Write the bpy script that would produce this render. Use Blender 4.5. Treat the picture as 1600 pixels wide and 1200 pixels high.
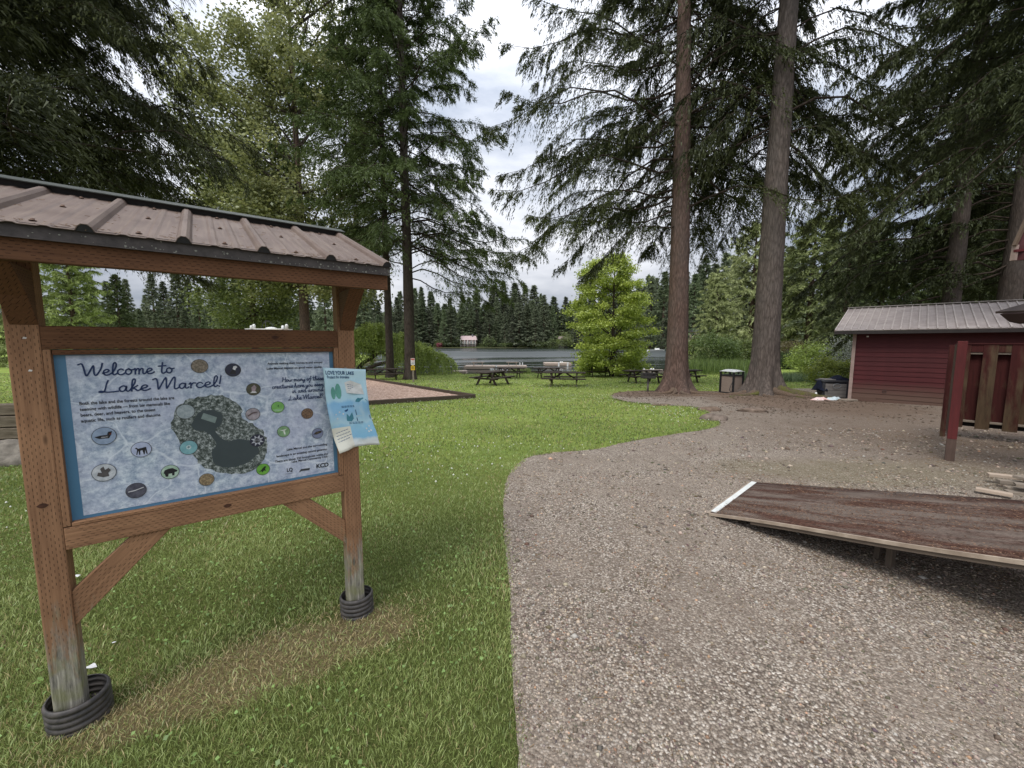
import bpy, math, random
import numpy as np
from mathutils import Matrix, Vector

scene = bpy.context.scene
for o in list(bpy.data.objects):
    bpy.data.objects.remove(o)

# ------------------------------------------------------------------ camera
CAM_H = 1.8
PITCH = math.atan(64 / 622.2)
cam_data = bpy.data.cameras.new('camera')
cam_data.sensor_width = 36.0
cam_data.lens = 36.0 * 622.2 / 1600.0
cam_data.clip_start = 0.05
cam_data.clip_end = 3000
cam = bpy.data.objects.new('camera', cam_data)
scene.collection.objects.link(cam)
cam.location = (0, 0, CAM_H)
cam.rotation_euler = (math.pi / 2 - PITCH, 0, 0)
scene.camera = cam

# ------------------------------------------------------------------ sky, sun, exposure
SUN_EL, SUN_AZ = math.radians(58), math.radians(215)      # azimuth clockwise from +Y
world = bpy.data.worlds.new('World')
scene.world = world
world.use_nodes = True
wn, wl = world.node_tree.nodes, world.node_tree.links
wn.clear()
w_out = wn.new('ShaderNodeOutputWorld')
w_bg = wn.new('ShaderNodeBackground')
w_sky = wn.new('ShaderNodeTexSky')
w_sky.sky_type = 'NISHITA'
w_sky.sun_disc = False
w_sky.sun_elevation = SUN_EL
w_sky.sun_rotation = SUN_AZ
w_geo = wn.new('ShaderNodeTexCoord')
w_map = wn.new('ShaderNodeMapping')
w_map.inputs['Scale'].default_value = (1.0, 1.0, 3.2)
w_n1 = wn.new('ShaderNodeTexNoise')
w_n1.inputs['Scale'].default_value = 2.3
w_n1.inputs['Detail'].default_value = 9
w_n1.inputs['Roughness'].default_value = 0.55
w_r1 = wn.new('ShaderNodeValToRGB')
w_r1.color_ramp.elements[0].position = 0.36
w_r1.color_ramp.elements[0].color = (4.4, 4.95, 6.0, 1)
w_r1.color_ramp.elements[1].position = 0.62
w_r1.color_ramp.elements[1].color = (10.0, 10.2, 10.8, 1)
w_n2 = wn.new('ShaderNodeTexNoise')
w_n2.inputs['Scale'].default_value = 1.4
w_n2.inputs['Detail'].default_value = 5
w_r2 = wn.new('ShaderNodeValToRGB')
w_r2.color_ramp.elements[0].position = 0.30
w_r2.color_ramp.elements[0].color = (0.72, 0.72, 0.72, 1)
w_r2.color_ramp.elements[1].position = 0.55
w_r2.color_ramp.elements[1].color = (0.98, 0.98, 0.98, 1)
w_mix = wn.new('ShaderNodeMixRGB')
wl.new(w_geo.outputs['Generated'], w_map.inputs['Vector'])
wl.new(w_map.outputs['Vector'], w_n1.inputs['Vector'])
wl.new(w_map.outputs['Vector'], w_n2.inputs['Vector'])
wl.new(w_n1.outputs['Fac'], w_r1.inputs['Fac'])
wl.new(w_n2.outputs['Fac'], w_r2.inputs['Fac'])
wl.new(w_r2.outputs['Color'], w_mix.inputs['Fac'])
wl.new(w_sky.outputs['Color'], w_mix.inputs['Color1'])
wl.new(w_r1.outputs['Color'], w_mix.inputs['Color2'])
wl.new(w_mix.outputs['Color'], w_bg.inputs['Color'])
w_bg.inputs['Strength'].default_value = 0.1
# overcast skies are brighter overhead than at the horizon (CIE overcast sky)
w_sep = wn.new('ShaderNodeSeparateXYZ')
wl.new(w_geo.outputs['Generated'], w_sep.inputs[0])
w_cl = wn.new('ShaderNodeMath'); w_cl.operation = 'MAXIMUM'; w_cl.inputs[1].default_value = 0.0
wl.new(w_sep.outputs[2], w_cl.inputs[0])
w_ma = wn.new('ShaderNodeMath'); w_ma.operation = 'MULTIPLY_ADD'; w_ma.inputs[1].default_value = 1.0; w_ma.inputs[2].default_value = 0.44
wl.new(w_cl.outputs[0], w_ma.inputs[0])
w_mul = wn.new('ShaderNodeMixRGB'); w_mul.blend_type = 'MULTIPLY'; w_mul.inputs['Fac'].default_value = 1.0
wl.new(w_mix.outputs['Color'], w_mul.inputs['Color1'])
wl.new(w_ma.outputs[0], w_mul.inputs['Color2'])
wl.new(w_mul.outputs['Color'], w_bg.inputs['Color'])
wl.new(w_bg.outputs['Background'], w_out.inputs['Surface'])

sun_data = bpy.data.lights.new('sun', 'SUN')
sun_data.energy = 1.5
sun_data.angle = math.radians(22)
sun_data.color = (1.0, 0.965, 0.91)
sun = bpy.data.objects.new('sun', sun_data)
scene.collection.objects.link(sun)
sd = Vector((math.sin(SUN_AZ) * math.cos(SUN_EL), math.cos(SUN_AZ) * math.cos(SUN_EL), math.sin(SUN_EL)))
sun.rotation_euler = sd.to_track_quat('Z', 'Y').to_euler()
sun.location = (0, -10, 30)

scene.view_settings.view_transform = 'Standard'
scene.view_settings.look = 'None'
scene.view_settings.gamma = 1
scene.view_settings.use_curve_mapping = False
scene.view_settings.exposure = 0.62
try:
    scene.cycles.max_bounces = 6
    scene.cycles.diffuse_bounces = 3
    scene.cycles.transparent_max_bounces = 4
    scene.cycles.use_denoising = True
except Exception:
    pass

rnd = random.Random(7)
R = np.random.default_rng(11)

# ------------------------------------------------------------------ measuring helpers (plan positions were surveyed from the photograph)
FP = 622.2
cp_, sp_ = math.cos(PITCH), math.sin(PITCH)


def ray(x, y):
    b = -(y - 600) / FP
    return np.array([(x - 800) / FP, cp_ + b * sp_, -sp_ + b * cp_])


LAKE_Z = -1.3


def smooth(t):
    t = np.clip(t, 0, 1)
    return t * t * (3 - 2 * t)


def lake_d(X, Y):
    """> 0 inside the lake, metres from the nearest shore"""
    d = np.minimum(Y - (37.5 + 0.8 * np.sin(X * 0.35) + 0.5 * np.sin(X * 0.9 + 1)), 0.44 * Y - 0.8 - X + 2.0 * np.sin(Y * 0.09))
    d = np.minimum(d, 262 + 4 * np.sin(X * 0.05) - Y)
    d = np.minimum(d, X + 0.37 * Y + 3 * np.sin(Y * 0.06))
    return d


def ter(X, Y):
    X = np.asarray(X, float)
    Y = np.asarray(Y, float)
    z = -0.03 * np.where(Y < 2.5, 0, np.where(Y < 5.5, (Y - 2.5) ** 2 / 6.0, np.minimum(Y, 37) - 4))
    far = np.clip(Y - 264, 0, 400) * 0.14
    right = np.clip(X - 0.44 * Y - 8, 0, 200) * smooth((Y - 34) / 20) * 0.075
    left = np.clip(-X - 0.37 * Y - 6, 0, 200) * smooth((Y - 45) / 30) * 0.06
    z = z + far + right + left
    d = lake_d(X, Y)
    z = z - 1.4 * smooth((d + 1.2) / 3.0)
    return z


def gz(X, Y):
    return float(ter(X, Y))


def G(x, y, dz=0.0):
    r = ray(x, y)
    t = CAM_H / max(-r[2], 1e-3)
    for _ in range(60):
        z = gz(r[0] * t, min(r[1] * t, 36)) + dz
        t = 0.5 * t + 0.5 * (CAM_H - z) / max(-r[2], 1e-3)
    return Vector((r[0] * t, r[1] * t, CAM_H + r[2] * t))


def AT(x, y, Y):
    r = ray(x, y) * (Y / ray(x, y)[1])
    return Vector((r[0], Y, CAM_H + r[2]))


# ------------------------------------------------------------------ object helpers
COL = scene.collection
WM = {}


def tag(o, label=None, cat=None, group=None, kind=None):
    if label: o['label'] = label
    if cat: o['category'] = cat
    if group: o['group'] = group
    if kind: o['kind'] = kind
    return o


def thing(name, label, cat, loc=(0, 0, 0), rz=0.0, group=None):
    o = bpy.data.objects.new(name, None)
    o.empty_display_size = 0.2
    COL.objects.link(o)
    M = Matrix.Translation(Vector(loc)) @ Matrix.Rotation(rz, 4, 'Z')
    o.matrix_basis = M
    WM[o.name] = M
    return tag(o, label, cat, group)


def link(name, me, mat=None, parent=None, M=None):
    """M = wanted world matrix of the mesh"""
    M = M or Matrix.Identity(4)
    o = bpy.data.objects.new(name, me)
    COL.objects.link(o)
    if mat is not None and len(me.materials) == 0:
        me.materials.append(mat)
    if parent is not None:
        o.parent = parent
        o.matrix_basis = WM[parent.name].inverted() @ M
    else:
        o.matrix_basis = M
    WM[o.name] = M
    return o


def copy_tree(o, M, parent=None):
    c = o.copy()
    COL.objects.link(c)
    if parent is None:
        c.matrix_basis = M
        WM[c.name] = M
    else:
        c.parent = parent
        WM[c.name] = WM[parent.name] @ c.matrix_basis
    for ch in KIDS.get(o.name, []):
        copy_tree(ch, None, c)
    return c


KIDS = {}


def kids(root):
    KIDS.clear()
    for ob in bpy.data.objects:
        if ob.parent is not None:
            KIDS.setdefault(ob.parent.name, []).append(ob)


def npmesh(name, V, F, col=None, smooth_=False, mats=None):
    V = np.asarray(V, np.float32)
    F = np.asarray(F, np.int32)
    me = bpy.data.meshes.new(name)
    me.vertices.add(len(V))
    me.vertices.foreach_set('co', V.ravel())
    k = F.shape[1]
    me.loops.add(F.size)
    me.loops.foreach_set('vertex_index', F.ravel())
    me.polygons.add(len(F))
    me.polygons.foreach_set('loop_start', np.arange(0, F.size, k, dtype=np.int32))
    me.polygons.foreach_set('loop_total', np.full(len(F), k, np.int32))
    if smooth_:
        me.polygons.foreach_set('use_smooth', np.ones(len(F), bool))
    me.update(calc_edges=True)
    if col is not None:
        a = me.color_attributes.new('col', 'FLOAT_COLOR', 'POINT')
        c = np.ones((len(V), 4), np.float32)
        c[:, :3] = col
        a.data.foreach_set('color', c.ravel())
    return me


class MB:
    """collects polygons; build() gives one mesh object"""

    def __init__(s):
        s.v, s.f, s.sm = [], [], []

    def poly(s, pts, smooth_=False):
        n = len(s.v)
        s.v += [tuple(p) for p in pts]
        s.f.append(list(range(n, n + len(pts))))
        s.sm.append(smooth_)

    def box(s, c, size, rot=None):
        hx, hy, hz = size[0] / 2, size[1] / 2, size[2] / 2
        n = len(s.v)
        for dx, dy, dz in ((-1, -1, -1), (1, -1, -1), (1, 1, -1), (-1, 1, -1), (-1, -1, 1), (1, -1, 1), (1, 1, 1), (-1, 1, 1)):
            p = Vector((dx * hx, dy * hy, dz * hz))
            if rot is not None:
                p = rot @ p
            s.v.append(tuple(Vector(c) + p))
        for q in ((0, 3, 2, 1), (4, 5, 6, 7), (0, 1, 5, 4), (1, 2, 6, 5), (2, 3, 7, 6), (3, 0, 4, 7)):
            s.f.append([n + i for i in q])
            s.sm.append(False)
        return s

    def beam(s, p0, p1, w, h, up=(0, 0, 1)):
        p0, p1 = Vector(p0), Vector(p1)
        x = (p1 - p0)
        L = x.length
        x.normalize()
        z = Vector(up)
        y = z.cross(x).normalized()
        z = x.cross(y)
        s.box((p0 + p1) / 2, (L, w, h), Matrix((x, y, z)).transposed())
        return s

    def tube(s, pts, rad, n=8, cap=True):
        pts = [Vector(p) for p in pts]
        if not hasattr(rad, '__len__'):
            rad = [rad] * len(pts)
        base = len(s.v)
        prev = None
        for i, p in enumerate(pts):
            t = (pts[min(i + 1, len(pts) - 1)] - pts[max(i - 1, 0)]).normalized()
            if prev is None:
                a = Vector((0, 0, 1)) if abs(t.z) < 0.9 else Vector((1, 0, 0))
                u = t.cross(a).normalized()
            else:
                u = (prev - t * prev.dot(t)).normalized()
            prev = u
            w = t.cross(u)
            for k in range(n):
                a = 2 * math.pi * k / n
                s.v.append(tuple(p + (u * math.cos(a) + w * math.sin(a)) * rad[i]))
        for i in range(len(pts) - 1):
            for k in range(n):
                a, b = base + i * n + k, base + i * n + (k + 1) % n
                s.f.append([a, b, b + n, a + n])
                s.sm.append(True)
        if cap:
            s.f.append([base + k for k in range(n)][::-1]); s.sm.append(False)
            s.f.append([base + (len(pts) - 1) * n + k for k in range(n)]); s.sm.append(False)
        return s

    def lathe(s, prof, c=(0, 0, 0), n=16):
        base = len(s.v)
        for r, z in prof:
            for k in range(n):
                a = 2 * math.pi * k / n
                s.v.append((c[0] + r * math.cos(a), c[1] + r * math.sin(a), c[2] + z))
        for i in range(len(prof) - 1):
            for k in range(n):
                a, b = base + i * n + k, base + i * n + (k + 1) % n
                s.f.append([a, b, b + n, a + n]); s.sm.append(True)
        s.f.append([base + k for k in range(n)][::-1]); s.sm.append(False)
        s.f.append([base + (len(prof) - 1) * n + k for k in range(n)]); s.sm.append(False)
        return s

    def prism(s, outline, frame, depth):
        """outline = 2-D points, frame = matrix (x, y plane, z = depth axis)"""
        n = len(s.v)
        m = len(outline)
        for d in (0, depth):
            for a, b in outline:
                s.v.append(tuple(frame @ Vector((a, b, d))))
        s.f.append([n + i for i in range(m)][::-1]); s.sm.append(False)
        s.f.append([n + m + i for i in range(m)]); s.sm.append(False)
        for i in range(m):
            j = (i + 1) % m
            s.f.append([n + i, n + j, n + m + j, n + m + i]); s.sm.append(False)
        return s

    def mesh(s, name):
        me = bpy.data.meshes.new(name)
        me.from_pydata(s.v, [], s.f)
        me.polygons.foreach_set('use_smooth', s.sm)
        me.update()
        return me

    def build(s, name, mat, parent=None, M=None, bevel=0.0):
        """vertices are in world space unless M is given"""
        me = s.mesh(name)
        o = link(name, me, mat, parent, M)
        if bevel:
            b = o.modifiers.new('bevel', 'BEVEL')
            b.width = bevel
            b.segments = 2
            b.limit_method = 'ANGLE'
        return o


def basis(o, x, y, z):
    M = Matrix.Identity(4)
    for i in range(3):
        M[i][0], M[i][1], M[i][2], M[i][3] = x[i], y[i], z[i], o[i]
    return M


def timber(name, p0, p1, w, h, mat, parent=None, up=(0, 0, 1), bevel=0.004, warp=0):
    """a beam whose local X is its length, so grain follows it"""
    p0, p1 = Vector(p0), Vector(p1)
    x = p1 - p0
    L = x.length
    x.normalize()
    z = Vector(up)
    y = z.cross(x).normalized()
    z = x.cross(y)
    b = MB().box((0, 0, 0), (L, w, h))
    return b.build(name, mat, parent, basis((p0 + p1) / 2, x, y, z), bevel)


# ------------------------------------------------------------------ materials
def newmat(name):
    m = bpy.data.materials.new(name)
    m.use_nodes = True
    nt = m.node_tree
    nt.nodes.clear()
    out = nt.nodes.new('ShaderNodeOutputMaterial')
    return m, nt, out


class NT:
    def __init__(s, nt):
        s.nt = nt

    def n(s, t, **kw):
        nd = s.nt.nodes.new(t)
        for k, v in kw.items():
            if hasattr(nd, k) and k not in ('Scale',):
                setattr(nd, k, v)
            else:
                nd.inputs[k].default_value = v
        return nd

    def l(s, a, b):
        s.nt.links.new(a, b)

    def coord(s, kind='Object', scale=(1, 1, 1), rot=(0, 0, 0)):
        c = s.nt.nodes.new('ShaderNodeTexCoord')
        m = s.nt.nodes.new('ShaderNodeMapping')
        m.inputs['Scale'].default_value = scale
        m.inputs['Rotation'].default_value = rot
        s.l(c.outputs[kind], m.inputs['Vector'])
        return m.outputs['Vector']

    def world(s, scale=(1, 1, 1)):
        c = s.nt.nodes.new('ShaderNodeNewGeometry')
        m = s.nt.nodes.new('ShaderNodeMapping')
        m.inputs['Scale'].default_value = scale
        s.l(c.outputs['Position'], m.inputs['Vector'])
        return m.outputs['Vector']

    def noise(s, vec, scale, detail=5, rough=0.55):
        t = s.nt.nodes.new('ShaderNodeTexNoise')
        t.inputs['Scale'].default_value = scale
        t.inputs['Detail'].default_value = detail
        t.inputs['Roughness'].default_value = rough
        s.l(vec, t.inputs['Vector'])
        return t.outputs['Fac']

    def vor(s, vec, scale, out='Distance', feature='F1'):
        t = s.nt.nodes.new('ShaderNodeTexVoronoi')
        t.feature = feature
        t.inputs['Scale'].default_value = scale
        s.l(vec, t.inputs['Vector'])
        return t.outputs[out]

    def ramp(s, fac, stops):
        r = s.nt.nodes.new('ShaderNodeValToRGB')
        e = r.color_ramp.elements
        while len(e) < len(stops):
            e.new(0.5)
        for i, (p, c) in enumerate(stops):
            e[i].position = p
            if not hasattr(c, '__len__'):
                c = (c, c, c)
            e[i].color = (c[0], c[1], c[2], 1)
        s.l(fac, r.inputs['Fac'])
        return r.outputs['Color']

    def mix(s, fac, a, b, mode='MIX'):
        m = s.nt.nodes.new('ShaderNodeMixRGB')
        m.blend_type = mode
        for inp, v in (('Fac', fac), ('Color1', a), ('Color2', b)):
            if hasattr(v, 'links') or hasattr(v, 'is_linked'):
                s.l(v, m.inputs[inp])
            elif hasattr(v, '__len__'):
                m.inputs[inp].default_value = (v[0], v[1], v[2], 1)
            else:
                m.inputs[inp].default_value = v
        return m.outputs['Color']

    def math(s, op, a, b=0.0, c=0.0):
        m = s.nt.nodes.new('ShaderNodeMath')
        m.operation = op
        for i, v in enumerate((a, b, c)):
            if hasattr(v, 'is_linked'):
                s.l(v, m.inputs[i])
            else:
                m.inputs[i].default_value = v
        return m.outputs[0]

    def sep(s, vec):
        m = s.nt.nodes.new('ShaderNodeSeparateXYZ')
        s.l(vec, m.inputs[0])
        return m.outputs

    def bsdf(s, out, color, rough=0.8, spec=0.3, bump=None, bstr=0.3, bdist=0.01, metal=0.0, coat=0.0):
        b = s.nt.nodes.new('ShaderNodeBsdfPrincipled')
        if hasattr(color, 'is_linked'):
            s.l(color, b.inputs['Base Color'])
        else:
            b.inputs['Base Color'].default_value = (color[0], color[1], color[2], 1)
        if hasattr(rough, 'is_linked'):
            s.l(rough, b.inputs['Roughness'])
        else:
            b.inputs['Roughness'].default_value = rough
        b.inputs['Specular IOR Level'].default_value = spec
        b.inputs['Metallic'].default_value = metal
        b.inputs['Coat Weight'].default_value = coat
        b.inputs['Coat Roughness'].default_value = 0.05
        if bump is not None:
            bp = s.nt.nodes.new('ShaderNodeBump')
            bp.inputs['Strength'].default_value = bstr
            bp.inputs['Distance'].default_value = bdist
            s.l(bump, bp.inputs['Height'])
            s.l(bp.outputs['Normal'], b.inputs['Normal'])
        s.l(b.outputs['BSDF'], out.inputs['Surface'])
        return b


def simple(name, c1, c2=None, scale=20, rough=0.7, spec=0.3, bstr=0.2, stretch=(1, 1, 1), bdist=0.004, metal=0.0, coord='Object'):
    m, nt, out = newmat(name)
    t = NT(nt)
    c2 = c2 or tuple(x * 0.72 for x in c1)
    v = t.coord(coord, stretch)
    f = t.noise(v, scale, 6, 0.6)
    col = t.ramp(f, [(0.32, c2), (0.68, c1)])
    t.bsdf(out, col, rough, spec, f, bstr, bdist, metal)
    return m


def leafmat(name, trans=0.35, gloss=0.06, vary=0.0):
    m, nt, out = newmat(name)
    t = NT(nt)
    a = t.n('ShaderNodeAttribute')
    a.attribute_name = 'col'
    d = t.n('ShaderNodeBsdfDiffuse')
    tr = t.n('ShaderNodeBsdfTranslucent')
    g = t.n('ShaderNodeBsdfGlossy')
    g.inputs['Roughness'].default_value = 0.45
    g.inputs['Color'].default_value = (0.8, 0.85, 0.8, 1)
    hsv = t.n('ShaderNodeHueSaturation')
    hsv.inputs['Value'].default_value = 1.15
    hsv.inputs['Hue'].default_value = 0.49
    src = a.outputs['Color']
    if vary:      # every tree of a wood has its own tint
        info = t.n('ShaderNodeObjectInfo')
        h2 = t.n('ShaderNodeHueSaturation')
        t.l(t.math('ADD', 1.0 - vary, t.math('MULTIPLY', info.outputs['Random'], 2 * vary)), h2.inputs['Value'])
        r2 = t.math('FRACT', t.math('MULTIPLY', info.outputs['Random'], 7.3))
        t.l(t.math('ADD', 0.485, t.math('MULTIPLY', r2, 0.025)), h2.inputs['Hue'])
        t.l(t.math('ADD', 0.75, t.math('MULTIPLY', r2, 0.35)), h2.inputs['Saturation'])
        t.l(src, h2.inputs['Color'])
        src = h2.outputs['Color']
    t.l(src, d.inputs['Color'])
    t.l(src, hsv.inputs['Color'])
    t.l(hsv.outputs['Color'], tr.inputs['Color'])
    m1 = t.n('ShaderNodeMixShader')
    m1.inputs['Fac'].default_value = trans
    t.l(d.outputs[0], m1.inputs[1]); t.l(tr.outputs[0], m1.inputs[2])
    m2 = t.n('ShaderNodeMixShader')
    m2.inputs['Fac'].default_value = gloss
    t.l(m1.outputs[0], m2.inputs[1]); t.l(g.outputs[0], m2.inputs[2])
    t.l(m2.outputs[0], out.inputs['Surface'])
    return m


M_leaf = leafmat('leaf', 0.35, 0.05)
M_needle = leafmat('needle', 0.2, 0.02)
M_needle_far = leafmat('needle_far', 0.2, 0.02, 0.38)
M_grass = leafmat('grass_blade', 0.38, 0.05)


def lumber(name, c_hi, c_lo, incised=True, weather=0.55, grey=(0.30, 0.28, 0.23)):
    """pressure-treated lumber: grain along X, rows of incised slots, greyed and mossy near the ground"""
    m, nt, out = newmat(name)
    t = NT(nt)
    oc = t.coord('Object')
    x, y, z = t.sep(oc)[0:3]
    info = t.n('ShaderNodeObjectInfo')
    g1 = t.noise(t.coord('Object', (1.2, 30, 30)), 3.0, 6, 0.65)
    g2 = t.noise(t.coord('Object', (1, 1, 1)), 4.0, 3)
    col = t.ramp(g1, [(0.3, c_lo), (0.7, c_hi)])
    col = t.mix(0.35, col, t.ramp(g2, [(0.3, c_lo), (0.7, tuple(v * 1.15 for v in c_hi))]))
    # knots
    kn = t.vor(t.coord('Object', (3.0, 9, 9)), 0.9)
    kf = t.ramp(kn, [(0.05, 1.0), (0.10, 0.0)])
    col = t.mix(kf, col, tuple(v * 0.25 for v in c_lo))
    height = g1
    if incised:
        v = t.math('DIVIDE', t.math('ADD', y, z), 0.0115)
        row = t.math('FLOOR', v)
        fv = t.math('SUBTRACT', t.math('FRACT', v), 0.5)
        u = t.math('ADD', t.math('DIVIDE', x, 0.030), t.math('MULTIPLY', row, 0.39))
        fu = t.math('FRACT', u)
        in_u = t.math('LESS_THAN', fu, 0.42)
        in_v = t.math('LESS_THAN', t.math('ABSOLUTE', fv), 0.105)
        fade = t.math('GREATER_THAN', t.noise(oc, 14.0, 2), 0.40)
        slot = t.math('MULTIPLY', t.math('MULTIPLY', in_u, in_v), fade)
        col = t.mix(t.math('MULTIPLY', slot, 0.72), col, tuple(v * 0.16 for v in c_lo))
        height = t.math('SUBTRACT', g1, t.math('MULTIPLY', slot, 1.4))
    if weather > 0:
        wz = t.sep(t.world())[2]
        wn_ = t.noise(t.world((14, 14, 2.2)), 2.0, 6, 0.7)
        lvl = t.math('ADD', wz, t.math('MULTIPLY', t.math('SUBTRACT', wn_, 0.5), 1.0))
        wf = t.ramp(t.math('DIVIDE', lvl, weather), [(0.55, 1.0), (0.95, 0.0)])
        gcol = t.ramp(t.noise(t.coord('Object', (3, 40, 40)), 2.5, 6, 0.7), [(0.32, tuple(v * 0.22 for v in grey)), (0.46, tuple(v * 0.7 for v in grey)), (0.56, grey), (0.70, tuple(v * 1.6 for v in grey))])
        gcol = t.mix(t.ramp(t.noise(oc, 9.0, 3), [(0.45, 0.0), (0.62, 0.5)]), gcol, (0.20, 0.21, 0.07))
        col = t.mix(wf, col, gcol)
    t.bsdf(out, col, 0.82, 0.25, height, 0.55, 0.0035)
    return m


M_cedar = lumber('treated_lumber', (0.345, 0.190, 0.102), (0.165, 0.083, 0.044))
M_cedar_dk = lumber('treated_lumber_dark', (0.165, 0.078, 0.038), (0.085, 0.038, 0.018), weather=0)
M_board_old = lumber('old_board', (0.30, 0.25, 0.20), (0.17, 0.14, 0.11), incised=False, weather=0)
M_table = lumber('dark_table_wood', (0.060, 0.044, 0.034), (0.028, 0.021, 0.017), incised=False, weather=0)


def barkmat(name, c_hi, c_lo, scale=7.0, moss=0.0, stretch=0.22):
    m, nt, out = newmat(name)
    t = NT(nt)
    v = t.coord('Object', (1, 1, stretch))
    nzn = t.n('ShaderNodeTexNoise', Scale=5.0)
    nzn.inputs['Detail'].default_value = 5
    t.l(v, nzn.inputs['Vector'])
    vd_ = t.mix(0.16, v, nzn.outputs['Color'])
    f1 = t.vor(vd_, scale * 1.5, 'Distance', 'DISTANCE_TO_EDGE')
    f2 = t.noise(v, scale * 2.4, 8, 0.72)
    h = t.math('ADD', t.math('MULTIPLY', t.ramp(f1, [(0.0, 0.0), (0.3, 1.0)]), 0.30), t.math('MULTIPLY', f2, 1.05))
    col = t.ramp(h, [(0.3, c_lo), (0.62, tuple((a + b) / 2 for a, b in zip(c_hi, c_lo))), (0.95, c_hi)])
    big = t.noise(t.coord('Object', (1, 1, 0.5)), 1.6, 4)
    col = t.mix(t.ramp(big, [(0.4, 0.0), (0.7, 0.35)]), col, (0.12, 0.108, 0.098))
    if moss:
        col = t.mix(t.ramp(t.noise(t.coord('Object'), 5.0, 5), [(0.42, 0.0), (0.58, moss)]), col, (0.12, 0.125, 0.03))
    t.bsdf(out, col, 0.92, 0.12, h, 0.9, 0.03)
    return m


M_bark = barkmat('fir_bark', (0.19, 0.125, 0.10), (0.040, 0.026, 0.021), 9.0)
M_bark_g = barkmat('grey_bark', (0.175, 0.142, 0.122), (0.036, 0.029, 0.025), 8.0)
M_bark_far = simple('distant_bark', (0.16, 0.11, 0.085), (0.045, 0.03, 0.024), 6, 0.9, 0.1, 0.6, (1, 1, 0.2), 0.05)
M_bark_dark = barkmat('dark_bark', (0.10, 0.078, 0.065), (0.022, 0.017, 0.014), 9.0)
M_twig = simple('twig', (0.07, 0.052, 0.04), (0.025, 0.02, 0.016), 8, 0.9, 0.1)
M_root = barkmat('root_bark', (0.22, 0.155, 0.11), (0.07, 0.045, 0.03), 12.0, 0.0, 1.0)
M_root_moss = barkmat('mossy_root_bark', (0.17, 0.13, 0.08), (0.05, 0.04, 0.025), 12.0, 0.75, 1.0)

# ------------------------------------------------------------------ numpy noise and polygons
_tab = np.random.default_rng(5).random((256, 256))


def vn(x, y, s, o=0):
    x = np.asarray(x) * s + 37.7 * o + 500
    y = np.asarray(y) * s + 91.3 * o + 500
    xi, yi = np.floor(x).astype(int), np.floor(y).astype(int)
    fx, fy = smooth(x - xi), smooth(y - yi)
    a, b = _tab[xi % 256, yi % 256], _tab[(xi + 1) % 256, yi % 256]
    c, d = _tab[xi % 256, (yi + 1) % 256], _tab[(xi + 1) % 256, (yi + 1) % 256]
    return (a * (1 - fx) + b * fx) * (1 - fy) + (c * (1 - fx) + d * fx) * fy


def inside(px, py, poly):
    c = np.zeros(len(px), bool)
    n = len(poly)
    for i in range(n):
        x0, y0 = poly[i]
        x1, y1 = poly[(i + 1) % n]
        if y0 == y1:
            continue
        k = ((y0 > py) != (y1 > py)) & (px < (x1 - x0) * (py - y0) / (y1 - y0) + x0)
        c ^= k
    return c


def densify(pts, step, jit=0.0, near=None):
    out = []
    n = len(pts)
    for i in range(n):
        a, b = np.array(pts[i]), np.array(pts[(i + 1) % n])
        L = np.linalg.norm(b - a)
        st = step if near is None or min(np.linalg.norm(a), np.linalg.norm(b)) < near else step * 6
        k = max(1, int(L / st))
        for j in range(k):
            p = a + (b - a) * j / k
            if jit and j:
                p = p + np.array([rnd.uniform(-jit, jit), rnd.uniform(-jit, jit)]) * min(1, st / step)
            out.append(tuple(p))
    return out


def catmull(pts, k=6):
    out = []
    n = len(pts)
    for i in range(n - 1):
        p0, p1, p2, p3 = [np.array(pts[j]) for j in (max(i - 1, 0), i, i + 1, min(i + 2, n - 1))]
        for j in range(k):
            t = j / k
            out.append(tuple(0.5 * (2 * p1 + (p2 - p0) * t + (2 * p0 - 5 * p1 + 4 * p2 - p3) * t * t + (3 * p1 - p0 - 3 * p2 + p3) * t ** 3)))
    out.append(tuple(pts[-1]))
    return out


def sheet(name, poly, lift, mat, kind='structure', step=1.5, parent=None):
    from mathutils.geometry import delaunay_2d_cdt
    xs = [p[0] for p in poly]; ys = [p[1] for p in poly]
    gx, gy = np.meshgrid(np.arange(min(xs), max(xs), step), np.arange(min(ys), max(ys), step))
    gx, gy = gx.ravel() + 0.01, gy.ravel() + 0.013
    k = inside(gx, gy, poly)
    pts = [Vector(p) for p in poly] + [Vector((a, b)) for a, b in zip(gx[k], gy[k])]
    n = len(poly)
    r = delaunay_2d_cdt(pts, [], [list(range(n))], 1, 1e-5)
    V = np.array([(p[0], p[1]) for p in r[0]])
    z = ter(V[:, 0], V[:, 1]) + lift
    F = np.array([f for f in r[2] if len(f) == 3])
    me = npmesh(name, np.column_stack([V, z]), F, smooth_=True)
    o = link(name, me, mat, parent)
    return tag(o, kind=kind)


def P2(x, y):
    g = G(x, y)
    return (g.x, g.y)


# ------------------------------------------------------------------ gravel outline, dirt zone
edge = [(0.03, -6), (0.03, 0.2), P2(809, 1199), P2(802, 1080), P2(798, 1000), P2(797, 930), P2(790, 860), P2(786, 800),
        P2(789, 760), P2(799, 737), P2(823, 716), P2(862, 708), P2(930, 702), P2(985, 690), P2(1050, 679), P2(1108, 670),
        P2(1124, 660), P2(1104, 646), P2(1080, 636), P2(1030, 633), P2(985, 629), P2(955, 622), P2(962, 614), P2(1000, 610.5),
        P2(1060, 611), P2(1150, 611), P2(1220, 607.5), P2(1330, 606.5)]
edge = catmull(edge, 7)
E0 = G(1330, 606.5)
gravel_poly = edge + [(E0.x + 6, E0.y + 1), (60, E0.y + 1), (60, -6)]
gravel_poly = densify(gravel_poly, 0.05, 0.018, 8)
GP = np.array(gravel_poly)

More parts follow.
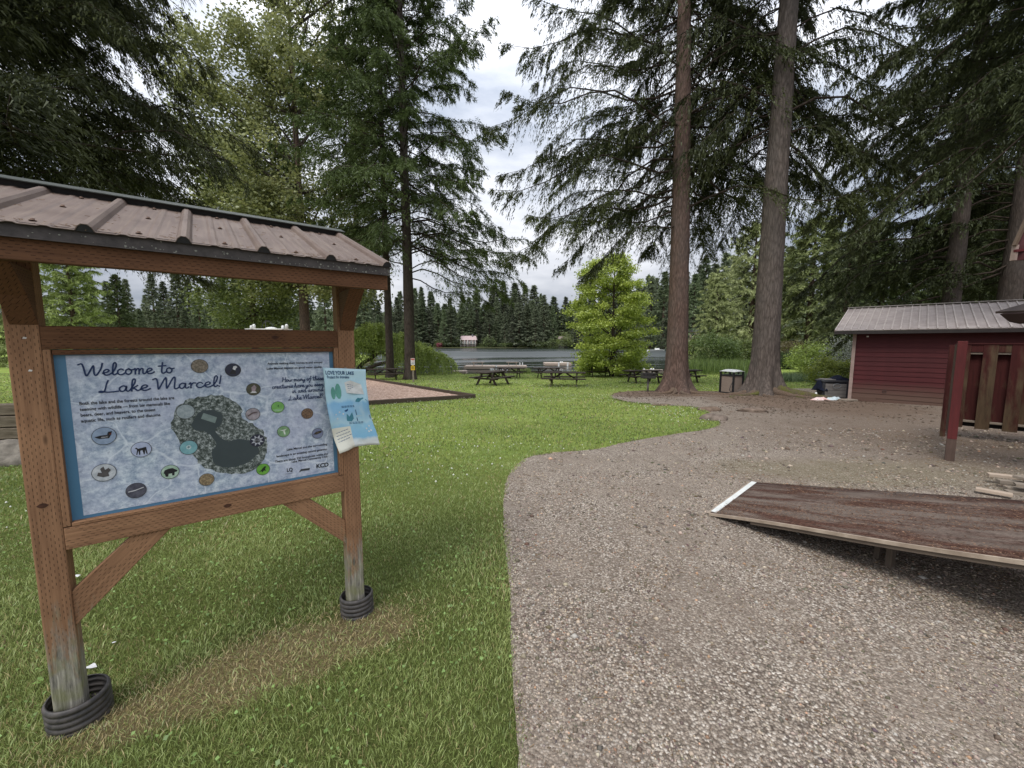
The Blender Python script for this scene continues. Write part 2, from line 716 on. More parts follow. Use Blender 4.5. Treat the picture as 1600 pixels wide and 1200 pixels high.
T1 = G(1056, 613)
T2 = G(1192, 616)

# ------------------------------------------------------------------ ground sheet
m, nt, out = newmat('lawn')
t = NT(nt)
w = t.world()
f1 = t.noise(t.world((1, 1, 0)), 0.55, 4)
f2 = t.noise(t.world((1, 1, 0)), 3.5, 5, 0.6)
f3 = t.noise(t.world((1, 1.0, 0)), 38.0, 8, 0.75)
col = t.ramp(f3, [(0.28, (0.10, 0.135, 0.028)), (0.5, (0.235, 0.305, 0.070)), (0.74, (0.42, 0.50, 0.15))])
col = t.mix(t.ramp(f2, [(0.38, 0.0), (0.66, 0.55)]), col, (0.26, 0.295, 0.075))
col = t.mix(t.ramp(f1, [(0.42, 0.0), (0.62, 0.45)]), col, (0.155, 0.24, 0.045))
DRY_C, DRY_A, DRY_R = G(440, 1030), math.radians(32), (0.88, 0.27)
px_, py_, pz_ = t.sep(w)[0:3]
ux = t.math('SUBTRACT', px_, DRY_C.x); uy = t.math('SUBTRACT', py_, DRY_C.y)
ca, sa = math.cos(DRY_A), math.sin(DRY_A)
a1 = t.math('DIVIDE', t.math('ADD', t.math('MULTIPLY', ux, ca), t.math('MULTIPLY', uy, sa)), DRY_R[0])
a2 = t.math('DIVIDE', t.math('SUBTRACT', t.math('MULTIPLY', uy, ca), t.math('MULTIPLY', ux, sa)), DRY_R[1])
rr = t.math('ADD', t.math('MULTIPLY', a1, a1), t.math('MULTIPLY', a2, a2))
rr = t.math('ADD', rr, t.math('MULTIPLY', t.math('SUBTRACT', f2, 0.5), 1.6))
near = t.math('LESS_THAN', py_, 5.0)
th_col = t.ramp(f3, [(0.3, (0.11, 0.085, 0.04)), (0.7, (0.33, 0.26, 0.14))])
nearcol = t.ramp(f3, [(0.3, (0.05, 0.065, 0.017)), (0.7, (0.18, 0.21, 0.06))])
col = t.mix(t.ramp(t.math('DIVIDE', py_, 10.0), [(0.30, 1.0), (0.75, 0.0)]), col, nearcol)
col = t.mix(t.ramp(rr, [(0.55, 0.9), (1.5, 0.0)]), col, th_col)
# forest floor beyond the lake and under the woods
far = t.ramp(t.math('DIVIDE', py_, 400.0), [(0.60, 0.0), (0.66, 1.0)])
col = t.mix(far, col, t.ramp(f1, [(0.3, (0.02, 0.03, 0.012)), (0.7, (0.05, 0.06, 0.02))]))
shore = t.ramp(t.math('ADD', pz_, 2.0), [(0.86, 1.0), (0.97, 0.0)])
col = t.mix(shore, col, (0.07, 0.06, 0.035))
t.bsdf(out, col, 0.95, 0.08, f3, 0.9, 0.05)
M_lawn = m

ys = np.concatenate([np.arange(-12, 30, 1.0), np.arange(30, 70, 0.8), np.arange(70, 256, 6), np.arange(256, 280, 1.5), np.arange(280, 620, 12)])
xs = np.concatenate([np.arange(-420, -60, 12), np.arange(-60, 60, 1.2), np.arange(60, 460, 12)])
gx, gy = np.meshgrid(xs, ys)
ny, nx = gx.shape
V = np.column_stack([gx.ravel(), gy.ravel(), ter(gx, gy).ravel()])
i = np.arange(ny - 1)[:, None] * nx + np.arange(nx - 1)[None, :]
F = np.stack([i, i + 1, i + 1 + nx, i + nx], -1).reshape(-1, 4)
ins = inside(V[:, 0], V[:, 1], gravel_poly)
for dx_, dy_ in ((1.3, 0), (-1.3, 0), (0, 1.3), (0, -1.3)):
    ins &= inside(V[:, 0] + dx_, V[:, 1] + dy_, gravel_poly)
V[ins, 2] -= 0.05
tag(link('ground', npmesh('ground', V, F, smooth_=True), M_lawn), kind='structure')

# ------------------------------------------------------------------ gravel sheet
m, nt, out = newmat('gravel')
t = NT(nt)
w2 = t.world((1, 1, 0.3))
vc = t.vor(w2, 75.0, 'Color')
vd = t.vor(w2, 75.0, 'Distance')
vcs = t.sep(vc)
stone = t.ramp(vcs[0], [(0.0, (0.10, 0.078, 0.060)), (0.35, (0.31, 0.255, 0.205)), (0.75, (0.45, 0.385, 0.315)), (1.0, (0.74, 0.67, 0.58))])
gap = t.ramp(vd, [(0.42, 0.0), (0.75, 0.75)])
col = t.mix(gap, stone, (0.055, 0.042, 0.032))
big = t.noise(t.world((1, 1, 0)), 0.9, 5)
col = t.mix(t.ramp(big, [(0.38, 0.0), (0.62, 0.60)]), col, (0.26, 0.212, 0.168))
med = t.noise(t.world((1, 0.55, 0)), 3.6, 6, 0.7)
col = t.mix(t.ramp(med, [(0.42, 0.0), (0.66, 0.45)]), col, (0.165, 0.130, 0.102))
rut = t.noise(t.world((7.0, 0.35, 0)), 1.6, 4, 0.6)
col = t.mix(t.ramp(rut, [(0.50, 0.0), (0.70, 0.22)]), col, (0.16, 0.125, 0.10))
fine = t.noise(w2, 160.0, 3)
# trodden brown earth and needle litter round the two big trunks
px_, py_, pz_ = t.sep(t.world())[0:3]


def dist2(cx, cy, rx, ry):
    a = t.math('DIVIDE', t.math('SUBTRACT', px_, cx), rx)
    b = t.math('DIVIDE', t.math('SUBTRACT', py_, cy), ry)
    return t.math('ADD', t.math('MULTIPLY', a, a), t.math('MULTIPLY', b, b))


dm = t.math('MINIMUM', dist2(T2.x - 0.3, T2.y - 2.2, 3.6, 4.6), dist2(T1.x - 0.8, T1.y, 4.4, 2.6))
dm = t.math('ADD', dm, t.math('MULTIPLY', t.math('SUBTRACT', t.noise(t.world((1, 1, 0)), 1.6, 5), 0.5), 1.1))
lit = t.noise(t.world((1, 0.7, 0)), 13.0, 10, 0.85)
earth = t.ramp(lit, [(0.34, (0.050, 0.032, 0.022)), (0.5, (0.165, 0.112, 0.080)), (0.62, (0.25, 0.185, 0.138)), (0.75, (0.38, 0.31, 0.25))])
col = t.mix(t.ramp(dm, [(0.4, 0.85), (1.5, 0.0)]), col, earth)
# damp mossy band behind the ramp, darker packed ground by the buildings
dm2 = t.math('ADD', dist2(5.2, 5.6, 2.6, 0.9), t.math('MULTIPLY', t.math('SUBTRACT', big, 0.5), 2.0))
col = t.mix(t.ramp(dm2, [(0.3, 0.38), (1.4, 0.0)]), col, (0.15, 0.13, 0.06))
dm3 = t.math('ADD', dist2(12.5, 8.5, 8.5, 5.5), t.math('MULTIPLY', t.math('SUBTRACT', big, 0.5), 1.4))
col = t.mix(t.ramp(dm3, [(0.3, 0.60), (1.5, 0.0)]), col, (0.14, 0.098, 0.070))
hgt = t.math('ADD', t.math('SUBTRACT', 1.0, vd), t.math('MULTIPLY', fine, 0.35))
t.bsdf(out, col, 0.9, 0.15, hgt, 0.9, 0.012)
M_gravel = m
sheet('gravel_path', gravel_poly, 0.006, M_gravel, step=0.8)

# ------------------------------------------------------------------ wood-chip play area
pg_c = P2(741, 622)
pg_f = P2(575, 633)
pg_b = P2(600, 598)
fd = np.array(pg_f) - np.array(pg_c)
fd = fd / np.linalg.norm(fd)
bd = np.array(pg_b) - np.array(pg_c)
bd = bd / np.linalg.norm(bd)
pgF = np.array(pg_c) + fd * 9.5
pgB = np.array(pg_c) + bd * 17.0
chips = [pg_c, tuple(pgB), tuple(pgB + fd * 9.5), tuple(pgF)]
m, nt, out = newmat('wood_chips')
t = NT(nt)
cv = t.vor(t.world((1, 2.0, 0.3)), 14.0, 'Color')
cd = t.vor(t.world((1, 2.0, 0.3)), 14.0)
col = t.ramp(t.sep(cv)[0], [(0.0, (0.22, 0.13, 0.09)), (0.4, (0.50, 0.34, 0.26)), (1.0, (0.78, 0.60, 0.49))])
col = t.mix(t.ramp(cd, [(0.5, 0.0), (0.9, 0.8)]), col, (0.12, 0.07, 0.05))
t.bsdf(out, col, 0.9, 0.1, t.math('SUBTRACT', 1.0, cd), 0.9, 0.03)
M_chips = m
sheet('wood_chip_bed', densify(chips, 0.5), 0.03, M_chips, step=1.0)

# ------------------------------------------------------------------ lake
m, nt, out = newmat('lake_water')
t = NT(nt)
wx, wy, wz = t.sep(t.world())[0:3]
n1 = t.noise(t.world((0.35, 1.4, 1)), 1.1, 4, 0.6)
n2 = t.noise(t.world((0.9, 3.2, 1)), 2.2, 3, 0.6)
hgt = t.math('ADD', t.math('MULTIPLY', n1, 0.7), t.math('MULTIPLY', n2, 0.35))
wn0 = t.noise(t.world((0.012, 0.03, 1)), 1.0, 3)
yy = t.math('ADD', wy, t.math('MULTIPLY', t.math('SUBTRACT', wn0, 0.5), 90.0))
band = t.ramp(t.math('DIVIDE', yy, 300.0), [(0.0, 0.10), (0.18, 0.15), (0.22, 0.6), (0.26, 0.15), (0.32, 0.9), (0.44, 1.0), (0.52, 0.35), (0.62, 0.5), (0.70, 0.15), (0.85, 0.05)])
streak = t.ramp(t.noise(t.world((0.008, 0.16, 1)), 1.0, 3), [(0.52, 0.0), (0.66, 0.55)])
band = t.mix(1.0, band, streak, 'ADD')
rough = t.ramp(band, [(0.0, 0.03), (1.0, 0.48)])
b = t.bsdf(out, (0.010, 0.018, 0.014), rough, 0.5)
bp = t.n('ShaderNodeBump')
bp.inputs['Distance'].default_value = 0.05
t.l(t.math('ADD', 0.16, t.math('MULTIPLY', band, 0.6)), bp.inputs['Strength'])
t.l(hgt, bp.inputs['Height'])
t.l(bp.outputs['Normal'], b.inputs['Normal'])
M_water = m
wv = [(-150, 33, LAKE_Z), (135, 33, LAKE_Z), (135, 275, LAKE_Z), (-150, 275, LAKE_Z)]
mb = MB(); mb.poly(wv)
tag(mb.build('lake', M_water), kind='structure')

# ------------------------------------------------------------------ grass blades
def dry_mask(x, y):
    ux, uy = x - DRY_C.x, y - DRY_C.y
    a1 = (ux * ca + uy * sa) / DRY_R[0]
    a2 = (uy * ca - ux * sa) / DRY_R[1]
    r = a1 * a1 + a2 * a2 + (vn(x, y, 3.0, 1) - 0.5) * 1.3 + (vn(x, y, 9.0, 2) - 0.5) * 0.8
    return 1 - smooth((r - 0.4) / 1.3)


def scatter(y0, y1, dens, margin=1.1):
    """uniform points in the visible wedge between depths y0 and y1"""
    xm = 1.36 * y1 + margin + 0.3
    n = int(dens * (y1 - y0) * 2 * xm)
    x = R.uniform(-xm, xm, n)
    y = R.uniform(y0, y1, n)
    k = np.abs(x) < 1.36 * y + margin + 0.3
    return x[k], y[k]


EDG = np.array([p for p in densify(gravel_poly, 0.03) if 0.8 < p[1] < 18 and p[0] < 9])
allV, allF, allC = [], [], []
for (y0, y1, dens, wd, ht) in ((0.9, 2.2, 13500, 0.0032, 0.030), (2.2, 3.6, 7500, 0.0045, 0.030), (3.6, 6.0, 2900, 0.0075, 0.032),
                              (6.0, 10.0, 620, 0.015, 0.040), (10.0, 18.0, 150, 0.030, 0.05), (18.0, 36.5, 32, 0.060, 0.055)):
    x, y = scatter(y0, y1, dens)
    k = ~inside(x, y, gravel_poly) & ~inside(x, y, chips)
    x, y = x[k], y[k]
    if y1 <= 18:      # grass creeping over the ragged edge of the gravel
        ei = R.integers(0, len(EDG), 9000 if y1 < 4 else 3500)
        ex = EDG[ei, 0] + R.normal(0, 0.022, len(ei)) + 0.05 * (vn(EDG[ei, 0], EDG[ei, 1], 3.0, 40) - 0.4)
        ey = EDG[ei, 1] + R.normal(0, 0.022, len(ei)) - 0.05 * (vn(EDG[ei, 0], EDG[ei, 1], 3.0, 40) - 0.4)
        ke = (ey > y0) & (ey < y1) & (R.random(len(ei)) < np.clip(vn(ex, ey, 2.2, 41) * 1.8 - 0.35, 0.05, 1))
        x, y = np.r_[x, ex[ke]], np.r_[y, ey[ke]]
    n = len(x)
    dm = dry_mask(x, y)
    big = vn(x, y, 0.5, 3)
    mid = vn(x, y, 2.2, 4)
    keep = R.random(n) > 0.10 * dm * (R.random(n))
    x, y, dm, big, mid = x[keep], y[keep], dm[keep], big[keep], mid[keep]
    n = len(x)
    z = ter(x, y)
    h = ht * R.uniform(0.5, 1.35, n) * (1 - 0.35 * dm) * (0.75 + 0.5 * mid)
    a = R.uniform(0, 2 * np.pi, n)
    lean = R.uniform(0.1, 1.25, n) + 0.6 * dm
    la = R.uniform(0, 2 * np.pi, n) * 0.85 + vn(x, y, 2.4, 8) * 8
    ww = wd * R.uniform(0.6, 1.3, n)
    dx, dy = np.cos(la) * lean * h, np.sin(la) * lean * h
    px, py = np.cos(a) * ww, np.sin(a) * ww
    base = np.column_stack([x, y, z - 0.004])
    midp = np.column_stack([x + dx * 0.38, y + dy * 0.38, z + h * 0.58])
    side = np.column_stack([px * 0.5, py * 0.5, np.zeros(n)])
    tip = np.column_stack([x + dx, y + dy, z + h])
    Vn = np.stack([base, midp + side, tip, midp - side], 1).reshape(-1, 3)
    Fn = np.arange(n * 4).reshape(-1, 4)
    rv = R.random((n, 1))
    g_dark, g_mid, g_lite = np.array([0.105, 0.145, 0.038]), np.array([0.235, 0.310, 0.082]), np.array([0.46, 0.53, 0.20])
    u = np.clip(0.15 + 0.75 * rv + 0.55 * (big[:, None] - 0.5) + 0.5 * (mid[:, None] - 0.5), 0, 1)
    c = np.where(u < 0.5, g_dark + (g_mid - g_dark) * u * 2, g_mid + (g_lite - g_mid) * (u - 0.5) * 2)
    straw = np.array([0.50, 0.40, 0.20]) * R.uniform(0.45, 1.35, (n, 1))
    sm = (R.random(n) < 0.08 + 0.60 * dm + 0.10 * (vn(x, y, 1.1, 30) > 0.62))[:, None]
    c = np.where(sm, straw, c)
    if y0 > 5:
        c = c * 0.98
    c4 = np.repeat(c[:, None, :], 4, 1)
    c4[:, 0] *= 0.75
    allV.append(Vn); allC.append(c4.reshape(-1, 3))
    allF.append(Fn + sum(len(v) for v in allV[:-1]))
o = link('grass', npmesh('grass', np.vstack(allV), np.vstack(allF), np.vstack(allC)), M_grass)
tag(o, 'short mown green lawn grass with a straw-coloured dry patch by the sign', 'grass', kind='stuff')

# broad clover leaves lying in the grass
x, y = scatter(1.2, 9.0, 150)
k = ~inside(x, y, gravel_poly) & (vn(x, y, 1.3, 6) + 0.15 * vn(x, y, 5, 7) > 0.62) & (dry_mask(x, y) < 0.3)
x, y = x[k], y[k]
n = len(x)
s = R.uniform(0.005, 0.011, n) * (1 + y * 0.06)
a = R.uniform(0, 6.28, n)
z = ter(x, y) + R.uniform(0.025, 0.045, n)
q = []
for kx, ky in ((1, 0), (0, 1), (-1, 0), (0, -1)):
    q.append(np.column_stack([x + s * (kx * np.cos(a) - ky * np.sin(a)), y + s * (kx * np.sin(a) + ky * np.cos(a)), z + R.uniform(-0.006, 0.006, n)]))
c = np.array([0.20, 0.31, 0.085]) * R.uniform(0.7, 1.5, (n, 1))
o = link('clover_leaves', npmesh('clover_leaves', np.stack(q, 1).reshape(-1, 3), np.arange(n * 4).reshape(-1, 4), np.repeat(c, 4, 0)), M_grass)
tag(o, 'small round clover leaves spread through the lawn', 'clover', kind='stuff')

# white clover flowers
x, y = scatter(3.0, 27.0, 16)
k = ~inside(x, y, gravel_poly) & ~inside(x, y, chips) & (vn(x, y, 0.35, 9) > 0.50) & (R.random(len(x)) < 0.55) & (x > -6)
x, y = x[k], y[k]
n = len(x)
s = R.uniform(0.008, 0.016, n)
z = ter(x, y) + R.uniform(0.04, 0.075, n)
oct_ = np.array([(1, 0, 0), (0, 1, 0), (-1, 0, 0), (0, -1, 0), (0, 0, 1), (0, 0, -1)], float)
of = np.array([(0, 1, 4), (1, 2, 4), (2, 3, 4), (3, 0, 4), (1, 0, 5), (2, 1, 5), (3, 2, 5), (0, 3, 5)])
Vn = (np.column_stack([x, y, z])[:, None, :] + oct_[None] * s[:, None, None]).reshape(-1, 3)
Fn = (of[None] + (np.arange(n) * 6)[:, None, None]).reshape(-1, 3)
M_white = simple('white_petal', (0.78, 0.78, 0.72), (0.62, 0.62, 0.52), 60, 0.8)
o = link('clover_flowers', npmesh('clover_flowers', Vn, Fn), M_white)
tag(o, 'tiny white clover flowers dotted over the far lawn', 'flowers', kind='stuff')

# loose stones
m, nt, out = newmat('loose_stone')
t = NT(nt)
a = t.n('ShaderNodeAttribute'); a.attribute_name = 'col'
nz = t.noise(t.world(), 300, 3)
t.bsdf(out, t.mix(0.4, a.outputs['Color'], t.mix(nz, (0.1, 0.08, 0.06), a.outputs['Color'])), 0.85, 0.2)
M_stone = m
SV, SF, SC = [], [], []
off = 0
for (y0, y1, dens, s0) in ((0.9, 2.1, 11500, 0.0043), (2.1, 3.4, 5200, 0.0058), (3.4, 5.5, 1200, 0.0082), (5.5, 9, 190, 0.014)):
    x, y = scatter(y0, y1, dens)
    k = inside(x, y, gravel_poly)
    x, y = x[k], y[k]
    n = len(x)
    dens_m = 0.16 + 0.84 * smooth((0.6 * vn(x, y, 2.5, 12) + 0.4 * vn(x, y, 7, 13) - 0.32) / 0.32)
    k = R.random(n) < dens_m
    x, y = x[k], y[k]
    n = len(x)
    s = s0 * R.lognormal(0, 0.42, n)
    z = ter(x, y) + 0.004 + s * 0.22
    shp = oct_[None] * (R.uniform(0.55, 1.35, (n, 6, 1))) * s[:, None, None]
    shp[:, :, 2] *= 0.62
    a = R.uniform(0, 6.28, n)
    X = shp[:, :, 0] * np.cos(a)[:, None] - shp[:, :, 1] * np.sin(a)[:, None]
    Yy = shp[:, :, 0] * np.sin(a)[:, None] + shp[:, :, 1] * np.cos(a)[:, None]
    Vn = np.stack([X + x[:, None], Yy + y[:, None], shp[:, :, 2] + z[:, None]], -1).reshape(-1, 3)
    SV.append(Vn)
    SF.append((of[None] + (np.arange(n) * 6)[:, None, None]).reshape(-1, 3) + off)
    off += n * 6
    u = R.random((n, 1))
    c = np.array([0.295, 0.240, 0.188]) * (0.42 + 1.75 * u ** 2.2) + R.normal(0, 0.01, (n, 3))
    c = np.where(R.random((n, 1)) < 0.05, c * np.array([1.2, 0.9, 0.75]), c)
    c = np.where(R.random((n, 1)) < 0.05, np.array([0.50, 0.47, 0.42]), c)
    SC.append(np.repeat(np.clip(c, 0.03, 0.8), 6, 0))
o = link('loose_gravel', npmesh('loose_gravel', np.vstack(SV), np.vstack(SF), np.vstack(SC)), M_stone)
tag(o, 'loose grey-brown crushed gravel covering the wide path', 'gravel', kind='stuff')

# ------------------------------------------------------------------ foliage builders
def slivers(P, D, L, W, c, kite=False, rg=R):
    """thin triangles (or kites) at P along D"""
    n = len(P)
    D = D / np.maximum(np.linalg.norm(D, axis=1, keepdims=True), 1e-6)
    s = np.cross(D, rg.normal(size=(n, 3)))
    s /= np.maximum(np.linalg.norm(s, axis=1, keepdims=True), 1e-6)
    L = L[:, None]; W = W[:, None]
    if kite:
        V = np.stack([P, P + D * L * 0.45 + s * W / 2, P + D * L, P + D * L * 0.45 - s * W / 2], 1)
        k = 4
    else:
        V = np.stack([P - s * W / 2, P + s * W / 2, P + D * L], 1)
        k = 3
    return V.reshape(-1, 3), np.arange(n * k).reshape(-1, k), np.repeat(c, k, 0)


def tubes(paths, radii, n=4):
    """paths (B, K, 3), radii (B, K) -> V, F of thin square tubes"""
    B, K, _ = paths.shape
    tan = np.gradient(paths, axis=1)
    tan /= np.maximum(np.linalg.norm(tan, axis=2, keepdims=True), 1e-6)
    up = np.array([0.13, 0.21, 0.97])
    u = np.cross(tan, up); u /= np.maximum(np.linalg.norm(u, axis=2, keepdims=True), 1e-6)
    w = np.cross(tan, u)
    an = np.arange(n) * 2 * np.pi / n
    ring = paths[:, :, None, :] + (u[:, :, None, :] * np.cos(an)[None, None, :, None] + w[:, :, None, :] * np.sin(an)[None, None, :, None]) * radii[:, :, None, None]
    V = ring.reshape(-1, 3)
    b = (np.arange(B) * K * n)[:, None, None] + (np.arange(K - 1) * n)[None, :, None]
    a0 = b + np.arange(n)[None, None, :]
    a1 = b + ((np.arange(n) + 1) % n)[None, None, :]
    F = np.stack([a0, a1, a1 + n, a0 + n], -1).reshape(-1, 4)
    return V, F


def conifer(seed, h, z0, rad, nb, tw, sl, L, W, cd, cl, droop=0.35, e0=0.15, hang=0.5, extra=None, az=None, dens_in=0.18,
            tl0=0.34, zmax=None, lat=0.85, bare=0.0, fluff=0.0, brr=1.0, face=0, dn=0.42):
    rg = np.random.default_rng(seed)
    u = (np.arange(nb) + rg.random(nb)) / nb
    zt = zmax or h
    zb = z0 + (zt - z0) * u
    frac = (zb - z0) / (h - z0)
    A = np.arange(nb) * 2.39996 + rg.uniform(-0.5, 0.5, nb)
    if az is not None:
        A = rg.uniform(az[0], az[1], nb)
    Lb = rad(frac) * rg.uniform(0.66, 1.12, nb)
    e = e0 + frac * 0.5 + rg.uniform(-0.14, 0.14, nb)
    dr = droop * rg.uniform(0.6, 1.4, nb) * (1 - 0.5 * frac)
    if extra is not None:
        ex = np.array(extra, float)     # rows: z, azimuth, length, elevation, droop
        zb = np.r_[zb, ex[:, 0]]; A = np.r_[A, ex[:, 1]]; Lb = np.r_[Lb, ex[:, 2]]; e = np.r_[e, ex[:, 3]]; dr = np.r_[dr, ex[:, 4]]
        frac = np.r_[frac, np.zeros(len(ex))]
    if face:     # few boughs grow towards the open path side
        fm = np.sin(A) < -0.45
        A = np.where(fm & (zb < face), np.where(rg.random(len(A)) < 0.6, -A, A + np.pi / 2 * np.sign(np.cos(A) + 1e-6)), A)
    nb = len(zb)
    dh = np.column_stack([np.cos(A), np.sin(A), np.zeros(nb)])
    wob = rg.normal(0, 0.05, (nb, 2))
    zv = np.array([0, 0, 1.0])

    def path(t):     # t (nb, k)
        r = Lb[:, None] * t
        zz = Lb[:, None] * (np.tan(e)[:, None] * t - dr[:, None] * t ** 2 + 0.05 * np.sin(t * 9 + A[:, None] * 3))
        side = np.column_stack([-dh[:, 1], dh[:, 0], np.zeros(nb)])
        p = dh[:, None, :] * r[..., None] + side[:, None, :] * (Lb[:, None] * (wob[:, :1] * np.sin(t * 5) + wob[:, 1:] * t))[..., None]
        p = p + zv * zz[..., None]
        p[..., 2] += zb[:, None]
        return p
    tt = np.linspace(0, 1, 8)[None, :].repeat(nb, 0)
    bp = path(tt)
    br = brr * (0.010 + 0.0085 * Lb)[:, None] * (1 - 0.88 * tt)
    bV, bF = tubes(bp, br)
    # twigs
    t = dens_in + bare + (1 - dens_in - bare) * rg.random((nb, tw)) ** 0.85
    base = path(t)
    fw = path(np.minimum(t + 0.02, 1.05)) - path(t)
    fw /= np.linalg.norm(fw, axis=2, keepdims=True)
    sgn = np.where(rg.random((nb, tw)) < 0.5, -1.0, 1.0)
    side = np.column_stack([-dh[:, 1], dh[:, 0], np.zeros(nb)])[:, None, :] * sgn[..., None]
    tl = np.clip(Lb[:, None] * tl0 * (1.12 - t), 0.12, None) * rg.uniform(0.5, 1.2, (nb, tw))
    td = side * lat + fw * rg.uniform(0.35, 0.9, (nb, tw))[..., None] + zv * rg.uniform(-0.25, 0.15, (nb, tw))[..., None]
    td /= np.linalg.norm(td, axis=2, keepdims=True)
    v = rg.random((nb, tw, sl))
    P = base[:, :, None, :] + td[:, :, None, :] * (tl[:, :, None] * v)[..., None]
    P[..., 2] -= hang * tl[:, :, None] * v ** 2 * 0.8
    if fluff:
        P = P + rg.normal(0, fluff, P.shape) * np.array([1, 1, 1.3]) - zv * np.abs(rg.normal(0, fluff * 1.6, v.shape))[..., None]
    D = td[:, :, None, :] * 0.75 + rg.normal(0, dn, P.shape) - zv * (hang * (0.35 + 0.7 * v))[..., None]
    cnt = np.clip(tl / (0.55 * np.median(tl) + 1e-6), 0.25, 1.0)
    keep = rg.random(v.shape) < cnt[:, :, None]
    P, D, vv = P[keep], D[keep], v[keep]
    bi = np.broadcast_to(np.arange(nb)[:, None, None], v.shape)[keep]
    n = len(P)
    brc = rg.random(nb)[bi]
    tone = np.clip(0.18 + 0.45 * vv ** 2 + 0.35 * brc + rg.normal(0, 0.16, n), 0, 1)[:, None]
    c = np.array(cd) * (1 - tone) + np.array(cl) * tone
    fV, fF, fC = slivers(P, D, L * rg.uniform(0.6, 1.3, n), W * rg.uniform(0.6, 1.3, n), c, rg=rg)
    return (fV, fF, fC), (bV, bF)


def trunk_mesh(name, h, r0, r1, n=18, rings=30, flare=0.5, lean=(0, 0), rough=0.04, seed=0, flare_h=1.3, lobes=5):
    zz = np.concatenate([np.linspace(-0.35, 2.0, int(rings * 0.4)), np.linspace(2.0, h, int(rings * 0.6) + 1)[1:]])
    an = np.arange(n) * 2 * np.pi / n
    V = []
    for z in zz:
        f = min(max(z / h, 0), 1)
        r = r0 * (1 - f) ** 0.85 + r1 * f if r1 < r0 else r0
        fl = flare * math.exp(-max(z, -0.35) / (flare_h * 0.38))
        lob = 1 + fl * (0.75 + 0.5 * np.cos(an * lobes + seed) + 0.25 * np.sin(an * (lobes + 2) + seed * 2))
        nz = 1 + rough * (vn(an * 6 + seed, z * 1.3 + an * 0, 1.0, 20) - 0.5) * 2 + rough * 0.7 * (vn(an * 14 + seed, z * 4 + an * 0, 1.0, 21) - 0.5) * 2
        rr = r * lob * nz
        bend = math.sin(f * 3 + seed) * 0.01 * h * f * (1 - f)
        V.append(np.column_stack([rr * np.cos(an) + lean[0] * z + bend, rr * np.sin(an) + lean[1] * z, np.full(n, z)]))
    V = np.vstack(V)
    m_ = len(zz)
    i = (np.arange(m_ - 1) * n)[:, None]
    a0, a1 = i + np.arange(n)[None], i + ((np.arange(n) + 1) % n)[None]
    F = np.stack([a0, a1, a1 + n, a0 + n], -1).reshape(-1, 4)
    return npmesh(name, V, F, smooth_=True)


def tree_from(name, label, loc, trunk, crown, branches=None, mats=(None, None, None), rz=0, group=None, cat='tree', crown_name='crown'):
    r = thing(name, label, cat, loc, rz, group)
    M = WM[r.name]
    if trunk is not None:
        link('trunk', trunk, mats[0], r, M)
    if branches is not None:
        link('branches', npmesh('branches', branches[0], branches[1], smooth_=True), mats[1], r, M)['kind'] = 'stuff'
    if crown is not None:
        me = crown if not isinstance(crown, tuple) else npmesh('crown', *crown)
        link(crown_name, me, mats[2], r, M)
    return r


def loc_at(px, Y):
    X = ray(px, 536)[0] * Y / ray(px, 536)[1]
    return Vector((X, Y, gz(X, Y)))


def z_at(py, Y):
    r = ray(800, py)
    return CAM_H + r[2] * Y / r[1]


NCD, NCL = (0.020, 0.026, 0.009), (0.080, 0.095, 0.028)

# --- T1: tall fir in the middle, long sparse boughs
hT = 26
fo, br = conifer(1, hT, 8.2, lambda f: 8.0 * (1 - f) ** 0.65 + 0.6, 96, 66, 40, 0.145, 0.036, NCD, NCL, fluff=0.035, dn=0.30, brr=0.8, face=22, lat=0.7, droop=0.20, e0=0.0, hang=1.0, zmax=22,
                 extra=[(7.4, math.pi * 1.02, 4.6, 0.02, 0.55), (8.6, math.pi * 0.96, 7.8, 0.02, 0.30), (9.8, math.pi * 1.06, 8.3, 0.05, 0.22),
                        (10.9, math.pi * 0.98, 8.0, 0.10, 0.20), (9.9, 0.15, 6.2, -0.05, 0.10), (11.6, 3.4, 8.2, 0.12, 0.20), (12.8, 3.0, 8.6, 0.12, 0.22),
                        (14.5, 3.3, 7.8, 0.15, 0.25), (12.9, -0.1, 6.0, 0.15, 0.25), (11.0, 0.3, 4.8, -0.1, 0.2), (15.6, 2.9, 7.0, 0.15, 0.25), (8.0, 2.9, 5.5, -0.05, 0.35)], bare=0.05)
tree_from('fir_tree', 'tall reddish-barked fir standing left of the trash can, long dark boughs', T1, trunk_mesh('trunk', hT, 0.46, 0.08, 44, 90, 0.95, (-0.022, 0), 0.05, 1), fo, br, (M_bark, M_twig, M_needle))
# --- T2: thicker grey fir right of it
fo, br = conifer(2, 28, 10.0, lambda f: 7.0 * (1 - f) ** 0.7 + 0.6, 76, 60, 40, 0.15, 0.040, (0.017, 0.021, 0.008), (0.068, 0.079, 0.026), fluff=0.03, dn=0.30, lat=0.65, brr=0.85, face=17, droop=0.30, e0=0.0, hang=1.5, zmax=23,
                 extra=[(9.8, 0.1, 3.6, -0.1, 0.6), (10.6, -0.3, 4.6, 0.0, 0.55), (11.5, 3.3, 4.5, 0.0, 0.5), (10.8, 3.0, 4.0, -0.1, 0.5), (12.2, 0.4, 5.0, 0, 0.5), (13, -0.2, 5.5, 0, 0.5)])
tree_from('fir_tree', 'thick grey-barked fir with moss on its spreading roots, behind the gravel', T2, trunk_mesh('trunk', 28, 0.52, 0.10, 44, 90, 1.05, (0.004, 0), 0.045, 4), fo, br, (M_bark_g, M_twig, M_needle))

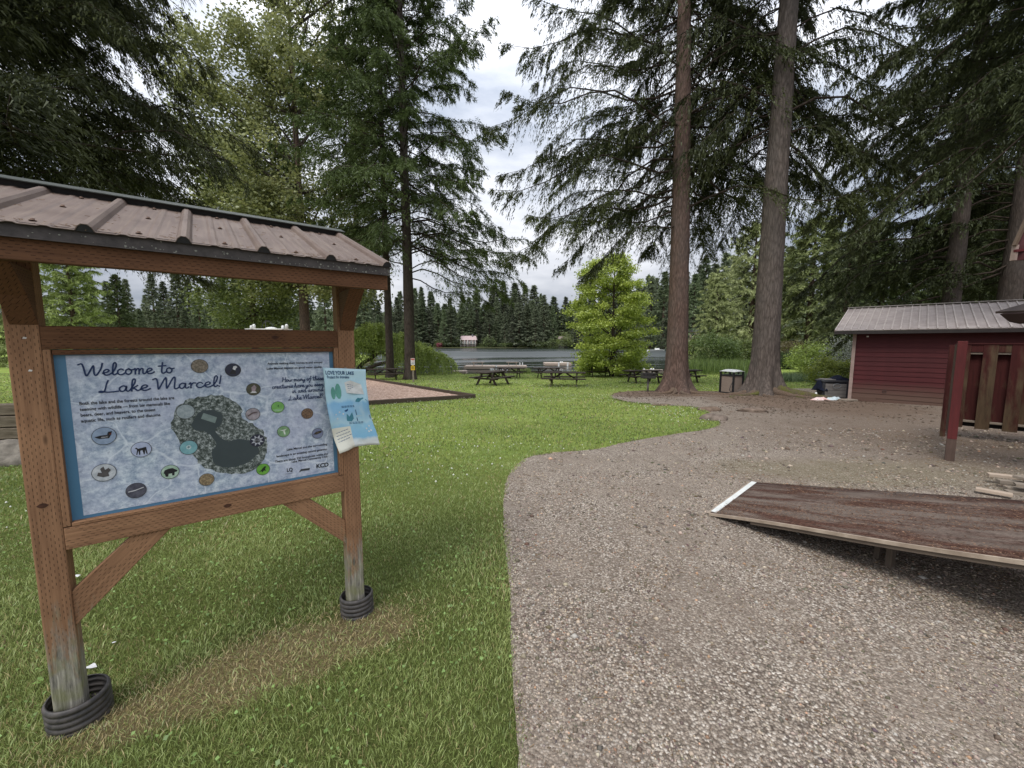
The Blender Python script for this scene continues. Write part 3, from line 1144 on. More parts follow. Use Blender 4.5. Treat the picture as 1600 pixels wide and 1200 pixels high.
# --- T3, T4: pair of firs left of the middle
NG, NGL = (0.030, 0.045, 0.014), (0.105, 0.145, 0.042)
T4 = G(641, 593); T3 = G(610, 590)
fo, br = conifer(3, 33, 8.3, lambda f: 8.4 * (1 - f) ** 0.62 + 0.5, 150, 40, 34, 0.22, 0.050, NG, NGL, fluff=0.05, dn=0.34, brr=0.8, droop=0.30, e0=0.05, hang=0.7, zmax=31,
                 extra=[(7.0, 0.1, 7.0, 0.1, 0.35), (7.6, -0.35, 7.0, 0.0, 0.25), (6.6, 0.4, 6.2, 0.0, 0.25), (8.0, 3.6, 6.0, 0.0, 0.3), (8.6, 0.0, 7.4, 0.05, 0.25), (9.5, 0.2, 7.2, 0.0, 0.2), (9.0, -0.6, 6.5, 0.05, 0.25), (10.5, 0.0, 7.0, 0.0, 0.2)])
tree_from('fir_tree', 'right-hand fir of the pair on the lawn, with a small notice post at its foot', T4, trunk_mesh('trunk', 33, 0.37, 0.06, 20, 40, 0.35, (0.0, 0), 0.05, 2), fo, br, (M_bark_dark, M_twig, M_needle))
fo, br = conifer(4, 29, 9.5, lambda f: 6.8 * (1 - f) ** 0.65 + 0.6, 92, 36, 34, 0.22, 0.050, NG, NGL, fluff=0.05, dn=0.34, brr=0.8, droop=0.30, e0=0.05, hang=0.6, zmax=29)
tree_from('fir_tree', 'left-hand, thinner fir of the pair on the lawn', T3, trunk_mesh('trunk', 29, 0.29, 0.05, 18, 36, 0.3, (0.0, 0), 0.05, 3), fo, br, (M_bark_dark, M_twig, M_needle))

# --- T6: near dark fir reaching in from the upper left
t6 = Vector((-14.2, 9.2, gz(-14.2, 9.2)))
fo, br = conifer(6, 22, 6.0, lambda f: 6.9 * (1 - f) ** 0.55 + 0.4, 165, 76, 38, 0.12, 0.030, (0.018, 0.022, 0.008), (0.070, 0.080, 0.026), fluff=0.03, dn=0.30, brr=0.8, droop=0.26, e0=0.08, hang=0.9, az=(-1.5, 1.5), zmax=14.5)
tree_from('fir_tree', 'near dark fir whose dense boughs hang in from the upper left over the sign roof', t6, trunk_mesh('trunk', 22, 0.45, 0.08, 16, 24, 0.4, (0, 0), 0.05, 5), fo, br, (M_bark_dark, M_twig, M_needle))

# --- T7, T8: firs behind the shed; T9: near fir off to the right
t7 = loc_at(1478, 20.5); t8 = loc_at(1566, 19.5)
fo, br = conifer(7, 30, 6.0, lambda f: 7.2 * (1 - f) ** 0.6 + 0.5, 92, 50, 34, 0.19, 0.048, (0.018, 0.023, 0.009), (0.070, 0.084, 0.028), fluff=0.035, dn=0.32, face=18, brr=0.85, droop=0.45, e0=0.03, hang=0.8, zmax=27)
tree_from('fir_tree', 'dark fir behind the shed roof, the left of the two trunks there', t7, trunk_mesh('trunk', 30, 0.38, 0.08, 20, 36, 0.3, (0.0, 0), 0.05, 7), fo, br, (M_bark_dark, M_twig, M_needle))
fo, br = conifer(8, 27, 5.0, lambda f: 6.0 * (1 - f) ** 0.7 + 0.5, 82, 50, 34, 0.19, 0.048, (0.018, 0.023, 0.009), (0.072, 0.086, 0.029), fluff=0.035, dn=0.32, face=18, brr=0.85, droop=0.40, e0=0.0, hang=0.7, zmax=22)
tree_from('fir_tree', 'dark fir behind the shed roof, the right of the two trunks there', t8, trunk_mesh('trunk', 27, 0.46, 0.08, 20, 36, 0.3, (0.012, 0), 0.05, 8), fo, br, (M_bark_dark, M_twig, M_needle))
t9 = Vector((17.5, 11.5, gz(17.5, 11.5)))
fo, br = conifer(9, 24, 8.3, lambda f: 6.0 * (1 - f) ** 0.55 + 0.4, 60, 56, 38, 0.14, 0.036, (0.016, 0.020, 0.008), (0.062, 0.075, 0.026), fluff=0.03, dn=0.30, brr=0.85, droop=0.40, e0=0.1, hang=0.9, az=(1.4, 4.4), zmax=17)
tree_from('fir_tree', 'fir at the upper right corner, only its dark hanging boughs in view', t9, trunk_mesh('trunk', 24, 0.42, 0.08, 16, 24, 0.4, (0, 0), 0.05, 9), fo, br, (M_bark_dark, M_twig, M_needle))


# ------------------------------------------------------------------ broadleaf builder
def broadleaf(seed, clusters, nleaf, size, cd, cl, spread, trunk_pts=None, limb_r=0.05, flat=0.6, hangd=0.3, nl=None):
    """clusters: (K, 4) x y z weight"""
    rg = np.random.default_rng(seed)
    C = np.asarray(clusters, float)
    K = len(C)
    w = C[:, 3] / C[:, 3].sum()
    idx = rg.choice(K, nleaf, p=w)
    off = rg.normal(0, 1, (nleaf, 3)) * spread * np.array([1, 1, flat])
    off *= (rg.random((nleaf, 1)) ** 0.25)
    P = C[idx, :3] + off
    D = rg.normal(0, 1, (nleaf, 3)) * np.array([1, 1, 0.45]) - np.array([0, 0, hangd])
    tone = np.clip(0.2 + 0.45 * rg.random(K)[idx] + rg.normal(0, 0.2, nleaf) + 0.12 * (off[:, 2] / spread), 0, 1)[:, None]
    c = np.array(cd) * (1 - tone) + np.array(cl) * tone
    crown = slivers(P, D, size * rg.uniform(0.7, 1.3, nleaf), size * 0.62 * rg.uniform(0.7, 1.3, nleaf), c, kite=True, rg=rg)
    br = None
    if trunk_pts is not None:
        T = np.array(trunk_pts, float)
        sel = rg.choice(K, min(K, nl or 60), replace=False)
        paths = []
        for k in sel:
            tgt = C[k, :3]
            zz = T[:, 2]
            want = tgt[2] - np.linalg.norm(tgt[:2] - T[0, :2]) * rg.uniform(0.5, 1.1)
            j = int(np.argmin(np.abs(zz - max(want, zz[0] + 0.25 * (zz[-1] - zz[0])))))
            s0 = T[j]
            mid = (s0 + tgt) / 2 + rg.normal(0, 0.12, 3) * np.linalg.norm(tgt - s0) - np.array([0, 0, 0.08 * np.linalg.norm(tgt - s0)])
            tt = np.linspace(0, 1, 7)[:, None]
            paths.append((1 - tt) ** 2 * s0 + 2 * tt * (1 - tt) * mid + tt ** 2 * tgt)
        paths = np.array(paths)
        rr = limb_r * rg.uniform(0.5, 1.2, (len(paths), 1)) * np.linspace(1, 0.2, 7)[None, :]
        br = tubes(paths, rr, 5)
    return crown, br


def ell_clusters(seed, parts, n):
    """parts: (cx, cy, cz, rx, ry, rz, share); shell-biased random cluster centres"""
    rg = np.random.default_rng(seed)
    out = []
    for cx, cy, cz, rx, ry, rz, sh in parts:
        k = int(n * sh)
        d = rg.normal(size=(k, 3)); d /= np.linalg.norm(d, axis=1, keepdims=True)
        r = rg.uniform(0.25, 1.0, (k, 1)) ** 0.5
        p = d * r * np.array([rx, ry, rz]) + np.array([cx, cy, cz])
        out.append(np.column_stack([p, rg.uniform(0.4, 1.2, k)]))
    return np.vstack(out)


# --- cottonwood behind the sign
t5 = loc_at(478, 33); t5.z = gz(t5.x, 33)
cl = ell_clusters(50, [(0, 0, 17, 8.2, 6, 10, 0.42), (-3.5, 0, 12, 6.0, 5, 6, 0.2), (1.5, 0, 27, 6.5, 5, 8, 0.23), (-5.0, 0, 22, 4.5, 4, 5, 0.15), (3.0, 0, 9.5, 5.0, 4, 4.5, 0.12)], 330)
tp = [(0.15 * math.sin(k), 0, k * 1.2) for k in range(24)]
fo, br = broadleaf(51, cl, 80000, 0.25, (0.115, 0.135, 0.045), (0.42, 0.44, 0.18), 0.66, tp, 0.11, 0.8, 0.35, 90)
tree_from('cottonwood_tree', 'tall open yellow-green cottonwood rising behind the sign roof', t5, trunk_mesh('trunk', 28, 0.42, 0.06, 16, 30, 0.3, (0, 0), 0.05, 12), fo, br, (M_bark, M_bark_dark, M_leaf))
# second, darker stem left of it
t5b = loc_at(398, 37); t5b.z = gz(t5b.x, 37)
cl = ell_clusters(53, [(0, 0, 12, 5.5, 4, 7, 0.5), (1, 0, 19, 4.5, 4, 6, 0.35), (0, 0, 6.5, 5, 4, 3.5, 0.25)], 180)
fo, br = broadleaf(54, cl, 42000, 0.26, (0.075, 0.10, 0.028), (0.27, 0.31, 0.10), 0.8, [(0, 0, k * 1.1) for k in range(20)], 0.09, 0.8, 0.35, 50)
tree_from('alder_tree', 'leafy alder seen through the gap between the sign roof and its top rail', t5b, trunk_mesh('trunk', 20, 0.28, 0.05, 12, 20, 0.3, (0, 0), 0.05, 13), fo, br, (M_bark, M_bark_dark, M_leaf))

# --- bright green maple at the water's edge
tm = G(956, 588)
S_ = 31.8 / 622.2
mp = []
rg = np.random.default_rng(60)
for k in range(250):
    u = rg.random()
    z = 0.35 + u * 8.9
    prof = np.interp(u, [0, 0.1, 0.2, 0.35, 0.45, 0.55, 0.7, 0.82, 0.93, 1.0], [2.0, 2.7, 3.0, 3.5, 3.8, 3.4, 3.0, 2.5, 1.8, 0.9]) * (1 + 0.16 * math.sin(k * 2.4))
    a = rg.uniform(0, 6.28); r = prof * rg.uniform(0.35, 1.0) ** 0.6
    mp.append((0.88 * r * math.cos(a) - 0.35 + (0.5 if 0.2 < u < 0.5 and math.cos(a) < 0 else 0), r * math.sin(a) * 0.85, z - 0.12 * r, rg.uniform(0.5, 1.2)))
fo, br = broadleaf(61, mp, 46000, 0.17, (0.19, 0.26, 0.035), (0.68, 0.78, 0.18), 0.36, [(0, 0, k * 0.5) for k in range(19)], 0.05, 0.42, 0.45, 70)
tree_from('maple_tree', 'bright yellow-green maple at the water edge, left of the reddish fir trunk', tm, trunk_mesh('trunk', 9.3, 0.16, 0.02, 12, 20, 0.2, (0, 0), 0.05, 14), fo, br, (M_bark_dark, M_bark_dark, M_leaf))

# --- weeping willow behind the pair of firs
def weeping(seed, n_str, parts, L, W, cd, cl, sl=26):
    rg = np.random.default_rng(seed)
    P, D, T = [], [], []
    for cx, cy, cz, rx, ry, rz, sh in parts:
        k = int(n_str * sh)
        a = rg.uniform(0, 6.28, k); r = rg.random(k) ** 0.5
        x0 = cx + rx * r * np.cos(a); y0 = cy + ry * r * np.sin(a)
        z0 = cz + rz * np.sqrt(np.clip(1 - r ** 2, 0, 1)) + rg.normal(0, 0.12, k)
        ln = rg.uniform(0.8, 2.4, k)
        v = np.linspace(0, 1, sl)[None, :]
        out = 0.45 * ln[:, None] * (1 - (1 - v) ** 2)
        x = x0[:, None] + np.cos(a)[:, None] * out; y = y0[:, None] + np.sin(a)[:, None] * out
        z = np.maximum(z0[:, None] + 0.10 * v - ln[:, None] * v ** 2, 0.1)
        p = np.stack([x, y, z], -1) + rg.normal(0, 0.05, (k, sl, 3))
        d = np.stack([np.cos(a)[:, None] * 0.4 * (1 - v), np.sin(a)[:, None] * 0.4 * (1 - v), -0.3 - v + 0 * x], -1) + rg.normal(0, 0.38, (k, sl, 3))
        P.append(p.reshape(-1, 3)); D.append(d.reshape(-1, 3)); T.append(np.repeat(rg.random(k), sl))
    P, D, T = np.vstack(P), np.vstack(D), np.concatenate(T)
    tone = np.clip(0.1 + 0.75 * T + rg.normal(0, 0.15, len(T)), 0, 1)[:, None]
    c = np.array(cd) * (1 - tone) + np.array(cl) * tone
    return slivers(P, D, L * rg.uniform(0.7, 1.3, len(P)), W * rg.uniform(0.7, 1.3, len(P)), c, kite=True, rg=rg)


tw_ = loc_at(598, 35.5)
tw_.z = gz(tw_.x, 35.5)
wparts = [(-1.6, 0, 3.2, 0.9, 1.0, 0.7, 0.13), (-0.6, -0.4, 3.7, 0.9, 1.0, 0.7, 0.13), (0.4, 0, 2.9, 0.9, 1, 0.6, 0.11), (-2.4, -0.3, 2.2, 1.0, 1, 0.6, 0.11), (1.5, -0.5, 2.9, 0.9, 1, 0.6, 0.10),
          (2.7, -0.8, 2.2, 0.9, 1, 0.6, 0.10), (3.7, -0.6, 1.9, 0.8, 1, 0.5, 0.09), (4.7, -0.6, 1.4, 0.8, 0.9, 0.5, 0.08), (1.9, -1.0, 1.4, 0.8, 0.8, 0.4, 0.06), (-3.3, 0, 1.4, 1.0, 1, 0.6, 0.06), (5.5, -0.3, 1.1, 0.6, 0.6, 0.3, 0.03)]
fo = weeping(70, 1500, wparts, 0.17, 0.065, (0.14, 0.19, 0.035), (0.46, 0.56, 0.14))
r = tree_from('willow_tree', 'low weeping light-green tree with leaning dark limbs behind the pair of firs', tw_, None, fo, None, (None, None, M_leaf))
tpts = [[(-2.6, 0, -0.3), (-1.8, -0.3, 0.9), (-0.9, -0.4, 1.4), (-0.1, -0.4, 1.9), (0.8, -0.3, 1.5), (1.9, -0.4, 1.9), (3.0, -0.4, 2.3)],
        [(-3.0, -0.8, -0.3), (-1.5, -1.2, 0.3), (0.2, -1.4, 1.0), (1.6, -1.4, 1.1), (2.4, -1.2, 1.5), (3.2, -1.0, 1.7)],
        [(-1.2, 0, 1.2), (-0.6, 0, 2.4), (-0.2, 0, 3.6), (0.1, 0, 4.3)]]
b = MB()
for tpp in tpts:
    pts = [tw_ + Vector(p) for p in catmull(tpp, 4)]
    b.tube(pts, list(np.linspace(0.20, 0.06, len(pts))), 8)
b.build('trunk', M_bark_dark, r)

# ------------------------------------------------------------------ mid-distance evergreens on the right and left
def variants(prefix, seeds, **kw):
    out = []
    for s in seeds:
        fo, br = conifer(s, **kw)
        out.append((trunk_mesh('trunk', kw['h'], 0.03 * kw['h'] * 0.5 + 0.1, 0.05, 8, 10, 0.2, seed=s), npmesh('crown', *fo), npmesh('branches', br[0], br[1])))
    return out


mid_v = variants('m', (101, 102, 103), h=18.0, z0=1.2, rad=lambda f: 4.6 * (1 - f) ** 0.8 + 0.4, nb=120, tw=20, sl=10, L=0.52, W=0.13,
                 cd=(0.036, 0.048, 0.020), cl=(0.135, 0.165, 0.062), droop=0.30, e0=0.05, hang=0.8)
pale_v = variants('p', (111, 112), h=17.0, z0=0.6, rad=lambda f: 4.4 * np.sqrt(np.clip(1 - f ** 2.2, 0, 1)) + 0.3, nb=130, tw=22, sl=10, L=0.48, W=0.13,
                  cd=(0.10, 0.125, 0.045), cl=(0.36, 0.41, 0.155), droop=0.40, e0=0.15, hang=0.9)
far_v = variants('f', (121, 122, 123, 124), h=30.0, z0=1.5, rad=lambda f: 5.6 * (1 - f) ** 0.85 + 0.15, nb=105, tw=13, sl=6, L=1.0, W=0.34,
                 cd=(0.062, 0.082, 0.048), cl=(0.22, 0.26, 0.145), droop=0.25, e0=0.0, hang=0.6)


def plant(var, name, label, group, px, Y, top=None, h=None, rz=None, wide=1.0, mats=None, z=None):
    """a tree whose top shows at picture height `top` when it stands at depth Y"""
    l = loc_at(px, Y)
    tr, cr, brm = var
    vh = {id(v): hh for v, hh in VH}[id(var)]
    H = h if h else (z_at(top, Y) - l.z)
    s = H / vh
    r = thing(name, label, 'tree', l, rnd.uniform(0, 6.28) if rz is None else rz, group)
    M = WM[r.name] @ Matrix.Diagonal((s * wide, s * wide, s, 1))
    mats = mats or (M_bark_far, M_twig, M_needle_far)
    link('trunk', tr, mats[0], r, M)
    if Y < 90:
        link('branches', brm, mats[1], r, M)['kind'] = 'stuff'
    link('crown', cr, mats[2], r, M)
    return r


VH = [(v, 18.0) for v in mid_v] + [(v, 17.0) for v in pale_v] + [(v, 30.0) for v in far_v]

# wall of woods on the right
plant(pale_v[0], 'cedar_tree', 'broad mid-green cedar between the two big fir trunks, its crown nearly to the ground', None, 1118, 58, top=428)
plant(pale_v[1], 'cedar_tree', 'tall full cedar just right of the gap between the big trunks, behind the trash can', None, 1172, 66, top=352, wide=1.05)
plant(pale_v[0], 'cedar_tree', 'pale broad cedar just right of the thick grey trunk', None, 1262, 60, top=345, wide=1.25)
for k, (px, Y, top) in enumerate([(1318, 44, 362), (1372, 42, 372), (1425, 38, 350), (1500, 36, 310), (1560, 32, 290), (1612, 30, 240), (1680, 28, 180), (1345, 55, 345), (1455, 47, 330),
                                  (1540, 46, 270), (1640, 42, 200), (1750, 26, 160)]):
    plant(mid_v[k % 3], 'spruce_tree', 'dark evergreen in the dense wood behind the red shed', 'evergreens behind the shed', px, Y, top=top, wide=1.15,
          mats=(M_bark_far, M_twig, M_needle_far))
# row on the slope beyond, between lake and houses
for k, (px, Y, top) in enumerate([(1082, 150, 428), (1098, 160, 404), (1112, 152, 412), (1128, 165, 396), (1142, 158, 404), (1158, 150, 410), (1182, 155, 398), (1205, 160, 404), (1240, 150, 380),
                                  (1290, 120, 360), (1225, 110, 385), (1090, 185, 415), (1068, 190, 425), (1052, 200, 430), (1330, 110, 330), (1140, 130, 420), (1035, 225, 425), (1015, 235, 432)]):
    plant(far_v[k % 4], 'fir_tree', 'fir on the wooded slope seen past the big trunks, right of the lake', 'firs on the slope right of the lake', px, Y, top=top, wide=1.25)
# woods to the left of the lake, seen through the sign
plant(pale_v[0], 'cedar_tree', 'bushy light-green evergreen filling the left of the gap above the sign board', None, 118, 46, top=388, wide=1.1)
plant(pale_v[1], 'cedar_tree', 'mid-green evergreen at the far left behind the sign post', None, 20, 48, top=350, wide=1.1)
plant(mid_v[1], 'spruce_tree', 'small dark evergreen right of the bushy light-green one above the sign board', None, 190, 62, top=430, wide=0.9)
for k, (px, Y, top) in enumerate([(175, 120, 440), (205, 150, 436), (232, 140, 462), (245, 128, 428), (262, 150, 440), (282, 135, 420), (300, 155, 436), (315, 130, 450), (338, 140, 442), (352, 128, 425),
                                  (372, 150, 430), (392, 140, 440), (420, 130, 430), (450, 150, 436), (480, 160, 430), (510, 150, 440), (540, 170, 445), (570, 175, 440), (150, 140, 430), (120, 150, 420),
                                  (60, 140, 400), (20, 130, 390), (-30, 130, 380)]):
    plant(far_v[(k + 1) % 4], 'fir_tree', 'fir in the wood on the left shore, seen through the gap above the sign board', 'firs on the left shore', px, Y, top=top, wide=1.1 + 0.3 * rnd.random())
for k, px in enumerate((222, 246, 275, 292, 205, 320)):
    plant(far_v[(k + 2) % 4], 'fir_tree', 'young light-green fir just above the top rail of the sign', 'young firs above the sign rail', px, 100, top=482 + 8 * (k % 3), wide=1.5)
# far shore forest
k = 0
for row, (Y, top, step) in enumerate(((268, 484, 9.5), (285, 472, 10), (305, 464, 12), (335, 458, 16))):
    px = 560 + row * 3
    while px < 1060:
        dtop = 10 * math.sin(px * 0.035 + row) + rnd.uniform(-16, 14) - (18 if px > 960 else 0) + (12 if px < 640 else 0)
        if not (row == 0 and (712 < px < 752 or 866 < px < 896)):
            plant(far_v[k % 4], 'fir_tree', 'distant fir in the dark forest across the lake', 'firs across the lake', px, Y + rnd.uniform(-3, 8), top=top + dtop, wide=rnd.uniform(1.0, 1.85))
        k += 1
        px += 1.15 * step * rnd.uniform(0.75, 1.3)

# ------------------------------------------------------------------ shrubs and reeds
def shrub(name, label, px, Y, w, d, h, col1, col2, n=6000, size=0.12, seed=0, cat='shrub', py=None, flowers=None, lift=0.0, mat=None):
    l = loc_at(px, Y)
    cl = ell_clusters(seed, [(0, 0, h * 0.45, w / 2, d / 2, h * 0.5, 1.0)], 46)
    cl[:, 2] = np.maximum(cl[:, 2], 0.12)
    sp = min(w, h) * 0.13
    fo, br = broadleaf(seed + 1, cl, n, size, col1, col2, sp, [(0, 0, 0.05 + 0.05 * k * h) for k in range(10)], 0.02 + 0.01 * h, 0.8, 0.15, 24)
    r = thing(name, label, cat, l)
    M = WM[r.name]
    link('stems', npmesh('stems', *br), M_twig, r, M)['kind'] = 'stuff'
    link('foliage', npmesh('foliage', *fo), mat or M_leaf, r, M)
    return r


shrub('shrub', 'light green layered shrub tree beyond the lawn, left of the shed roof', 1272, 36, 4.4, 3, 3.0, (0.12, 0.17, 0.03), (0.36, 0.45, 0.10), 9000, 0.13, 201)
shrub('shrub', 'yellow-green bush right behind the storage bin by the shed', 1304, 21, 2.9, 2, 1.55, (0.11, 0.15, 0.03), (0.38, 0.44, 0.08), 9000, 0.085, 203)
shrub('shrub', 'rounded dark green bush close right of the thick grey trunk', 1228, 42, 2.4, 2, 1.9, (0.025, 0.045, 0.015), (0.09, 0.13, 0.04), 5000, 0.12, 205)
shrub('shrub', 'reddish-olive bush above the rounded dark green one', 1236, 47, 3.4, 2, 3.0, (0.09, 0.07, 0.035), (0.22, 0.19, 0.07), 5000, 0.14, 207)
shrub('rhododendron', 'white flowering rhododendron at the left corner of the shed', 1322, 24, 2.6, 2, 2.6, (0.06, 0.08, 0.03), (0.75, 0.75, 0.70), 5000, 0.11, 209)
shrub('shrub', 'low dark undergrowth at the edge of the wood left of the shed', 1290, 40, 5.5, 3, 1.9, (0.012, 0.022, 0.010), (0.05, 0.075, 0.025), 6000, 0.14, 211)
shrub('shrub', 'green waterside bush just right of the reddish fir trunk', 1085, 60, 4.2, 3, 3.6, (0.07, 0.11, 0.025), (0.24, 0.31, 0.08), 6000, 0.18, 213)
shrub('shrub', 'round leafy bush hanging over the water behind the trash can', 1122, 50, 5.2, 4, 4.4, (0.05, 0.08, 0.022), (0.18, 0.25, 0.07), 12000, 0.17, 215)
shrub('shrub', 'leafy bush on the bank behind the trash can lid', 1166, 52, 3.6, 3, 3.2, (0.06, 0.085, 0.025), (0.22, 0.27, 0.08), 6000, 0.17, 217)
for k, px in enumerate((663, 690, 708, 764, 790, 812, 838, 862, 902, 925, 950, 975, 1003)):
    shrub('shrub', 'low green bush on the far shore of the lake', px, 263.5 + k % 3, 9 + 3 * (k % 3), 4, 3.2 + 1.5 * (k % 4), (0.06, 0.085, 0.03), (0.22, 0.28, 0.09), 700, 0.7, 300 + k * 3)['group'] = 'bushes on the far shore'
shrub('shrub', 'bright yellow-green tree on the far shore right of the dark firs', 882, 262, 11, 6, 12, (0.10, 0.13, 0.04), (0.27, 0.33, 0.10), 1800, 0.7, 380)
shrub('shrub', 'pink flowering bush on the far shore left of the distant house', 687, 263, 4, 3, 3, (0.25, 0.05, 0.07), (0.6, 0.2, 0.25), 400, 0.6, 384)


def reeds(name, label, pts, n, h, seed, c1, c2, W=0.035):
    rg = np.random.default_rng(seed)
    P = []
    poly = np.array(pts)
    x = rg.uniform(poly[:, 0].min(), poly[:, 0].max(), n * 3); y = rg.uniform(poly[:, 1].min(), poly[:, 1].max(), n * 3)
    k = inside(x, y, [tuple(p) for p in pts])
    x, y = x[k][:n], y[k][:n]
    z = np.maximum(ter(x, y), LAKE_Z) - 0.03
    D = rg.normal(0, 0.2, (len(x), 3)); D[:, 2] = 1
    tone = rg.random((len(x), 1))
    c = np.array(c1) * (1 - tone) + np.array(c2) * tone
    V, F, Cc = slivers(np.column_stack([x, y, z]), D, h * rg.uniform(0.6, 1.2, len(x)), np.full(len(x), W), c, kite=True, rg=rg)
    o = link(name, npmesh(name, V, F, Cc), M_leaf)
    return tag(o, label, 'reeds', kind='stuff')


a, b_ = loc_at(1076, 34), loc_at(1165, 34)
reeds('cattails', 'tall green cattails in the water behind the trash can', [(a.x - 1, 33.8), (b_.x + 1, 33.2), (b_.x + 5, 42), (a.x + 1.5, 42)], 3600, 1.25, 81, (0.05, 0.085, 0.02), (0.22, 0.30, 0.09), 0.05)
a, b_ = loc_at(1212, 24.5), loc_at(1290, 24.5)
reeds('iris_leaves', 'bluish-green iris leaves in a band behind the thick fir', [(a.x - 2, 25.4), (b_.x + 1, 23.6), (b_.x + 2, 26.5), (a.x - 1, 28.5)], 4200, 0.55, 82, (0.10, 0.15, 0.07), (0.30, 0.38, 0.22), 0.035)
a, b_ = loc_at(800, 36), loc_at(830, 36)
reeds('shore_grass', 'tuft of tall pale grass at the lake edge behind the picnic tables', [(a.x, 36), (b_.x, 36), (b_.x, 37.6), (a.x, 37.6)], 500, 0.55, 83, (0.14, 0.19, 0.05), (0.38, 0.44, 0.18), 0.04)
a, b_ = loc_at(655, 37), loc_at(1010, 37)
reeds('shore_grass', 'fringe of rough grass along the near shore of the lake', [(a.x, 36.8), (b_.x, 36.5), (b_.x, 38.0), (a.x, 38.3)], 3000, 0.28, 84, (0.10, 0.14, 0.04), (0.28, 0.32, 0.12), 0.05)

# ------------------------------------------------------------------ the information sign
TH = 0.647
SD = Vector((math.cos(TH), math.sin(TH), 0))
SN = Vector((SD.y, -SD.x, 0))
UP = Vector((0, 0, 1))
SL = Vector((-2.017, 1.714, 0))


def S(s, off, z):
    return SL + SD * s + SN * off + UP * z


def onplane(x, y, off):
    r = Vector(ray(x, y))
    O = Vector((0, 0, CAM_H))
    t_ = ((SL - O).dot(SN) + off) / r.dot(SN)
    P = O + r * t_
    return (P - SL).dot(SD), P.z


sign = thing('information_sign', 'wooden information sign with a brown ribbed metal roof on the lawn', 'sign', S(0.6, -0.045, 0), TH)
W_, PW = 1.2, 0.098
# posts reach up to the rafters
for s0 in (-PW / 2, W_ + PW / 2):
    timber('post', S(s0, -PW / 2, -0.3), S(s0, -PW / 2, 2.28), PW, PW, M_cedar, sign, up=SN, bevel=0.006)
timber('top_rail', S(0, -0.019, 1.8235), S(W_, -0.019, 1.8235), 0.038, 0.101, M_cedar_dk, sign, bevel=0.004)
timber('bottom_rail', S(0, -0.019, 0.9185), S(W_, -0.019, 0.9185), 0.038, 0.103, M_cedar, sign, bevel=0.004)
# stops round the board
timber('stop_strip', S(0.012, -0.017, 0.975), S(0.012, -0.017, 1.772), 0.034, 0.024, M_cedar, sign, up=SD, bevel=0.002)
timber('stop_strip', S(W_ - 0.013, -0.017, 0.975), S(W_ - 0.013, -0.017, 1.772), 0.034, 0.026, M_cedar, sign, up=SD, bevel=0.002)
timber('stop_strip', S(0.026, -0.022, 1.7595), S(W_ - 0.028, -0.022, 1.7595), 0.030, 0.022, M_cedar_dk, sign, bevel=0.002)
timber('ledge_strip', S(0.026, -0.018, 0.9795), S(W_ - 0.028, -0.018, 0.9795), 0.036, 0.019, M_cedar, sign, bevel=0.004)


def prism_sign(name, pts, off0, off1, mat, parent):
    """outline in (s, z); grain direction along the first edge"""
    a, b_ = Vector((pts[0][0], pts[0][1])), Vector((pts[1][0], pts[1][1]))
    d = (b_ - a).normalized()
    x = SD * d.x + UP * d.y
    y = SN.cross(x)
    M = basis(S(a.x, off1, a.y), x, y, SN)
    loc = []
    for p in pts:
        q = Vector((p[0], p[1])) - a
        loc.append((q.x * d.x + q.y * d.y, -(q.x * d.y - q.y * d.x)))
    A = sum(loc[i][0] * loc[(i + 1) % len(loc)][1] - loc[(i + 1) % len(loc)][0] * loc[i][1] for i in range(len(loc)))
    if A < 0:
        loc = loc[::-1]
    mb = MB().prism(loc, Matrix.Identity(4), off0 - off1)
    return mb.build(name, mat, parent, M, 0.003)


prism_sign('brace', [(0.0, 0.495), (0.364, 0.866), (0.216, 0.866), (0.0, 0.665)], -0.010, -0.048, M_cedar, sign)
prism_sign('brace', [(W_, 0.515), (0.855, 0.866), (0.993, 0.866), (W_, 0.665)], -0.010, -0.048, M_cedar, sign)
# knee braces out to the front beam
for s0 in (-PW / 2 + 0.005, W_ + PW / 2 + 0.004):
    x = SN
    mb = MB()
    M = basis(S(s0 - 0.038, 0, 0), SN, UP, SN.cross(UP))
    mb.prism([(0.0, 1.875), (0.095, 1.99), (0.245, 2.103), (0.12, 2.103), (0.0, 2.10)], Matrix.Identity(4), -0.082)
    mb.build('knee_brace', M_cedar_dk, sign, M, 0.003)
# roof timbers
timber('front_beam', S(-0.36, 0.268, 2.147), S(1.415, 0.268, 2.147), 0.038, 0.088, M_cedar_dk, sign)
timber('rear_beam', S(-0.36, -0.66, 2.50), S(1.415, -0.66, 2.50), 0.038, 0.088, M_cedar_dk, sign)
sl_ = (2.610 - 2.232) / 1.02


def roofz(off):
    return 2.236 + (0.305 - off) * sl_


for s0 in (-0.30, -PW / 2, 0.6, W_ + PW / 2, 1.385):
    timber('rafter', S(s0, 0.245, roofz(0.245) - 0.052), S(s0, -0.70, roofz(-0.70) - 0.052), 0.038, 0.085, M_cedar_dk, sign)

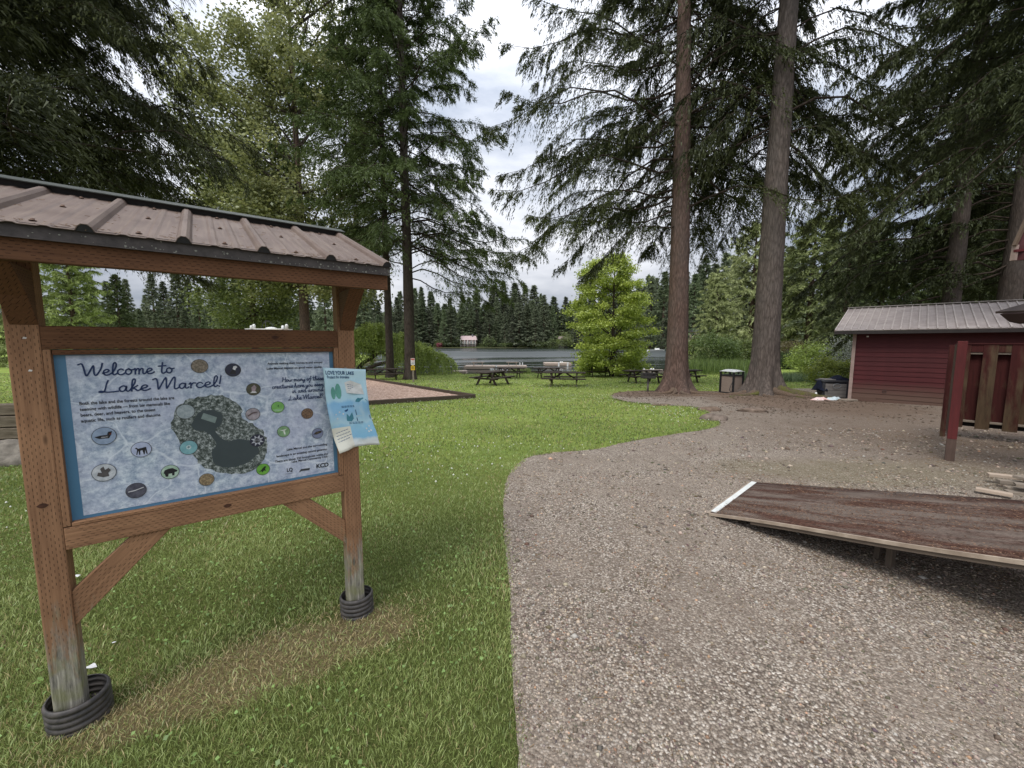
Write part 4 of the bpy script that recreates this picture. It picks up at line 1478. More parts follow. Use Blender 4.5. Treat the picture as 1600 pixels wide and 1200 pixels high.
# ribbed metal roof
m, nt, out = newmat('brown_roof_metal')
t = NT(nt)
n1 = t.noise(t.coord('Object', (1, 1, 1)), 3.0, 6, 0.65)
n2 = t.noise(t.coord('Object', (60, 3, 1)), 1.0, 5)
n3 = t.noise(t.coord('Object', (1, 1, 1)), 90.0, 4, 0.7)
col = t.ramp(n1, [(0.3, (0.105, 0.072, 0.058)), (0.7, (0.175, 0.130, 0.108))])
col = t.mix(t.ramp(n2, [(0.45, 0.0), (0.7, 0.35)]), col, (0.26, 0.205, 0.155))
col = t.mix(t.ramp(n3, [(0.60, 0.0), (0.72, 0.6)]), col, (0.12, 0.08, 0.05))
t.bsdf(out, col, 0.55, 0.35, n1, 0.1, 0.003)
M_roof = m
M_black = simple('black_plastic', (0.022, 0.022, 0.024), (0.012, 0.012, 0.013), 30, 0.55, 0.4)
M_drip = simple('dark_drip_metal', (0.075, 0.062, 0.055), (0.032, 0.026, 0.022), 30, 0.55, 0.4, 0.3)
M_lichen = simple('lichen', (0.30, 0.30, 0.25), (0.14, 0.14, 0.115), 60, 0.9)
ribs = [-0.374, -0.078, 0.218, 0.514, 0.81, 1.108, 1.405]
prof = []
for i, r0_ in enumerate(ribs):
    prof += [(r0_ - 0.028, 0), (r0_ - 0.020, 0.016), (r0_ - 0.009, 0.026), (r0_ + 0.009, 0.026), (r0_ + 0.020, 0.016), (r0_ + 0.028, 0)]
    if i < len(ribs) - 1:
        for f in (0.36, 0.64):
            c = r0_ + 0.297 * f
            prof += [(c - 0.018, 0), (c - 0.008, 0.004), (c + 0.008, 0.004), (c + 0.018, 0)]
prof[-1] = (1.428, -0.004)
nrm = (SN * sl_ + UP).normalized()
mb = MB()
e0_, e1_ = 0.318, -0.735
for i in range(len(prof) - 1):
    (a, ha), (b2, hb) = prof[i], prof[i + 1]
    mb.poly([S(a, e0_, roofz(e0_)) + nrm * ha, S(b2, e0_, roofz(e0_)) + nrm * hb, S(b2, e1_, roofz(e1_)) + nrm * hb, S(a, e1_, roofz(e1_)) + nrm * ha])
Mr = basis(S(0, 0, 2.3), SD, (SN * 1 - UP * sl_).normalized() * -1, nrm)
me = mb.mesh('roof_sheet')
me.transform(Mr.inverted())
o = link('roof_sheet', me, M_roof, sign, Mr)
sm = o.modifiers.new('thick', 'SOLIDIFY'); sm.thickness = 0.0025; sm.offset = -1
# ridge flashing standing proud above the sheet, with a black strip standing in for the shaded gap below
mb = MB()
for off_, z_, hh_ in ((-0.70, 0.036, 0.004),):
    mb.beam(S(-0.40, -0.715, roofz(-0.715) + 0.040), S(1.445, -0.715, roofz(-0.715) + 0.040), 0.13, 0.005, nrm)
    mb.beam(S(-0.40, -0.79, roofz(-0.735) + 0.005), S(1.445, -0.79, roofz(-0.735) + 0.005), 0.004, 0.10)
mb.build('ridge_flashing', simple('green_black_flashing', (0.075, 0.082, 0.07), (0.04, 0.045, 0.038), 20, 0.5, 0.4), sign)
mb = MB()
mb.beam(S(-0.38, -0.700, roofz(-0.70) + 0.018), S(1.42, -0.700, roofz(-0.70) + 0.018), 0.012, 0.030, nrm)
mb.build('gap_shade_strip', M_black, sign)
# drip edge and the black foam plugs under each rib
mb = MB()
mb.beam(S(-0.40, 0.3005, 2.2105), S(1.425, 0.3005, 2.2105), 0.003, 0.058)
mb.beam(S(-0.40, 0.306, 2.1832), S(1.425, 0.306, 2.1832), 0.010, 0.003)
mb.build('drip_edge', M_drip, sign)
for r0_ in ribs:
    mb = MB()
    fr = basis(S(r0_, 0.312, roofz(0.312) - 0.0), SD, nrm, SD.cross(nrm))
    mb.prism([(-0.026, -0.004), (0.026, -0.004), (0.018, 0.014), (0.008, 0.0225), (-0.008, 0.0225), (-0.018, 0.014)], fr, 0.004)
    mb.build('foam_plug', M_black, sign)
# screws
Msc = simple('rusty_screw', (0.16, 0.10, 0.07), (0.07, 0.04, 0.03), 40, 0.7)
mb = MB()
for i in range(6):
    for off_ in (0.24, -0.22, -0.62):
        c = ribs[i] + 0.148
        p = S(c + 0.0, off_, roofz(off_))
        mb.lathe([(0.011, 0.001), (0.011, 0.003), (0.006, 0.004), (0.006, 0.010)], p, 8)
mb.build('screws', Msc, sign)['kind'] = 'stuff'
# needle litter and lichen flecks
mb = MB()
for i in range(230):
    s0 = rnd.uniform(-0.35, 1.4)
    if i < 150:
        off_ = rnd.choice([0.29, 0.25, 0.30, 0.26]) + rnd.uniform(-0.03, 0.02)
        off_ = min(off_, 0.312)
    else:
        off_ = rnd.uniform(-0.65, 0.28)
        s0 = rnd.choice(ribs[1:6]) + rnd.choice([-1, 1]) * rnd.uniform(0.03, 0.06)
    p = S(s0, off_, roofz(off_)) + nrm * 0.004
    a = rnd.uniform(0, 6.28)
    d = (SD * math.cos(a) + SN * math.sin(a) * 0.6 - UP * (0.25 if off_ > 0.28 else 0)).normalized() * rnd.uniform(0.008, 0.024)
    mb.beam(p, p + d, 0.0012, 0.0012)
mb.build('needle_litter', simple('dry_needles', (0.30, 0.20, 0.10), (0.15, 0.09, 0.05), 60, 0.9), sign)['kind'] = 'stuff'
mb = MB()
for i in range(110):
    s0 = 1.42 - 1.8 * rnd.random() ** 1.6
    z0_ = 2.183 + abs(rnd.gauss(0, 0.020))
    if z0_ > 2.232: continue
    fr = basis(S(s0, 0.3022, z0_), SD, UP, SN)
    k = rnd.randint(4, 6); rr_ = rnd.uniform(0.0015, 0.0055)
    mb.prism([(rr_ * rnd.uniform(0.6, 1.3) * math.cos(6.28 * j / k), rr_ * rnd.uniform(0.6, 1.2) * math.sin(6.28 * j / k)) for j in range(k)], fr, 0.0012)
mb.build('lichen_flecks', M_lichen, sign)['kind'] = 'stuff'
# staples on the left post
mb = MB()
for (x_, y_) in ((38, 528), (47, 579)):
    s_, z_ = onplane(x_, y_, 0.001)
    fr = basis(S(s_, 0.0004, z_), SD, UP, SN)
    mb.prism([(-0.006, -0.003), (0.005, -0.004), (0.007, 0.002), (-0.002, 0.005)], fr, 0.0015)
mb.build('paper_scraps', simple('paper_scrap', (0.75, 0.72, 0.66), None, 20), sign)

# dark knots that show on the rail and the left post
for s_, z_, mm, fr_up in ((0.60, 0.925, 0.0012, None), (-0.052, 1.09, 0.0012, None), (0.87, 1.83, 0.0012, None)):
    mb = MB()
    mb.prism([(0.013 * math.cos(6.28 * j / 14) * (1.5 if j in (0, 7) else 1.15), 0.011 * math.sin(6.28 * j / 14)) for j in range(14)], basis(S(s_, 0.0002, z_), SD, UP, SN), 0.0009)
    mb.build('knot', simple('wood_knot', (0.085, 0.035, 0.02), (0.04, 0.018, 0.01), 60, 0.8), sign)

# ---- the printed board
m, nt, out = newmat('printed_board')
t = NT(nt)
oc = t.coord('Object')
n1 = t.noise(oc, 26.0, 8, 0.75)
n2 = t.noise(oc, 4.0, 4)
n3 = t.noise(oc, 60.0, 4, 0.7)
v1 = t.vor(oc, 9.0, 'Distance', 'DISTANCE_TO_EDGE')
col = t.ramp(n1, [(0.34, (0.16, 0.225, 0.33)), (0.48, (0.36, 0.44, 0.53)), (0.60, (0.62, 0.69, 0.74))])
col = t.mix(t.ramp(n2, [(0.38, 0.0), (0.62, 0.55)]), col, (0.50, 0.52, 0.66))
col = t.mix(t.ramp(n3, [(0.56, 0.0), (0.66, 0.45)]), col, (0.16, 0.20, 0.30))
wob = t.mix(0.08, oc, t.n('ShaderNodeTexNoise', Scale=6.0).outputs['Color'])
ve = t.nt.nodes.new('ShaderNodeTexVoronoi'); ve.feature = 'DISTANCE_TO_EDGE'; ve.inputs['Scale'].default_value = 3.2
t.l(wob, ve.inputs['Vector'])
col = t.mix(t.ramp(ve.outputs['Distance'], [(0.004, 0.55), (0.014, 0.0)]), col, (0.72, 0.77, 0.82))
t.bsdf(out, col, 0.34, 0.4, None, coat=0.35)
M_print = m
M_blueborder = simple('board_border_blue', (0.085, 0.215, 0.34), (0.065, 0.17, 0.28), 3, 0.35, 0.4, 0.0)
M_navy = simple('navy_ink', (0.018, 0.038, 0.11), (0.014, 0.03, 0.09), 20, 0.4, 0.3, 0)
M_ink = simple('dark_ink', (0.02, 0.022, 0.03), None, 20, 0.45, 0.3, 0)
M_rim = simple('ring_ink', (0.055, 0.06, 0.065), None, 20, 0.45, 0.3, 0)
PO = -0.030                                    # board face offset


def bplate(name, pts, lift, mat, parent, th=0.0006):
    """flat printed shape on the board, outline in board (s, z) metres"""
    cs = sum(p[0] for p in pts) / len(pts); cz = sum(p[1] for p in pts) / len(pts)
    M = basis(S(cs, PO + lift, cz), SD, UP, SN)
    A = sum(pts[i][0] * pts[(i + 1) % len(pts)][1] - pts[(i + 1) % len(pts)][0] * pts[i][1] for i in range(len(pts)))
    pp = pts if A > 0 else pts[::-1]
    return MB().prism([(a - cs, b_ - cz) for a, b_ in pp], Matrix.Identity(4), th).build(name, mat, parent, M)


board = bplate('board', [(0.016, 0.968), (W_ - 0.016, 0.968), (W_ - 0.016, 1.772), (0.016, 1.772)], -0.012, M_blueborder, sign, 0.012)
p_ = [onplane(*q, PO) for q in ((105, 556), (130, 802), (519, 737), (511, 551))]
bplate('printed_sheet', [(0.061, 1.004), (1.152, 1.004), (1.152, 1.744), (0.061, 1.744)], 0.0, M_print, board, 0.0008)
L1 = 0.0012


def C2(x, y):
    return onplane(x, y, PO)


def circ(cx, cz, rx, ry, n=26):
    return [(cx + rx * math.cos(6.2832 * k / n), cz + ry * math.sin(6.2832 * k / n)) for k in range(n)]


# map of the lake with its ring of woods
m, nt, out = newmat('aerial_woods_print')
t = NT(nt)
nz = t.noise(t.coord('Object'), 48.0, 8, 0.85)
col = t.ramp(nz, [(0.40, (0.014, 0.024, 0.020)), (0.50, (0.08, 0.105, 0.095)), (0.58, (0.42, 0.46, 0.45)), (0.7, (0.6, 0.64, 0.63))])
t.bsdf(out, col, 0.34, 0.4, None, coat=0.35)
M_aerial = m
rgm = random.Random(4)


def ragged(pts, j, k=5):
    out_ = []
    for q in catmull(pts + [pts[0]], k)[:-1]:
        out_.append((q[0] + rgm.uniform(-j, j), q[1] + rgm.uniform(-j, j)))
    return out_


outer = [C2(*q) for q in ((268, 668), (272, 645), (290, 626), (322, 618), (352, 620), (376, 634), (378, 652), (398, 664), (414, 680), (417, 706), (404, 728), (376, 740), (345, 738), (318, 728), (300, 712), (282, 694))]
bplate('map_woods', ragged(outer, 0.006), L1, M_aerial, board)
M_maplake = simple('map_lake_print', (0.050, 0.068, 0.072), (0.042, 0.058, 0.062), 12, 0.34, 0.4, 0)
M_paler = simple('map_inset_print', (0.22, 0.28, 0.26), (0.16, 0.21, 0.2), 40, 0.34, 0.4, 0)
water = [C2(*q) for q in ((298, 664), (310, 645), (330, 640), (347, 648), (345, 664), (336, 672), (352, 688), (378, 686), (398, 692), (404, 706), (388, 722), (360, 730), (338, 726), (330, 708), (338, 694), (324, 676), (306, 672))]
bplate('map_lake', ragged(water, 0.002), L1 + 0.0007, M_maplake, board)
bplate('map_island', [C2(*q) for q in ((314, 654), (318, 645), (339, 652), (336, 661))], L1 + 0.0014, M_paler, board)
# photo roundels
rgc = random.Random(8)


def photo(cx, cy, col1, col2, deco=None, r=0.034, sc=30):
    c = C2(cx, cy)
    mat = simple('photo_print', col1, col2, sc, 0.34, 0.4, 0)
    rm = bplate('photo_ring', circ(c[0], c[1], r + 0.0022, r + 0.0022), L1 + 0.0021, M_rim, board, 0.0005)
    bplate('photo', circ(c[0], c[1], r, r), L1 + 0.0027, mat, board, 0.0005)
    for dcol, pts in (deco or []):
        bplate('photo_subject', [(c[0] + r * a, c[1] + r * b_) for a, b_ in pts], L1 + 0.0033, simple('subject_print', dcol, tuple(v * 0.6 for v in dcol), 40, 0.34, 0.4, 0), board, 0.0004)


blk = (0.02, 0.02, 0.025)
duck = [(blk, [(-0.8, -0.05), (-0.3, 0.1), (0.25, 0.1), (0.35, 0.45), (0.7, 0.5), (0.6, 0.1), (0.4, -0.3), (-0.4, -0.3)]), ((0.6, 0.6, 0.62), [(-0.3, -0.22), (0.3, -0.2), (0.35, -0.02), (-0.2, 0.0)]), ((0.45, 0.1, 0.05), [(0.42, 0.1), (0.62, 0.12), (0.6, 0.32), (0.44, 0.28)])]
deer = [(blk, [(-0.5, 0.35), (-0.3, 0.15), (0.5, 0.3), (0.6, -0.7), (0.48, -0.7), (0.38, -0.1), (0.3, -0.7), (0.2, -0.7), (0.1, -0.1), (-0.1, -0.15), (-0.15, -0.7), (-0.27, -0.7), (-0.3, -0.05), (-0.45, -0.7), (-0.55, -0.7), (-0.42, 0.05), (-0.62, 0.2)])]
squir = [((0.10, 0.09, 0.09), [(-0.6, -0.3), (-0.5, 0.1), (-0.2, 0.0), (-0.3, 0.5), (0.0, 0.75), (0.1, 0.3), (0.4, 0.5), (0.6, 0.2), (0.35, -0.1), (0.4, -0.5), (-0.1, -0.55)])]
bear = [(blk, [(-0.75, -0.1), (-0.6, 0.35), (-0.2, 0.5), (0.3, 0.55), (0.6, 0.3), (0.85, 0.1), (0.75, -0.1), (0.5, -0.1), (0.45, -0.6), (0.2, -0.6), (0.2, -0.25), (-0.2, -0.25), (-0.25, -0.65), (-0.55, -0.65), (-0.6, -0.2)])]
frog = [((0.015, 0.03, 0.015), [(-0.7, -0.4), (-0.3, -0.1), (0.0, 0.3), (0.3, 0.55), (0.5, 0.45), (0.3, 0.0), (0.45, -0.35), (0.1, -0.25), (-0.1, -0.55), (-0.3, -0.3)])]
eagle = [((0.8, 0.8, 0.8), [(-0.05, 0.15), (0.1, 0.6), (0.45, 0.65), (0.6, 0.4), (0.35, 0.2), (0.3, -0.05)]), (blk, [(-0.5, -0.6), (-0.1, 0.1), (0.3, -0.1), (0.4, -0.7)])]
star = [((0.55, 0.57, 0.62), [(0.95 * (1 if k % 2 else 0.5) * math.cos(k * 0.3927), 0.95 * (1 if k % 2 else 0.5) * math.sin(k * 0.3927)) for k in range(16)]), (blk, circ(0, 0, 0.45, 0.45, 10))]
bird = [((0.85, 0.85, 0.85), [(-0.5, -0.6), (-0.2, -0.35), (0.3, -0.4), (0.45, -0.65)]), ((0.38, 0.30, 0.32), [(-0.25, -0.35), (-0.3, 0.3), (0.15, 0.75), (0.45, 0.3), (0.2, -0.35)])]
photo(163, 681, (0.30, 0.38, 0.50), (0.18, 0.24, 0.34), duck, 0.040)
photo(221, 702, (0.50, 0.55, 0.68), (0.30, 0.35, 0.5), deer, 0.036)
photo(163, 738, (0.62, 0.64, 0.66), (0.3, 0.33, 0.36), squir, 0.040)
photo(266, 737, (0.50, 0.62, 0.52), (0.2, 0.34, 0.22), bear, 0.034)
photo(213, 766, (0.12, 0.12, 0.15), (0.03, 0.03, 0.05), [((0.7, 0.7, 0.72), [(-0.8, -0.1), (-0.2, -0.05), (0.8, 0.25), (0.75, 0.35), (-0.1, 0.1), (-0.8, 0.0)])], 0.036)
photo(323, 749, (0.40, 0.30, 0.17), (0.08, 0.06, 0.04), None, 0.031, 90)
photo(411, 733, (0.17, 0.42, 0.06), (0.10, 0.30, 0.04), frog, 0.031)
photo(312, 572, (0.33, 0.27, 0.20), (0.07, 0.06, 0.04), None, 0.0335, 90)
photo(364, 578, (0.03, 0.035, 0.06), (0.02, 0.02, 0.04), eagle, 0.0335)
photo(396, 608, (0.10, 0.095, 0.06), (0.05, 0.05, 0.03), bird, 0.032)
photo(395, 647, (0.45, 0.40, 0.42), (0.16, 0.14, 0.15), [((0.12, 0.08, 0.08), [(-0.7, -0.35), (0.0, 0.1), (0.7, 0.25), (0.6, 0.4), (-0.1, 0.3), (-0.75, -0.15)])], 0.0325)
photo(434, 636, (0.20, 0.45, 0.12), (0.14, 0.36, 0.08), [((0.35, 0.6, 0.32), [(-0.8, -0.4), (0.8, -0.35), (0.5, -0.75), (-0.5, -0.75)]), ((0.03, 0.1, 0.03), [(-0.15, 0.1), (0.15, 0.45), (0.2, -0.1), (0.12, -0.1), (0.08, 0.2)])], 0.031)
photo(480, 646, (0.30, 0.18, 0.10), (0.03, 0.02, 0.02), None, 0.030, 120)
photo(443, 674, (0.25, 0.42, 0.22), (0.12, 0.22, 0.10), [((0.75, 0.8, 0.7), [(-0.6, 0.3), (-0.1, 0.1), (0.1, -0.6), (0.3, -0.6), (0.2, 0.1), (0.6, 0.5), (0.0, 0.35)])], 0.031)
photo(496, 677, (0.22, 0.25, 0.36), (0.14, 0.16, 0.25), [((0.05, 0.04, 0.03), [(-0.8, -0.1), (-0.3, 0.35), (0.8, 0.5), (0.7, 0.1), (-0.2, -0.2)]), ((0.4, 0.33, 0.2), [(-0.2, 0.05), (0.3, 0.15), (0.3, 0.22), (-0.2, 0.12)])], 0.030)
photo(295, 699, (0.24, 0.46, 0.48), (0.14, 0.32, 0.36), [((0.6, 0.75, 0.75), circ(0, 0.05, 0.3, 0.3, 12)), ((0.2, 0.4, 0.45), circ(0, 0.05, 0.16, 0.16, 10))], 0.035)
photo(402, 688, (0.025, 0.03, 0.05), (0.02, 0.02, 0.04), star, 0.034)
photo(290, 643, (0.40, 0.45, 0.47), (0.22, 0.27, 0.28), None, 0.036, 60)

# ---- hand-drawn script lettering (stroke font)
GL = {
    'a': ([[(.62, .85), (.35, 1.02), (.08, .7), (.08, .25), (.3, 0), (.55, .3), (.66, .95), (.62, .3), (.78, 0), (1.0, .22)]], 1.0),
    'b': ([[(0, .2), (.3, 1.2), (.4, 2.0), (.25, 2.2), (.12, 1.6), (.1, .3), (.3, 0), (.6, .2), (.6, .7), (.35, .85), (.15, .5)]], .85),
    'c': ([[(.66, .8), (.42, 1.02), (.12, .75), (.08, .3), (.3, 0), (.6, .05), (.85, .3)]], .85),
    'd': ([[(.62, .85), (.35, 1.02), (.08, .7), (.08, .25), (.3, 0), (.55, .3), (.68, 2.1), (.64, .3), (.8, 0), (1.0, .22)]], 1.0),
    'e': ([[(0, .35), (.4, .5), (.62, .78), (.42, 1.02), (.14, .8), (.08, .35), (.28, .02), (.6, .05), (.88, .3)]], .88),
    'f': ([[(.7, 2.0), (.5, 2.2), (.33, 1.7), (.3, .5), (.25, -.8), (.05, -.9), (.1, -.5), (.4, .1), (.75, .3)], [(.0, 1.0), (.7, 1.05)]], .75),
    'h': ([[(0, .3), (.35, 1.3), (.42, 2.0), (.28, 2.2), (.15, 1.7), (.12, 0)], [(.12, .45), (.35, .98), (.6, .9), (.62, .2), (.78, 0), (1.0, .25)]], 1.0),
    'i': ([[(.1, .9), (.12, .2), (.28, 0), (.5, .25)], [(.14, 1.45), (.16, 1.5)]], .5),
    'k': ([[(0, .3), (.32, 1.3), (.4, 2.0), (.26, 2.2), (.14, 1.7), (.12, 0)], [(.62, .98), (.3, .6), (.15, .5), (.4, .4), (.62, .05), (.9, .2)]], .9),
    'l': ([[(0, .25), (.32, .95), (.48, 1.8), (.34, 2.2), (.16, 1.8), (.12, .5), (.26, 0), (.55, .25)]], .55),
    'm': ([[(0, .85), (.14, .98), (.16, 0)], [(.16, .5), (.36, .98), (.54, .9), (.56, 0)], [(.56, .5), (.78, .98), (.96, .9), (.98, .2), (1.12, 0), (1.34, .25)]], 1.34),
    'n': ([[(0, .85), (.14, .98), (.16, 0)], [(.16, .5), (.4, .98), (.6, .9), (.62, .2), (.76, 0), (.98, .25)]], .98),
    'o': ([[(.38, 1.02), (.1, .78), (.08, .28), (.34, 0), (.62, .25), (.64, .75), (.38, 1.02), (.55, .8), (.92, .88)]], .92),
    'r': ([[(0, .75), (.16, 1.0), (.2, 0)], [(.2, .5), (.4, .95), (.66, .92)]], .7),
    's': ([[(0, .3), (.4, 1.02), (.5, .6), (.45, .1), (.2, 0), (.1, .12)], [(.3, .02), (.75, .25)]], .75),
    't': ([[(.36, 2.0), (.28, .6), (.32, .1), (.52, 0), (.78, .25)], [(-.1, 1.35), (.72, 1.42)]], .78),
    'u': ([[(0, .9), (.05, .25), (.25, 0), (.5, .35), (.56, .95), (.56, .25), (.72, 0), (.92, .25)]], .92),
    'v': ([[(0, .85), (.14, .95), (.28, 0), (.55, .95), (.85, .85)]], .85),
    'w': ([[(0, .9), (.05, .2), (.22, 0), (.45, .3), (.5, .9), (.55, .2), (.72, 0), (.95, .4), (.98, .95), (1.2, .85)]], 1.2),
    'y': ([[(0, .9), (.05, .3), (.25, .1), (.5, .4), (.56, .95), (.5, -.4), (.3, -.9), (.1, -.7), (.4, -.1), (.85, .3)]], .85),
    'W': ([[(-.35, 1.95), (-.05, 2.1), (.12, 1.7), (.35, .3), (.5, 0), (.7, .5), (1.05, 1.6), (1.15, 1.55), (1.2, .4), (1.38, 0), (1.65, .5), (1.9, 1.3), (2.0, 2.1)]], 2.05),
    'L': ([[(.62, 2.1), (.5, 1.5), (.36, .3), (.15, .02), (-.1, .12), (.1, .25), (.6, .02), (1.5, .1)]], 1.55),
    'M': ([[(-.35, 1.95), (-.05, 2.1), (.1, 1.4), (.18, .2), (.3, .3), (.75, 2.0), (.9, 2.05), (.95, .5), (1.05, .3), (1.55, 2.1), (1.75, 2.0), (1.72, .3), (1.9, 0), (2.15, .25)]], 2.15),
    'H': ([[(-.1, 1.8), (.25, 2.1), (.2, 1.0), (.1, 0)], [(1.15, 2.1), (1.0, 1.0), (1.02, 0), (1.3, .2)], [(-.1, .95), (1.3, 1.12)]], 1.35),
    '!': ([[(.3, 2.15), (.2, .6)], [(.15, .1), (.17, .0)]], .5),
    '?': ([[(.05, 1.7), (.3, 2.1), (.65, 1.9), (.55, 1.4), (.3, 1.0), (.28, .6)], [(.24, .1), (.26, .0)]], .8),
    ' ': ([], .55),
}


def ribbon(mb, pts, w, fr, lift):
    n = len(pts)
    Lp, Rp = [], []
    for i in range(n):
        a = Vector(pts[max(i - 1, 0)]); b_ = Vector(pts[min(i + 1, n - 1)])
        d = (b_ - a)
        if d.length < 1e-9:
            d = Vector((1, 0))
        d.normalize()
        nn = Vector((-d.y, d.x)) * w / 2
        p = Vector(pts[i])
        if i == 0: p = p - d * w * 0.4
        if i == n - 1: p = p + d * w * 0.4
        Lp.append(p + nn); Rp.append(p - nn)
    for i in range(n - 1):
        mb.poly([fr @ Vector((q.x, q.y, lift)) for q in (Rp[i], Rp[i + 1], Lp[i + 1], Lp[i])])


def script(name, text, x0, z0, width, xh, wstroke, mat, parent, right=False, frame=None, ysc=1.0):
    adv = sum(GL[c][1] for c in text)
    k = width / adv
    mb = MB()
    fr = frame or basis(S(x0, PO + L1 + 0.0018, z0), SD, UP, SN)
    cx = 0.0
    for ci, c in enumerate(text):
        strokes, a = GL[c]
        for si, st in enumerate(strokes):
            pts = [(cx + (p[0] + 0.06 * p[1]) * k, p[1] * xh * ysc) for p in catmull(st, 6)]
            ribbon(mb, pts, wstroke, fr, 0.0004 + 0.00002 * ((ci + si) % 7))
        cx += a * k
    return mb.build(name, mat, parent)


a, b_ = C2(128, 589), C2(267, 581)
script('title_line', 'Welcome to', a[0], 0.5 * (a[1] + b_[1]), b_[0] - a[0] + 0.012, 0.026, 0.0062, M_navy, board)
a, b_ = C2(157, 614), C2(346, 603)
script('title_line', 'Lake Marcel!', a[0], 0.5 * (a[1] + b_[1]), b_[0] - a[0] + 0.004, 0.026, 0.0062, M_navy, board)
for txt, (xa, xb, ya, yb) in (('How many of these', (441, 506, 596, 594)), ('creatures have you seen', (425, 505, 606, 604)), ('in and around', (456, 505, 612.5, 612)), ('Lake Marcel?', (451, 505, 625, 621.5))):
    a, b_ = C2(xa, ya), C2(xb, yb)
    script('question_line', txt, a[0], 0.5 * (a[1] + b_[1]), b_[0] - a[0], 0.0118, 0.0034, M_navy, board)


def text(name, body, frame, size, mat, parent, align='LEFT', bold=0.0, width=None, warp=None):
    cu = bpy.data.curves.new(name, 'FONT')
    cu.body = body
    cu.size = size
    cu.align_x = align
    cu.offset = bold
    cu.fill_mode = 'FRONT'
    cu.materials.append(mat)
    o = bpy.data.objects.new(name, cu)
    me = bpy.data.meshes.new_from_object(o)
    bpy.data.objects.remove(o)
    me.name = name
    cw = max(v.co.x for v in me.vertices) - min(v.co.x for v in me.vertices)
    if width and cw > 1e-6:
        me.transform(Matrix.Diagonal((width / cw, 1, 1, 1)))
    if warp:
        for v in me.vertices:
            v.co = warp(v.co.x, v.co.y)
        frame = Matrix.Identity(4)
    o = link(name, me, mat, parent, frame)
    o['kind'] = 'stuff'
    return o


def btext(body, xa, ya, xb, yb, size, align='LEFT', bold=0.0004, lift=0.0024, mat=None):
    a, b_ = C2(xa, ya), C2(xb, yb)
    zc = 0.5 * (a[1] + b_[1])
    x = a[0] if align == 'LEFT' else b_[0]
    return text('text_line', body, basis(S(x, PO + lift, zc), SD, UP, SN), size, mat or M_ink, board, align, bold, b_[0] - a[0])


btext('Both the lake and the forests around the lake are', 124, 632.5, 272, 624, 0.021)
btext('teeming with wildlife \u2014 from big mammals like', 125, 641.5, 266, 633, 0.021)
btext('bears, deer, and beavers, to the tiniest', 126, 650, 243, 643, 0.021)
btext('aquatic life, such as rotifers and diatoms.', 127, 659, 252, 651, 0.021)
btext('Animals making their homes in and around', 418, 570, 503.5, 567, 0.0165, 'RIGHT')
btext('Lake Marcel depend on good water quality.', 417, 577.5, 503.5, 574.5, 0.0165, 'RIGHT')
btext('Lake Marcel and the surrounding', 448, 703, 511, 696, 0.018, 'RIGHT')
btext('landscape is an amazing natural getaway.', 432, 713, 511.5, 704, 0.018, 'RIGHT')
btext('There are about 330 households within the', 429.5, 722, 512, 711, 0.018, 'RIGHT')
btext('Lake Marcel Community Club.', 456, 723, 512.5, 714, 0.018, 'RIGHT')
btext('LQ', 448, 737, 457, 736, 0.030, bold=0.001)
btext('KCD', 494, 731.5, 513, 728, 0.034, bold=0.0012)
a = C2(467, 738)
bplate('logo_mark', [(a[0], a[1]), (a[0] + 0.012, a[1] + 0.018), (a[0] + 0.062, a[1] + 0.016), (a[0] + 0.056, a[1] + 0.004), (a[0] + 0.014, a[1] + 0.006)], L1 + 0.0008, M_rim, board)
a = C2(445, 741)
bplate('logo_rule', [(a[0], a[1]), (a[0] + 0.04, a[1]), (a[0] + 0.04, a[1] + 0.0015), (a[0], a[1] + 0.0015)], L1 + 0.0008, M_rim, board)

# ---- flyer stapled over the right post
fly_px = [(503, 574), (571, 577), (577, 606), (589, 660), (589, 694), (550, 698), (530, 707), (519, 655), (509, 640)]
FW, FHh = 16, 30
tl, tr, br_, bl = (1.104, 1.655), (1.352, 1.634), (1.418, 1.138), (1.168, 1.128)
flyer = thing('flyer', 'crumpled blue paper flyer stapled to the right post of the sign', 'flyer', S(1.25, 0.01, 1.38), TH)


def fpos(u, v, lift=0.0):
    """u 0..1 to the right, v 0..1 downward"""
    x = (tl[0] * (1 - u) + tr[0] * u) * (1 - v) + (bl[0] * (1 - u) + br_[0] * u) * v
    z = (tl[1] * (1 - u) + tr[1] * u) * (1 - v) + (bl[1] * (1 - u) + br_[1] * u) * v
    # bulges of the outline
    if u > 0.5:
        x -= (u - 0.5) * 2 * 0.020 * math.sin(math.pi * v * 1.2) * (1 if v < 0.8 else 0.5)
    else:
        x -= (0.5 - u) * 2 * 0.018 * math.sin(math.pi * v)
    z -= (0.012 * math.sin(math.pi * u) if v > 0.9 else 0) * -1
    on_post = math.exp(-((u - 0.5) / 0.28) ** 2)
    off = 0.004 + 0.030 * (1 - on_post) * (0.35 + 0.65 * v) + 0.014 * math.sin(u * 7 + v * 5) * (1 - on_post) + 0.006 * math.sin(v * 13 + u * 3) * (0.3 + 0.7 * (1 - on_post))
    off += 0.003 * abs(math.sin(v * 31 + u * 9))
    if v > 0.82 and u < 0.35:
        off += (v - 0.82) * (0.35 - u) * 0.5
    return S(x, max(off, 0.004) + lift, z)


